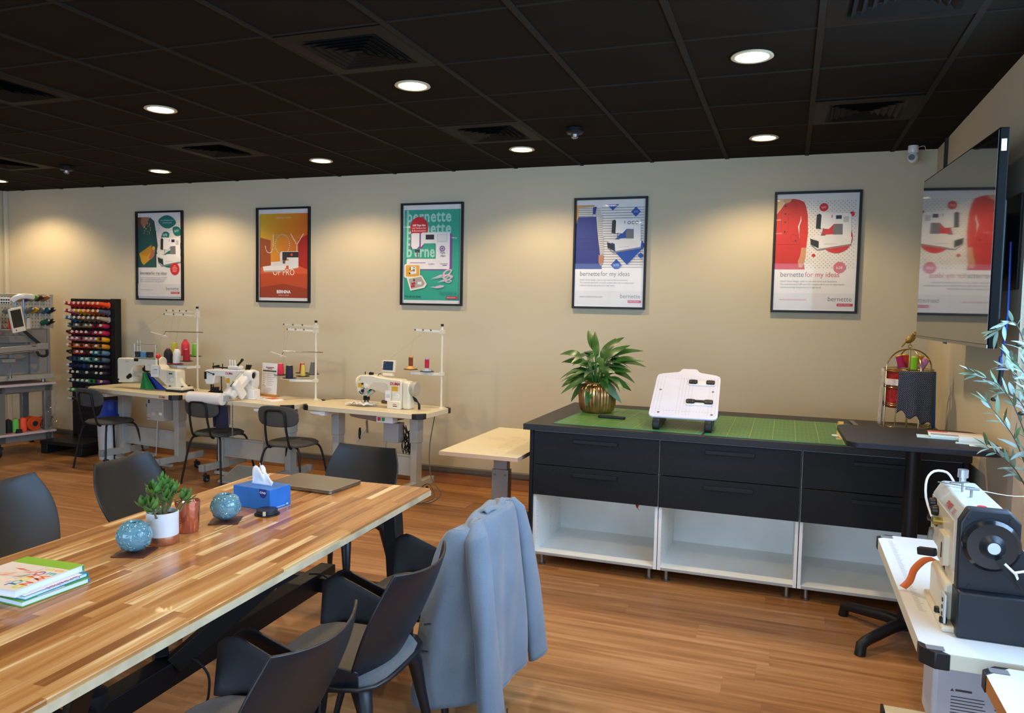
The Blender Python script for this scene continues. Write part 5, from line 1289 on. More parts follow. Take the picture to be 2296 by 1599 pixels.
for k, yy in enumerate((.175, .425)):
    b = B().m(white_m); b.T = M_; b.prism(rrect(.165, .05, .01, 3, .09, yy), .012, .020, 'z'); cp = b.obj('clip_base', t, bevel=.002)
    b = B().m(blackp_m); b.T = M_
    for sx in (-1, 1): b.prism(rrect(.055, .045, .012, 3, .09 + sx * .055, yy + .006), .020, .030, 'z')
    if k == 0: b.box(.06, .12, yy, yy + .02, .02, .03)
    b.obj('clip_pads', cp, bevel=.003)
    b = B().m(steel_m); b.T = M_
    for sx in (-1, 1):
        for q in (-.015, .015): b.sph((.09 + sx * .055 + q, yy + .016, .031), .0035, 8, 5); b.sph((.09 + sx * .055 + q, yy - .008, .031), .0035, 8, 5)
    b.obj('studs', cp)
for sx in (-1, 1):
    pts = [(.0, .0), (.03, -.0), (.12, .0), (.42, 0), (.47, .03), (.50, .24), (.48, .25), (.04, .075), (-.005, .062), (-.015, .04), (-.012, .01)]
    B().prism([(y_, z_) for y_, z_ in pts], sx * .155 - .022, sx * .155 + .022, 'x').obj('rocker_foot', t, blackp_m, bevel=.006)
# ruler and square on the right mat
t = thing('wooden_ruler', 'pale wooden ruler lying across the right cutting mat', 'ruler', (.285, 4.80, ZW + .0003), math.radians(-4))
B().box(0, .035, 0, .80, 0, .004).obj('body', t, mat('pale_ruler_wood', 'd0b26c', .5, vary=.1))
b = B().m(mat('ruler_marks', '4a3c22', .6))
for k in range(76): b.box(.002 if k % 5 else .0, .007 if k % 5 else .010, .02 + k * .01, .0205 + k * .01, .004, .0043)
b.obj('scale_marks', t)
t = thing('steel_ruler', 'narrow steel rule lying beside the wooden ruler', 'ruler', (.455, 5.10, ZW + .0003), math.radians(4))
B().box(0, .03, 0, .60, 0, .002).obj('blade', t, steel_m)
t = thing('scissors', 'scissors with pale handles at the edge of the pedestal table', 'scissors', (.30, 4.86, ZW + .0045), math.radians(200))
B().m(chrome_m).prism([(0, 0), (.006, .09), (.012, .0)], 0, .003, 'z').obj('blades', t); B().m(paper_m).tube([(.0, -.02 + .02 * math.sin(a), .004) if False else (.006 + .014 * math.cos(a), -.03 + .024 * math.sin(a), .006) for a in [2 * PI * i / 16 for i in range(16)]], .003, 6, close=True).obj('handles', t)

# ================================================================ gilt rack with bird, threads and fabrics
t = thing('gilt_rack', 'round gilt wire stand with a golden bird on top', 'display rack', (.74, 5.50, .9205))
gm = mat('gilt_brass', 'b09a62', .25, .9)
RR = .145
b = B()
for z in (.006, .155, .27, .375): b.tube([(RR * math.cos(a), RR * math.sin(a), z) for a in [2 * PI * i / 32 for i in range(32)]], .0045, 6, close=True)
for z in (.006, .155, .27, .375): b.tube([(RR * math.cos(a), RR * math.sin(a), z + .012) for a in [2 * PI * i / 32 for i in range(32)]], .003, 6, close=True)
b.obj('rings', t, gm)
for z in (.006, .155, .27):
    B().lathe([(0, z), (RR, z), (RR, z + .002), (0, z + .002)], n=32).obj('tray', t, mat('smoked_tray', '4a4434', .3))
for k in range(4):
    a = k * PI / 2 + .35; c, s_ = math.cos(a), math.sin(a)
    B().tube([(RR * c, RR * s_, 0), (RR * c, RR * s_, .39)] + [(RR * math.cos(q) * c, RR * math.cos(q) * s_, .39 + .125 * math.sin(q)) for q in [PI / 2 * i / 9 for i in range(1, 10)]], .0045, 6).obj('hoop', t, gm)
B().cyl((0, 0, 0), (0, 0, .515), .006).obj('centre_post', t, gm)
b = B().tube([(0 + .010 * math.cos(a), 0, .532 + .010 * math.sin(a)) for a in [2 * PI * i / 14 for i in range(14)]], .0025, 5, close=True); b.obj('finial_ring', t, gm)
bm_ = mat('gilded_bird', 'a8843c', .35, .8, bump=.6, bscale=300)
b = B().at((0, 0, .578), (0, -.7, 0)); b.sph((0, 0, 0), (.036, .019, .021), 16, 10); b.at((.023, 0, .612)); b.sph((0, 0, 0), (.0155, .0145, .0155), 14, 9); b.cyl((.012, 0, .0), (.026, 0, -.004), .005, .0005)
b.at((-.035, 0, .548), (0, -1.0, 0)); b.sph((0, 0, 0), (.028, .010, .006), 10, 7)
b.at((-.006, .017, .582), (0, -.8, 0)).sph((0, 0, 0), (.028, .005, .014), 10, 7).at((-.006, -.017, .582), (0, -.8, 0)).sph((0, 0, 0), (.028, .005, .014), 10, 7).at((0, 0, 0))
b.cyl((0, .006, .56), (0, .006, .543), .002).cyl((0, -.006, .56), (0, -.006, .543), .002)
b.obj('bird', t, bm_)
def spool2(x, y, z, ry, rx, col, tip, label):
    t = thing('thread_cone', label, 'thread cone', (x, y, z), 0, 'thread cones in the gilt rack', rot=(rx, ry, 0))
    B().lathe([(0, 0), (.022, .001), (.021, .078), (0, .08)], n=16).obj('thread', t, mat('thread_' + col, col, .75, bump=.6, bscale=600)); B().cyl((0, 0, .078), (0, 0, .086), .018, .015, n=14).obj('core', t, mat('core_' + tip, tip, .5))
zz = .9205 + .395
spool2(.695, 5.46, zz, -.28, 0, 'b81a5c', 'e0c23a', 'magenta thread cone leaning left in the gilt rack')
spool2(.725, 5.54, zz, -.05, 0, 'd6401f', 'e0c23a', 'orange red thread cone at the back of the gilt rack')
spool2(.758, 5.43, zz - .008, .02, 0, '8ac820', 'b8d83a', 'lime green thread cone upright in the gilt rack')
spool2(.795, 5.46, zz - .008, .48, 0, 'c07aa8', 'd8a02c', 'mauve thread cone leaning right in the gilt rack')
spool2(.785, 5.55, zz, .38, 0, 'd87a1c', 'd8a02c', 'orange variegated thread cone behind the mauve one')
dot = bpy.data.materials.new('navy_polka_dot'); dot.use_nodes = True; nt = dot.node_tree; bs = nt.nodes['Principled BSDF']
tc = nn(nt, 'ShaderNodeTexCoord'); sp = nn(nt, 'ShaderNodeSeparateXYZ'); nt.links.new(tc.outputs['Object'], sp.inputs[0])
u_ = mth(nt, 'DIVIDE', sp.outputs[0], .011); v_ = mth(nt, 'DIVIDE', sp.outputs[2], .011)
a_ = mth(nt, 'SUBTRACT', mth(nt, 'FRACT', mth(nt, 'ADD', u_, v_)), .5); c_ = mth(nt, 'SUBTRACT', mth(nt, 'FRACT', mth(nt, 'SUBTRACT', u_, v_)), .5)
r_ = mth(nt, 'ADD', mth(nt, 'MULTIPLY', a_, a_), mth(nt, 'MULTIPLY', c_, c_)); mx = nn(nt, 'ShaderNodeMix', data_type='RGBA'); nt.links.new(mth(nt, 'LESS_THAN', r_, .035), mx.inputs[0])
mx.inputs[6].default_value = srgb('171d33'); mx.inputs[7].default_value = srgb('d5d8e0'); nt.links.new(mx.outputs[2], bs.inputs['Base Color']); bs.inputs['Roughness'].default_value = .9
def hang(name, m_, th0, th1, z0, z1, label, r=RR + .008, ragged=0, folds=.004, ph=0):
    def fn(u, v):
        a = th0 + (th1 - th0) * u; z = z1 + (z0 - z1) * v; z -= ragged * v * (u ** 1.3 + .18 * math.sin(u * 19 + ph))
        rr_ = r + folds * math.sin(u * 14 + ph) * (.3 + v) + .006 * v
        return (rr_ * math.cos(a), rr_ * math.sin(a), z)
    tag(B().grid(fn, 30, 16).obj(name, None, m_, solid=.0016, angle=70, loc=(.74, 5.50, .9205)), label, 'fabric', 'fabrics hung on the gilt rack')
hang('polka_dot_fabric', dot, -2.05, -.55, .12, .382, 'navy polka dot fabric draped over the gilt rack', r=RR + .016, ragged=.10, folds=.007, ph=2.6)
hang('blue_fabric', mat('blue_woven', '2c6aa6', .85, vary=.15, vscale=60), -.62, -.20, .02, .378, 'blue fabric strip hanging at the right of the gilt rack')
hang('red_fabric', mat('red_patterned_fabric', 'a8201c', .85, vary=.35, vscale=50), -3.05, -1.95, .14, .385, 'red patterned fabric hanging at the left of the gilt rack', r=RR - .012)
hang('pale_ribbon', mat('pale_lace', 'b9a9a0', .85, vary=.2, vscale=40), -3.2, -2.75, .02, .385, 'pale patterned strip hanging at the left edge of the gilt rack', r=RR + .012, folds=.006)
hang('white_red_ribbon', mat('white_red_band', 'd8c8c4', .8, vary=.2, vscale=70), -2.65, -2.05, .285, .325, 'white band with red print on the gilt rack')

# ================================================================ black pedestal table
t = thing('pedestal_table', 'black square pedestal table with rounded corners beside the island', 'table', (.615, 4.27, 0), math.radians(1.5))
B().prism(rrect(.675, .64, .07, 7), 1.019, 1.045, 'z').obj('tabletop', t, mat('black_laminate_top', '212126', .45, spec=.3, bump=.1, bscale=500), bevel=.002)
B().cyl((0, 0, .06), (0, 0, 1.005), .036, n=28).box(-.12, .12, -.12, .12, 1.005, 1.019).obj('column', t, black_m)
for a in (138, 229, 318, 48):
    a = math.radians(a); c, s_ = math.cos(a), math.sin(a)
    B().tube([(0, 0, .085), (c * .10, s_ * .10, .088), (c * .31, s_ * .31, .062), (c * .345, s_ * .345, .050), (c * .355, s_ * .355, .0)], [.030, .029, .025, .026, .026], 14).obj('base_leg', t, black_m, angle=60)
def leafl(x, y, z, rz, w, l, h, m_, label, extra=None):
    t = thing('booklet', label, 'booklet', (x * .976, y * .976, z), rz, 'booklets on the pedestal table')
    B().box(0, w, 0, l, 0, h).obj('pages', t, m_)
    if extra:
        b = B(); extra(b, w, l, h + .0004); b.obj('cover_print', t)
mint = mat('mint_paper', 'c4dcd8', .7)
zp = 1.0455
leafl(.64, 4.36, zp, -.1, .21, .10, .003, mint, 'pale mint leaflet at the left front of the booklet pile')
leafl(.70, 4.36, zp + .0035, -.12, .21, .15, .006, mint, 'pale mint booklet under the printed one')
def ex(b, w, l, z):
    b.m(C('e06a52')).poly([(0, l * .7, z), (.09, l * .75, z), (.09, l, z), (0, l, z)]).m(C('e8c8b8')).poly([(.09, l * .7, z), (w, l * .7, z), (w, l, z), (.09, l, z)]).m(C('4a4a4c'))
    for k in range(3): b.poly([(.01, .02 + k * .02, z), (w * .55, .02 + k * .02, z), (w * .55, .028 + k * .02, z), (.01, .028 + k * .02, z)])
leafl(.695, 4.38, zp + .0098, -.12, .24, .17, .004, paper_m, 'white booklet with coral printed cover on the pedestal table', ex)
leafl(.815, 4.29, zp + .0, -.12, .12, .045, .022, paper_m, 'thick white pack of cards on the pedestal table')
leafl(.79, 4.235, zp, -.2, .14, .05, .002, mint, 'mint leaflet in front of the card pack')
leafl(.84, 4.18, zp, -.12, .13, .045, .002, paper_m, 'white card lying loose at the right front of the pedestal table')
# ================================================================ black metal cafe chairs by the sewing tables
darkfab = mat('charcoal_seat_fabric', '43423f', .9, bump=.4, bscale=800)
def make_cafe(label):
    t = thing('cafe_chair', label, 'chair', (0, 0, 0), 0, 'metal chairs at the sewing tables')
    def pad(u, v):
        a = 2 * PI * u; c, s_ = math.cos(a), math.sin(a); k = (abs(c) ** 2.6 + abs(s_) ** 2.6) ** (-1 / 2.6)
        tab = [(0, .478), (.6, .479), (.9, .474), (1.0, .460), (.98, .446), (.9, .442), (0, .442)]
        f = v * 6; i = min(int(f), 5); q = f - i; r = tab[i][0] * (1 - q) + tab[i + 1][0] * q; z = tab[i][1] * (1 - q) + tab[i + 1][1] * q
        return (.205 * r * k * c, .20 * r * k * s_, z)
    B().grid(pad, 30, 19, True).obj('seat', t, darkfab, angle=80)
    o = rrect(.40, .20, .095, 8, 0, .765)
    n = len(o); v = []
    for yy in (-.012, .012):
        for (x, z) in o: v.append((x, -.225 + yy + .10 * x * x * 2.2 - .06 * (z - .665), z))
    # triangulated fan slabs so the curved panel stays smooth
    def panel(u, v_):
        a = 2 * PI * u; c, s_ = math.cos(a), math.sin(a); k = (abs(c) ** 3.2 + abs(s_) ** 3.2) ** (-1 / 3.2)
        tab = [(0, .012), (.85, .012), (.97, .008), (1, 0), (.97, -.008), (.85, -.012), (0, -.012)]
        f = v_ * 6; i = min(int(f), 5); q = f - i; r = tab[i][0] * (1 - q) + tab[i + 1][0] * q; d_ = tab[i][1] * (1 - q) + tab[i + 1][1] * q
        x = .195 * r * k * c; z = .712 + .090 * r * k * s_
        return (x, -.245 + d_ + 1.0 * x * x - .12 * (z - .712), z)
    B().grid(panel, 32, 19, True).obj('backrest', t, darkfab, angle=80)
    r = .0095
    pts = [(-.10, -.17, .437), (-.105, -.20, .45), (-.105, -.222, .50), (-.10, -.248, .62), (-.095, -.258, .73), (-.075, -.261, .755), (-.05, -.262, .762), (.05, -.262, .762), (.075, -.261, .755), (.095, -.258, .73), (.10, -.248, .62), (.105, -.222, .50), (.105, -.20, .45), (.10, -.17, .437)]
    B().tube(bez(pts, 4), r, 8).obj('back_frame', t, black_m)
    for sx, sy in ((-1, -1), (1, -1), (-1, 1), (1, 1)):
        p = [(sx * .05, sy * .06, .432), (sx * .13, sy * .13, .434), (sx * .165, sy * .16, .41), (sx * .19, sy * .185, .30), (sx * .235, sy * .225, .0)]
        B().tube(bez(p, 5), r, 8).obj('leg', t, black_m)
    B().box(-.10, .10, -.08, .08, .432, .442).obj('seat_plate', t, black_m)
    return t
C0 = make_cafe('dark metal chair with pill back in front of the leftmost sewing table')
C0.location = (-6.27, 5.74, 0); C0.rotation_euler = (0, 0, math.radians(-6))
dup(C0, (-4.87, 5.66, 0), math.radians(-3), 'dark metal chair with pill back in front of the white tube machine')
dup(C0, (-3.97, 5.52, 0), math.radians(2), 'dark metal chair with pill back nearest the upright sewing machine')

# ================================================================ empty pale work table left of the island
t = thing('utility_table', 'empty pale laminate table tucked against the left end of the island', 'table', (-1.857, 5.11, 0))
B().box(-.275, .275, -.56, .56, .672, .700).obj('tabletop', t, mat('pale_laminate', 'dccfae', .35), bevel=.003)
B().box(-.275, .275, -.5612, -.5605, .673, .699).box(.2752, .276, -.56, .56, .673, .699).obj('edge_band', t, mat('pink_beige_edge', 'cfa98c', .5))
b = B().m(mat('screw_dot', '8c7c62', .6))
for k in range(12): b.cyl((.10 - .06 * (k % 2), -.48 + k * .07, .700), (.10 - .06 * (k % 2), -.48 + k * .07, .7005), .004, n=8)
b.obj('screw_holes', t)['kind'] = 'stuff'
alu = mat('aluminium_leg', 'aeb0b0', .35, .6)
for yy in (-.02, ):
    B().box(-.095, .030, yy - .035, yy + .035, .05, .50).box(-.085, .02, yy - .03, yy + .03, .5, .672).obj('leg', t, alu, bevel=.003)
    b = B().m(rub_m)
    for x in (-.075, .004): b.box(x, x + .012, yy - .0365, yy - .034, .60, .64)
    b.m(steel_m)
    for x in (-.072, .008): b.cyl((x, yy - .036, .46), (x, yy - .040, .46), .009, n=12)
    b.obj('leg_fittings', t)
B().box(-.06, .06, -.40, .55, .0, .05).obj('foot', t, black_m, bevel=.004)

# ================================================================ thread rack
RX, RY = -7.11, 6.30
t = thing('thread_rack_stand', 'tall black perforated rack holding rows of coloured thread spools', 'thread rack', (RX, RY, 0), math.radians(0))
b = B().box(-.29, .27, 0, .02, .16, 1.655).box(.27, .335, -.01, .07, .14, 1.66).box(-.31, -.29, -.0, .05, .14, 1.655); b.obj('perforated_board', t, black_m, bevel=.002)
b = B().m(mat('rack_hole_grey', '4d4a44', .6))
for i in range(10):
    for j in range(24): b.cyl((-.22 + i * .05, -.0006, .22 + j * .06), (-.22 + i * .05, 0, .22 + j * .06), .004, n=6)
b.obj('hole_pattern', t)['kind'] = 'stuff'
B().box(-.36, .24, -.36, .06, .10, .14).obj('platform', t, black_m, bevel=.004)
for x in (-.32, .17): B().box(x - .04, x + .05, -.35, .05, 0, .10).obj('foot', t, black_m, bevel=.004)
ROWS = [(1.615, ['b3242c', 'c22630', 'b8202c', 'a81e28', 'ab2030', 'f0431c', 'e8461c', 'f2481a'], 1),
        (1.535, ['c82c50', 'd88c80', 'e0a01c', 'e0a81c', 'f0761c', 'c2561c', 'b8541c', '4b4d66'], 1),
        (1.46, ['3f6f9c', '5f7c8e', '4a5c3c', 'a8744c', '7d705c', '6c6a72', '8c4a30', 'a89c84'], 1),
        (1.385, ['6e7068', '77746a', '8a7a60', '8a7444', '94742c', '9c1a2c', '8c1a30', 'a01c3c'], 0),
        (1.31, ['8c141c', '8c1428', '8e1432', '7a1228', '6c1438', 'b01456', 'b81c3c', 'b41a44'], 0),
        (1.24, ['b05a6c', 'c06870', 'b85c78', 'c46a74', 'd89088', 'c87c74', 'd8921c', 'e0a41c'], 0),
        (1.165, ['d8701c', 'd4641c', 'd4601c', 'c8501c', 'cc5c1c', 'a04c24', 'c8881c', 'd48c1c'], 0),
        (1.095, ['6c4418', 'c84830', 'c03c34', '7a2420', '5c1c20', '2c7c94', '4890a8', '5c7ca0'], 0),
        (1.02, ['3c4a68', '2c5878', '2c7484', '5ca098', '8cc0a8', '2c8c80', '5c6c70', '486478'], 0),
        (.945, ['1c2c6c', '1c2440', '1c2868', '2c4c84', '38404c', '1c2438', '28303c', '2c2c3c'], 0),
        (.875, ['181820', '1c1c24', '343a4a', '303844', '2c3038', '30343a', '242428', '24242c'], 0),
        (.785, ['3c4048', '34343c', '2c5c4c', '4c6c5c', '4c9c80', '2c8c2c', '8c3c84', '4c2c5c'], 0),
        (.68, ['4c8c34', '2c8c3c', '54402c', 'b8b0a0'], 0),
        (.58, ['c8c0b8', '4c1c20'], 0)]
spools = []
def spool(col, big, loc_, label):
    t_ = thing('thread_spool', label, 'thread spool', loc_, 0, 'thread spools on the black rack', rot=(math.radians(80), 0, math.radians(-4)))
    r = .0275 if big else .0255; h = .130 if big else .104
    key = 'rackthread_' + col
    m_ = mat(key, col, .38, bump=.5, bscale=700)
    if big: pr = [(0, 0), (r * 1.25, 0), (r * 1.2, .006), (r * .98, .010), (r * .62, h), (0, h)]
    else: pr = [(0, 0), (r * .75, .001), (r, .010), (r, h * .75), (r * .6, h * .93), (0, h * .94)]
    B().lathe(pr, n=12).obj('thread', t_, m_)
    B().lathe([(r * .55, h * .9), (r * .56, h + .006), (r * .22, h + .007), (r * .22, h * .9)], n=10).obj('core', t_, mat('spool_core_light', 'd8d4c4', .5) if (big or R.random() < .55) else rub_m)
    return t_
R = random.Random(8); RN = ['top', 'second', 'third', 'fourth', 'fifth', 'sixth', 'seventh', 'eighth', 'ninth', 'tenth', 'eleventh', 'twelfth', 'thirteenth', 'bottom']
PN = ['leftmost', 'second', 'third', 'fourth', 'fifth', 'sixth', 'seventh', 'rightmost']
def cname(h_):
    import colorsys
    r_, g_, b_ = [int(h_[i:i + 2], 16) / 255 for i in (0, 2, 4)]; H, L_, S = colorsys.rgb_to_hls(r_, g_, b_)
    if L_ < .13: return 'black'
    if S < .14: return 'grey' if L_ < .6 else 'off-white'
    nm = 'red' if H < .03 or H > .95 else 'orange' if H < .09 else 'amber' if H < .15 else 'olive' if H < .2 else 'green' if H < .42 else 'teal' if H < .54 else 'blue' if H < .70 else 'purple' if H < .85 else 'pink'
    return ('dark ' if L_ < .27 else 'pale ' if L_ > .62 else '') + nm
for ri, (z, cols, big) in enumerate(ROWS):
    zt = .10 * 0
    for k, c_ in enumerate(cols):
        x = RX - .235 + k * .0675
        pos = PN[k] if k < len(cols) - 1 or len(cols) == 8 else 'last'
        spool(c_, big, (x, RY - .004, z - .028), '%s thread spool, %s from left in the %s row of the black rack' % (cname(c_), pos, RN[ri]) if pos not in ('leftmost', 'rightmost', 'last') else '%s thread spool, %s in the %s row of the black rack' % (cname(c_), pos, RN[ri]))

# bucket
t = thing('bucket', 'white drum with a blue funnel lid standing under the leftmost sewing table', 'bucket', (-6.585, 6.06, 0)); t.scale = (.93, .93, 1)
B().lathe([(0, 0), (.135, 0), (.150, .33), (.152, .40), (.147, .40), (0, .39)], n=32).obj('drum', t, mat('white_bucket_plastic', 'd6d2cc', .45))
B().lathe([(.19, .385), (.195, .40), (.17, .43), (.12, .47), (.10, .53), (.085, .60), (.0, .605)], n=32).obj('lid', t, mat('royal_blue_plastic', '1c3a9c', .35))
B().tube([(.13, -.10, .36), (.135, -.11, .44), (.15, -.105, .44), (.145, -.095, .36)], .003, 5).obj('latch', t, steel_m)

# ================================================================ embroidery machine on its stand at the far left
EM = (-7.54, 5.55, math.radians(78.7))
def ethin(name, label, cat, z=0, x=0, y=0, g=None):
    p = loc(EM, x, y, z); return thing(name, label, cat, p, EM[2], g)
stand_m = mat('plastic_wrapped_grey', '7d7a74', .35, .3)
pink = mat('pinkish_shelf', 'cdb4b0', .4)
t = ethin('machine_stand', 'grey wheeled stand with pinkish shelves wrapped in clear film', 'stand')
B().box(-.02, .57, .0, .60, .728, .753).obj('top_shelf', t, pink, bevel=.003); B().box(-.02, .57, .0, .60, .215, .238).obj('bottom_shelf', t, pink, bevel=.003)
for (x, y) in ((.50, .06), (.50, .52), (.04, .06), (.04, .52)): B().box(x - .035, x + .035, y - .03, y + .03, .14, .728).obj('post', t, stand_m, bevel=.005)
for q in ((0, .55, .03, .09, .66, .728), (0, .55, .50, .56, .60, .728), (0, .55, .03, .09, .14, .215)): B().box(*q).obj('rail', t, stand_m, bevel=.004)
for (x, y) in ((.02, .05), (.52, .05), (.02, .55), (.52, .55)): castor(t, x, y); 
for c_ in [o for o in kids(t) if o.name.startswith('castor')]: c_.scale = (1.3, 1.3, 1.6)
film = glass_mat('clear_wrap_film', (.93, .95, .97, 1), rough=.12)
R = random.Random(9)
def filmfn(u, v): return (.455 + .10 * u + .03 * math.sin(v * 9 + u * 7), -.035 + .03 * math.sin(v * 14 + u * 5) + .012 * math.sin(v * 31), .74 - .56 * v)
B().grid(filmfn, 10, 40).obj('wrap_film', t, film, angle=20)
B().grid(lambda u, v: (.0 + .55 * u, -.02 - .012 * math.sin(u * 31 + v * 9) - .01 * v, .725 - .07 * v * (1 + .5 * math.sin(u * 6))), 50, 8).obj('wrap_skirt', t, film, angle=20)
emb = mat('grey_embroidery_body', '8b857c', .45); 
t = ethin('embroidery_machine', 'large grey multi-needle embroidery machine on the wrapped stand', 'embroidery machine', .755)
B().box(-.05, .57, .10, .55, .565, .57).box(.37, .54, .11, .35, .085, .565).box(.54, .57, .10, .55, .085, .57).box(-.05, .40, .16, .50, .085, .57).box(.40, .54, .35, .5, .085, .57).obj('body', t, emb, bevel=.006)
B().box(-.05, .56, .02, .50, .035, .09).obj('base', t, mat('cream_grey_body', 'a49c8c', .45), bevel=.006)
B().cyl((.49, .10, 0), (.49, .10, .035), .02).cyl((.03, .10, 0), (.03, .10, .035), .02).obj('levelling_foot', t, steel_m)
B().box(-.05, .36, .02, .10, .43, .50).box(-.05, .36, .05, .12, .50, .565).obj('carriage', t, mat('grey_carriage', '78736c', .4), bevel=.004)
B().bar((-.05, -.05, .36), (.42, -.02, .385), .06, .055).box(.36, .47, -.06, .0, .36, .42).obj('hoop_arm', t, mat('light_grey_arm', '9a958c', .35, .2), bevel=.003)
b = B().m(steel_m).cyl((-.05, -.06, .32), (.36, -.06, .345), .006).cyl((.30, -.05, .40), (.34, -.05, .40), .012); b.obj('slide_rails', t)
B().tube(bez([(.36, -.03, .345), (.38, -.04, .30), (.42, -.05, .285), (.455, -.05, .30), (.46, -.04, .35)], 5), .014, 8).obj('cable_chain', t, rub_m)
B().bar((.235, -.005, .57), (.42, -.005, .40), .015, .028).obj('brace_strap', t, rub_m)
B().box(.04, .17, .0, .12, .23, .27).box(.12, .16, .02, .08, .27, .32).obj('arm_bracket', t, emb, bevel=.004)
B().tube([(.10, -.02, .09), (.105, -.02, .15), (.10, -.03, .20), (.095, -.05, .215)], .004, 6).cyl((.10, -.02, .07), (.10, -.02, .10), .02, .012).obj('hook', t, steel_m)
B().m(mat('red_button')).sph((-.02, -.06, .53), .022).obj('stop_knob', t)
# head with tension bank and the curved arm
B().box(-.08, .06, -.15, -.03, .83, .90).obj('tension_bank', t, white_m, bevel=.01)
b = B().m(rub_m)
for k in range(6):
    for q in range(2): b.cyl((-.07 + k * .022, -.155, .845 + q * .028), (-.07 + k * .022, -.150, .845 + q * .028), .008, n=8)
b.obj('tension_knobs', t)
B().tube(bez([(.09, -.10, .86), (.13, -.11, .895), (.20, -.12, .915), (.30, -.10, .905)], 5), .028, 8).obj('screen_arm', t, white_m)
for x in (.13, .21): B().cyl((x, -.09, .57), (x, -.09, .88), .009).obj('post', t, mat('blue_steel_post', '7c90b0', .25, .7))
p = B().m(cream_m).at((.10, -.18, .668), (.10, -.22, .0), (.78, .78, .82)).box(-.085, .085, -.014, .014, -.15, .16).obj('display', t, bevel=.008, seg=3)
B().m(mat('dark_lcd', '2e302c', .12)).at((.10, -.18, .668), (.10, -.22, .0), (.78, .78, .82)).box(-.065, .062, -.0165, -.0135, -.085, .135).m(redtxt_m).box(-.045, -.03, -.0165, -.0135, -.125, -.11).obj('screen', p)
# cream pegboard with thread behind
t = ethin('pegboard', 'cream perforated thread board standing on the embroidery machine', 'pegboard', 1.326, 0, .25)
B().box(.14, .69, 0, .02, 0, .37).obj('board', t, mat('cream_pegboard', 'c9bfa6', .5), bevel=.004)
b = B().m(mat('peg_slot_brown', '6c5a3c', .7))
for i in range(17):
    for j in range(9): b.box(.165 + i * .030, .171 + i * .030, -.001, .0002, .02 + j * .038, .036 + j * .038)
b.obj('slot_pattern', t)['kind'] = 'stuff'
bc = [(.46, .335, '6cac34', 'lime green'), (.52, .335, '5c2c24', 'brown'), (.58, .335, 'b07c48', 'tan'), (.34, .33, 'c8841c', 'amber'), (.40, .33, '2c3c84', 'navy'),
      (.41, .20, '6c6c68', 'grey'), (.46, .20, 'e0a81c', 'yellow'), (.52, .20, '8a8478', 'taupe'), (.58, .20, '1c6c84', 'teal'), (.635, .20, '242430', 'black'), (.57, .075, '1c6c4c', 'green'), (.625, .075, '3c241c', 'dark brown'), (.20, .20, '7c7a70', 'warm grey')]
for (x, z, c_, nm) in bc:
    p_ = loc(EM, x, .25, 1.326 + z - .02)
    t_ = thing('thread_spool', nm + ' thread spool pegged on the cream board of the embroidery machine', 'thread spool', p_, 0, 'spools on the cream board', rot=Euler((math.radians(76), 0, EM[2])))
    B().lathe([(0, 0), (.029, 0), (.028, .01), (.023, .115), (.010, .13), (0, .13)], n=14).obj('thread', t_, mat('rackthread_' + c_, c_, .38, bump=.5, bscale=700))
    B().cyl((0, 0, .13), (0, 0, .138), .010, n=8).obj('core', t_, mat('spool_core_light', 'd8d4c4'))
for (x, y, c_, nm) in ((.245, .06, 'e08c2c', 'orange'), (.37, .08, 'd8d2c8', 'white'), (-.01, .04, '1c4c30', 'dark green'), (.06, .05, 'c8c4bc', 'pale grey'), (.19, .07, 'b81c28', 'red')):
    p_ = loc(EM, x, y + .06, 1.3255)
    t_ = thing('thread_cone', nm + ' thread cone standing on top of the embroidery machine', 'thread cone', p_, 0, 'cones on the embroidery machine')
    B().lathe([(0, 0), (.024, 0), (.024, .008), (.021, .012), (.019, .10), (.010, .115), (0, .115)], n=14).obj('thread', t_, mat('thread_' + c_, c_, .75, bump=.6, bscale=600)); B().cyl((0, 0, .115), (0, 0, .122), .009, n=8).obj('core', t_, rub_m)
# things on the stand's bottom shelf
for (x, c_, nm) in ((.13, '141416', 'black'), (.20, '68c04c', 'lime green'), (.275, 'ff5a30', 'neon orange')):
    p_ = loc(EM, x, .10, .2385)
    t_ = thing('thread_cone', 'large ' + nm + ' thread cone on the bottom shelf of the wrapped stand', 'thread cone', p_, 0, 'large cones on the bottom shelf')
    B().lathe([(0, .004), (.034, .004), (.034, .115), (.028, .135), (.015, .145), (0, .145)], n=18).obj('thread', t_, mat('thread_' + c_, c_, .7, bump=.6, bscale=600)); B().lathe([(0, 0), (.037, 0), (.037, .005), (0, .005)], n=18).cyl((0, 0, .14), (0, 0, .152), .013).obj('core', t_, mat('core_c83a5a', 'c83a5a'))
t = ethin('blower', 'orange electric blower with black cable on the bottom shelf', 'blower', .239, .40, .12)
og = mat('orange_tool_plastic', 'c84a14', .4)
B().cyl((-.02, -.05, .075), (-.02, .05, .075), .075, n=28).cyl((-.02, -.052, .075), (-.02, -.06, .075), .045, n=20).obj('fan_housing', t, og, bevel=.01)
B().cyl((-.06, .02, .12), (-.14, .02, .115), .022, .018, n=14).obj('nozzle', t, og)
B().cyl((.02, .0, .09), (.12, .0, .11), .038, n=18).bar((.08, 0, .03), (.10, 0, .13), .03, .035).obj('motor', t, og, bevel=.006)
B().tube(bez([(.09, -.01, .13), (.13, -.04, .145), (.17, -.04, .12), (.13, -.04, .10), (.06, -.05, .11), (.04, -.05, .03), (.13, -.05, .012), (.16, -.03, .014)], 6), .005, 6).obj('cable', t, rub_m)
B().lathe([(0, -.055), (.02, -.06), (.03, -.061)], (-.02, 0, .075), 16, 'y').obj('intake', t, rub_m)
t = ethin('folded_bag', 'dark navy folded bag lying on a grey box on the bottom shelf', 'bag', .239, -.03, .14)
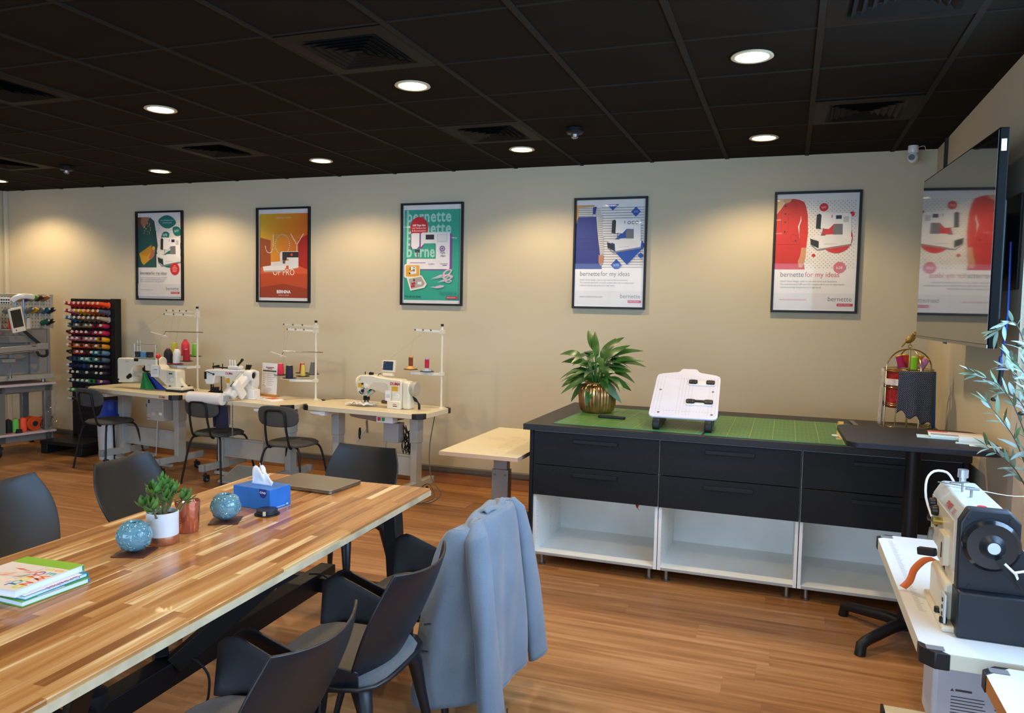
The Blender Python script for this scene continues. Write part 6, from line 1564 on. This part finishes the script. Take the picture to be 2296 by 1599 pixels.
B().grid(lambda u, v: (-.10 + .20 * u, -.08 + .16 * v, .10 + .07 * math.sin(PI * u) ** .4 * math.sin(PI * v) ** .4 + .008 * math.sin(u * 17 + v * 9)), 20, 14).box(-.10, .10, -.08, .08, .06, .10).obj('bag', t, mat('navy_canvas', '141c30', .8), angle=50)
t = ethin('grey_box', 'low grey box under the navy bag on the bottom shelf', 'box', .239, -.03, .14)
B().box(-.09, .09, -.08, .08, 0, .059).obj('carton', t, mat('grey_card', '6c6862', .7), bevel=.002)
t = ethin('black_clip', 'small black folded clip in front of the lime green cone', 'clip', .239, .20, .03)
B().prism([(-.03, 0), (.03, 0), (.022, .04), (-.02, .042), (-.024, .02)], -.015, .015).obj('clip', t, rub_m, bevel=.002)

# ================================================================ foreground right: machine table with walking-foot machine
top2 = mat('white_table_laminate', 'dfe2e4', .35)
edge2 = mat('cream_table_edge', 'd9d2bc', .45)
def fore_table(x0, x1, y0, y1, label, foot=True, orange=False):
    t = thing('machine_table', label, 'table', (0, 0, 0), 0, 'white machine tables at the right')
    c = .035; pts = [(x0 + c, y0), (x1, y0), (x1, y1), (x0 + c, y1), (x0, y1 - c), (x0, y0 + c)]
    B().prism(pts, .739, .7795, 'z').obj('tabletop', t, edge2 if not orange else mat('orange_wood_edge', 'b8783c', .5), bevel=.002)
    B().prism(pts, .7796, .7802, 'z').obj('top_laminate', t, top2)
    for (yy, s_) in ((y0, 1), (y1, -1)):
        q = [(x0 - .003, yy + s_ * .10), (x0 - .003, yy + s_ * .035), (x0 + .032, yy - s_ * .003), (x0 + .10, yy - s_ * .003), (x0 + .10, yy + s_ * .004), (x0 + .004, yy + s_ * .10)]
        if s_ < 0: q = q[::-1]
        B().prism([(x0 - .003, yy + s_ * .065), (x0 - .003, yy + s_ * .030), (x0 + .030, yy - s_ * .003), (x0 + .065, yy - s_ * .003)][::s_], .736, .7815, 'z').obj('corner_cap', t, capm, bevel=.003)
        B().box(x0 + .012, x0 + .055, yy + s_ * .028 - .014, yy + s_ * .028 + .014, .7815, .7819).obj('tape', t, mat('grey_tape', '77787c', .5))
    if foot:
        for yy in (y0 + .25, y1 - .12):
            B().box(x0 + .04, x1 - .04, yy - .03, yy + .03, .075, .135).obj('foot', t, edge2, bevel=.004)
            B().box(x0 + .034, x0 + .045, yy - .032, yy + .032, .073, .137).obj('foot_cap', t, rub_m, bevel=.003)
            B().box(x0 + .24, x0 + .32, yy - .03, yy + .03, .13, .739).obj('leg', t, edge2, bevel=.004)
            castor(t, x0 + .10, yy); castor(t, x1 - .08, yy)
    return t
ft = fore_table(.362, .955, 2.20, 3.32, 'white machine table at the right carrying the dark-ended sewing machine')
b = B().m(mat('ruler_print_grey', '9c9c98', .6))
for k in range(60): b.poly([(.395, 2.50 + k * .0125, .7804), (.41 if k % 5 else .417, 2.50 + k * .0125, .7804), (.41 if k % 5 else .417, 2.503 + k * .0125, .7804), (.395, 2.503 + k * .0125, .7804)])
b.obj('printed_scale', ft)['kind'] = 'stuff'
gb = thing('control_box', 'x', 'x', (.52, 2.42, .50))
B().box(-.105, .10, -.08, .08, 0, .235).obj('motor_control_box', gb, mat('pale_grey_box', 'b9bac0', .5), bevel=.012)
b = B().m(mat('print_dark')).box(-.05, -.01, -.0808, -.0804, .125, .131).prism([(-.062, .124), (-.053, .124), (-.0575, .132)], -.0808, -.0804)
for k in range(7): b.box(-.06, .02 + .01 * math.sin(k * 3), -.0808, -.0804, .108 - k * .009, .1105 - k * .009)
for k in range(5): b.box(.045, .075, -.0808, -.0804, .10 - k * .012, .103 - k * .012)
b.obj('printed_label', gb)
mount(gb, ft)
fore_table(.487, .965, 1.05, 2.165, 'second white machine table cut by the bottom right corner', True, True)
lm = mat('cream_casting', 'd8cfb8', .35, coat=.15)
pale = mat('daylit_pale_enamel', 'c6cfd4', .3, coat=.2)  # pale enamel, its blue tint is window light put into the colour
nv = mat('blue_black_cover', '181d26', .42, bump=.15, bscale=600)
t = thing('sewing_machine', 'walking-foot machine with dark belt cover and handwheel, at the right foreground', 'sewing machine', (.46, 2.36, .780))
# local: x to the wall, y away
B().prism([(.0, .155), (0, .305), (.022, .345), (.115, .345), (.14, .315), (.14, .155)], .03, .40).obj('arm', t, pale, bevel=.006)
B().box(-.002, .008, .05, .40, .16, .30).obj('side_panel', t, lm, bevel=.003)
B().box(.0, .13, .03, .16, .0, .16).obj('pillar', t, lm, bevel=.008)
B().box(-.03, .10, -.01, .30, .0, .018).obj('base_plate', t, lm, bevel=.006)
B().prism([(-.02, .018), (.09, .018), (.09, .12), (-.01, .125), (-.02, .115)], .04, .26).obj('bed_casting', t, lm, bevel=.008)
B().box(-.024, -.018, .0, .055, .02, .10).obj('hinge_plate', t, pale, bevel=.01, seg=3)
B().m(dkm).cyl((-.026, .028, .04), (-.023, .028, .04), .006).cyl((-.026, .028, .06), (-.023, .028, .06), .006).cyl((-.026, .028, .08), (-.023, .028, .08), .006).cyl((-.022, .10, .018), (-.022, .10, .032), .010).cyl((-.022, .02, .018), (-.022, .02, .032), .010).obj('screws', t)
B().prism([(0, .125), (0, .312), (.02, .352), (.118, .352), (.145, .322), (.145, .26), (.19, .20), (.23, .125)], -.012, .03).obj('belt_cover', t, nv, bevel=.006, seg=3)
B().box(.0, .42, -.04, .20, .002, .128).obj('lower_cover', t, nv, bevel=.005)
B().lathe([(.036, -.045), (.060, -.045), (.069, -.036), (.069, -.014), (.060, -.010)], (.072, 0, .262), 36, 'y').obj('handwheel', t, mat('gloss_black', '17191d', .2, coat=.5))
B().lathe([(0, -.062), (.018, -.062), (.024, -.052), (.032, -.045), (.034, -.012)], (.072, 0, .262), 28, 'y').m(pale).lathe([(0, -.0635), (.016, -.0635), (.0165, -.061)], (.072, 0, .262), 24, 'y').obj('wheel_hub', t, nv) if False else None
B().m(nv).lathe([(0, -.062), (.018, -.062), (.024, -.052), (.032, -.045), (.034, -.012)], (.072, 0, .262), 28, 'y').m(pale).lathe([(0, -.0635), (.015, -.0635), (.0155, -.061)], (.072, 0, .262), 24, 'y').obj('wheel_hub', t)
B().m(rub_m).bar((.085, -.055, .235), (.135, -.055, .165), .012, .016).bar((.125, -.06, .185), (.150, -.06, .150), .008, .006).m(steel_m).sph((.152, -.062, .148), .004).sph((.157, -.062, .141), .004).obj('lever', t)
B().tube([(.098, -.06, .225), (.125, -.065, .200), (.128, -.066, .190), (.118, -.066, .205), (.175, -.066, .222), (.26, -.06, .235)], .0035, 7).obj('white_rod', t, white_m)
for (x, z) in ((.02, .33), (.12, .33), (.03, .14), (.10, .19)): B().cyl((x, -.0125, z), (x, -.015, z), .005).obj('cover_screw', t, nv)
b = B().m(redtxt_m); b.T = Matrix.Translation((.0085 - .0, .19, .322)) @ Matrix.Rotation(math.atan2(.04, .022), 4, 'Y').inverted() @ Matrix.Identity(4)
b.T = Matrix(((0, -.482, -.876, .0100), (-1, 0, 0, .165), (0, .876, -.482, .3175), (0, 0, 0, 1)))
b.T = Matrix.Translation((.0060, .20, .3200)) @ Matrix(((0, .482, -.876, 0), (-1, 0, 0, 0), (0, .876, .482, 0), (0, 0, 0, 1)))
b.text('PFAFF', .026, (-.0, -.012, .0005), rot=(0, 0, 0), bold=.0008).text('335', .022, (.088, -.012, .0005), rot=(0, 0, 0))
b.obj('brand_lettering', t)
B().m(mat('red_ball')).cyl((.065, .06, .345), (.065, .06, .3458), .012).obj('red_sticker', t)
B().cyl((.075, .37, .345), (.075, .37, .365), .010).cyl((.075, .37, .365), (.075, .37, .39), .0155).obj('presser_screw', t, mat('silver_knob', 'c8ccd0', .25, .8))
B().m(steel_m).cyl((.05, .24, .345), (.05, .24, .372), .003).bar((.015, .23, .372), (.07, .26, .372), .006, .003).cyl((.06, .17, .345), (.06, .17, .37), .0035).cyl((.045, .17, .37), (.08, .17, .37), .004).bar((.0, .33, .352), (.09, .28, .352), .008, .002).obj('thread_guides', t)
B().tube(bez([(-.012, .33, .24), (-.024, .375, .29), (-.022, .39, .345), (.0, .40, .372), (.035, .395, .372), (.052, .375, .348)], 3), .0038, 8).obj('wire_guard', t, white_m)
b = B().m(dkm).lathe([(0, -.022), (.014, -.02), (.018, -.006), (.014, 0)], (0, .33, .285), 18, 'x').lathe([(0, -.022), (.014, -.02), (.018, -.006), (.014, 0)], (0, .29, .27), 18, 'x')
b.m(mat('brass_spring', 'b09a4c', .3, .8)).lathe([(0, -.03), (.012, -.028), (.012, 0)], (0, .22, .255), 16, 'x').m(dkm)
b.tube(bez([(-.01, .36, .25), (-.02, .34, .23), (-.015, .30, .235), (-.01, .26, .23), (-.015, .24, .25)], 5), .004, 6)
b.obj('tension_unit', t)
B().m(lm).box(-.016, 0, .10, .19, .155, .24).m(dkm).box(-.0175, -.016, .125, .135, .17, .215).obj('side_cover', t, bevel=.003)
B().m(steel_m).cyl((.04, .37, .16), (.04, .37, .04), .005).cyl((.065, .37, .16), (.065, .37, .03), .005).box(.03, .08, .35, .39, .018, .03).bar((.0, .37, .16), (.0, .34, .20), .03, .012).obj('needle_bars', t)
B().bar((-.045, .33, .128), (.0, .30, .135), .022, .024).obj('roller_arm', t, rub_m, bevel=.004)
org = mat('orange_strap', 'e0681c', .45)
b = B()
P_ = bez([(-.005, .29, .115), (-.03, .30, .105), (-.055, .31, .07), (-.066, .315, .03), (-.085, .315, .005)], 7)
vv = []; ff = []
for i, q in enumerate(P_): vv += [tuple(q + Vector((-.010, -.004, .006))), tuple(q + Vector((.010, .004, -.006)))]
for i in range(len(P_) - 1): ff.append((2 * i, 2 * i + 1, 2 * i + 3, 2 * i + 2))
o_ = b.add(vv, ff).obj('strap', None, org, solid=.002, loc=(.46, 2.36, .782)); tag(o_, 'orange strap curling out from under the dark-ended sewing machine', 'strap')
# thread from the machine to the wall side
t = thing('hanging_thread', 'thin pale thread running from the dark-ended machine towards the window', 'thread')
B().tube(bez([(.56, 2.62, 1.13), (.68, 2.66, 1.115), (.80, 2.68, 1.15), (.90, 2.70, 1.17)], 6), .0012, 5).obj('strand', t, paper_m)

# ================================================================ olive tree
t = thing('olive_tree', 'artificial olive tree reaching in at the right edge', 'plant', (.905, 3.425, 0))
B().lathe([(0, 0), (.045, 0), (.055, .22), (.050, .22), (.048, .20), (0, .20)], n=24).obj('pot', t, mat('grey_planter', '6c6862', .6))
bark = mat('olive_bark', '5c5040', .85, bump=.6, bscale=150)
B().tube(bez([(0, 0, .19), (.01, -.01, .6), (-.005, -.02, .95), (.02, -.02, 1.3), (.01, -.02, 1.62)], 5), .008, 8).obj('trunk', t, bark)
ol1 = bpy.data.materials.new('olive_leaf_two_tone'); ol1.use_nodes = True; nt = ol1.node_tree; bs = nt.nodes['Principled BSDF']
ge = nn(nt, 'ShaderNodeNewGeometry'); mx = nn(nt, 'ShaderNodeMix', data_type='RGBA'); nt.links.new(ge.outputs['Random Per Island'], mx.inputs[0]); mx.inputs[6].default_value = srgb('4f7040'); mx.inputs[7].default_value = srgb('9fb3b0'); nt.links.new(mx.outputs[2], bs.inputs['Base Color']); bs.inputs['Roughness'].default_value = .5
b = B(); br = B(); R = random.Random(31)
BR = [((.0, -.02, 1.35), (-.10, -.08, 1.62), (-.17, -.12, 1.60)), ((.0, -.02, 1.10), (-.12, -.10, 1.36), (-.235, -.12, 1.44)), ((0, -.02, 1.0), (-.10, -.14, 1.20), (-.20, -.18, 1.33)), ((0, -.02, .95), (-.08, -.08, 1.08), (-.185, -.12, 1.165)),
      ((0, 0, 1.3), (-.03, -.15, 1.5), (-.10, -.25, 1.55)), ((0, 0, 1.2), (-.05, -.10, 1.40), (-.13, -.15, 1.50)), ((0, 0, 1.1), (-.02, -.18, 1.28), (-.06, -.30, 1.38)), ((0, 0, 1.0), (-.05, -.05, 1.30), (-.14, -.05, 1.38)), ((0, 0, 1.4), (.03, -.1, 1.65), (.02, -.15, 1.75)), ((0, 0, .9), (-.02, -.15, 1.10), (-.08, -.22, 1.17)), ((0, 0, 1.2), (-.04, .08, 1.4), (-.08, .15, 1.45))]
for (a0, a1, a2) in BR:
    P_ = bez([a0, a1, a2], 10); br.tube(P_, [.0028 - .0016 * i / len(P_) for i in range(len(P_))], 5)
    for i in range(4, len(P_), 2):
        q = P_[i]; d_ = (P_[i] - P_[i - 1]).normalized()
        for s_ in (-1, 1):
            side = d_.cross(Vector((R.uniform(-1, 1), R.uniform(-1, 1), R.uniform(-1, 1)))).normalized()
            dd = (d_ * .9 + side * s_ * R.uniform(.5, .9)).normalized()
            leafmesh(b, q, dd, (R.uniform(-.5, .5), R.uniform(-.8, 0), 1), R.uniform(.05, .08), R.uniform(.012, .019), .05, R.uniform(-.3, .5), 6, .05)
    leafmesh(b, P_[-1], (P_[-1] - P_[-2]), (0, -.5, 1), .065, .012, .05, .1, 6, .05)
b.obj('leaves', t, ol1, angle=70); br.obj('branches', t, bark)
for (x, y, z) in ((-.175, -.14, 1.345), (-.10, -.12, 1.55), (-.09, -.16, 1.30)): B().sph((x, y, z), (.011, .009, .008)).obj('olive', t, mat('dark_olive_fruit', '2a2c20', .25))

# ================================================================ blue jacket on the third armchair
t = thing('jacket', 'light blue blazer hung over the back of the third armchair', 'jacket', (0, 0, 0))
jm = bpy.data.materials.new('blue_chambray'); jm.use_nodes = True; nt = jm.node_tree; bs = nt.nodes['Principled BSDF']
tc = nn(nt, 'ShaderNodeTexCoord'); n1 = nn(nt, 'ShaderNodeTexNoise'); n1.inputs['Scale'].default_value = 900; n1.inputs['Detail'].default_value = 2; nt.links.new(tc.outputs['Object'], n1.inputs['Vector'])
n2 = nn(nt, 'ShaderNodeTexNoise'); n2.inputs['Scale'].default_value = 7; nt.links.new(tc.outputs['Object'], n2.inputs['Vector'])
cr = nn(nt, 'ShaderNodeValToRGB'); nt.links.new(mth(nt, 'ADD', mth(nt, 'MULTIPLY', n1.outputs[0], .7), mth(nt, 'MULTIPLY', n2.outputs[0], .3)), cr.inputs[0])
e = cr.color_ramp.elements; e[0].position = .35; e[0].color = srgb('5c6a7a'); e[1].position = .68; e[1].color = srgb('7f8b98'); nt.links.new(cr.outputs[0], bs.inputs['Base Color']); bs.inputs['Roughness'].default_value = .9; bs.inputs['Sheen Weight'].default_value = .25
bpn = nn(nt, 'ShaderNodeBump'); bpn.inputs['Strength'].default_value = .12; bpn.inputs['Distance'].default_value = .001; nt.links.new(n1.outputs[0], bpn.inputs['Height']); nt.links.new(bpn.outputs[0], bs.inputs['Normal'])
def lerp(a, c, q): return a + (c - a) * q
def interp(P, u):
    f = u * (len(P) - 1); i = min(int(f), len(P) - 2); return Vector(P[i]).lerp(Vector(P[i + 1]), f - i)
TOPP = bez([(-1.22, 2.62, 0), (-1.16, 2.575, 0), (-1.09, 2.595, 0), (-1.055, 2.72, 0), (-1.042, 2.84, 0), (-1.055, 2.95, 0), (-1.09, 3.055, 0), (-1.16, 3.05, 0), (-1.22, 3.0, 0)], 6)
BOTP = bez([(-1.30, 2.56, 0), (-1.18, 2.515, 0), (-1.04, 2.56, 0), (-.995, 2.70, 0), (-.985, 2.84, 0), (-.99, 2.98, 0), (-1.04, 3.09, 0), (-1.18, 3.10, 0), (-1.30, 3.06, 0)], 6)
def jz(y, side): return .850 - .45 * abs(y - 2.835) ** 2 - .11 * max(0, (side - .72) / .28) ** 1.5
def body(u, v):
    a = interp(TOPP, u); c = interp(BOTP, u); q = v ** .55
    p = a.lerp(c, q)
    side = abs(u * 2 - 1); ztop = jz(a[1], side)
    zbot = .165 - .05 * max(0, side - .6)
    fold = (.016 * math.sin(u * 21 + 1) + .006 * math.sin(u * 47 + v * 5) + .004 * math.sin(v * 11 + u * 30)) * v ** .8
    cen = Vector((-1.2, 2.835, 0)); d_ = (p - cen).normalized()
    p += d_ * fold
    # centre back vent seam
    return (p[0], p[1], lerp(ztop, zbot, v) - .012 * math.sin(u * 17) * v)
def yoke(u, v):
    a = interp(TOPP, u); c = Vector((-1.125, 2.835 + (a[1] - 2.835) * .75, 0)); p = a.lerp(c, v)
    z = jz(a[1], abs(u * 2 - 1)) + (.010 * math.sin(PI * v * .5) + .004 * math.sin(u * 25)) * v
    return (p[0], p[1], z)
B().grid(body, 90, 40).grid(yoke, 90, 6).obj('body', t, jm, solid=.004, angle=75)
# collar roll and lapel falling at the left
B().grid(lambda u, v: (lerp(-1.07, -1.10, v) + .03 * math.sin(PI * u) * .5, 2.73 + .21 * u, .850 + .012 * math.sin(PI * v) + .006 * math.sin(u * 9)), 24, 7).obj('collar', t, jm, solid=.005, angle=75)
def sleeve(S, ph, my=False):
    """stack of level rings: (z, x, y, half thickness, half width)"""
    b = B(); v = []; n = 26; K = 44
    for k in range(K):
        f = k / (K - 1) * (len(S) - 1); i = min(int(f), len(S) - 2); q = f - i; q = q * q * (3 - 2 * q) if i < 3 else q
        z, x, y, ra, rb = [S[i][j] * (1 - q) + S[i + 1][j] * q for j in range(5)]
        if my: y = 5.665 - y
        for j in range(n):
            th = 2 * PI * j / n; w_ = 1 + .06 * math.sin(th * 3 + k * .12 + ph) + .035 * math.sin(k * .33 + th * 2 + ph)
            sl = .012 * math.cos(th)
            v.append((x + ra * w_ * math.cos(th), y + rb * w_ * math.sin(th), z + sl * (1 if k > 4 else 0)))
    f = [(k * n + i, k * n + (i + 1) % n, (k + 1) * n + (i + 1) % n, (k + 1) * n + i) for k in range(K - 1) for i in range(n)]
    f.append(tuple(range(n - 1, -1, -1)))
    b.add(v, f); return b.obj('sleeve', t, jm, solid=.003, angle=75)
sleeve([(.846, -1.095, 2.665, .006, .012), (.835, -1.085, 2.645, .024, .036), (.79, -1.066, 2.615, .038, .054), (.65, -1.035, 2.59, .038, .064), (.45, -1.005, 2.572, .036, .070), (.25, -.985, 2.565, .036, .076), (.09, -.968, 2.56, .040, .080)], 0)
sleeve([(.846, -1.095, 2.665, .006, .012), (.835, -1.085, 2.645, .024, .036), (.79, -1.066, 2.61, .036, .050), (.65, -1.035, 2.585, .036, .058), (.45, -1.005, 2.572, .034, .064), (.28, -.985, 2.565, .034, .070), (.15, -.968, 2.56, .036, .074)], 2, True)
b = B().m(mat('dark_horn_button', '2c2824', .35))
for k in range(4): b.lathe([(0, 0), (.007, 0), (.0075, .002), (.004, .003), (0, .002)], (0, 0, 0), 12, 'x') if False else b.sph((-.918, 2.585 - .002 * k, .13 + k * .014), (.003, .007, .007), 10, 6)
b.obj('cuff_buttons', t)
b = B().m(mat('dark_buttonhole', '39434f', .8))
for v_ in (.50, .66):
    q0, q1 = Vector(body(.045, v_)), Vector(body(.085, v_)); b.bar(q0 + Vector((0, -.004, 0)), q1 + Vector((0, -.004, 0)), .004, .004)
b.obj('buttonholes', t)
# ---------------------------------------------------------------- end
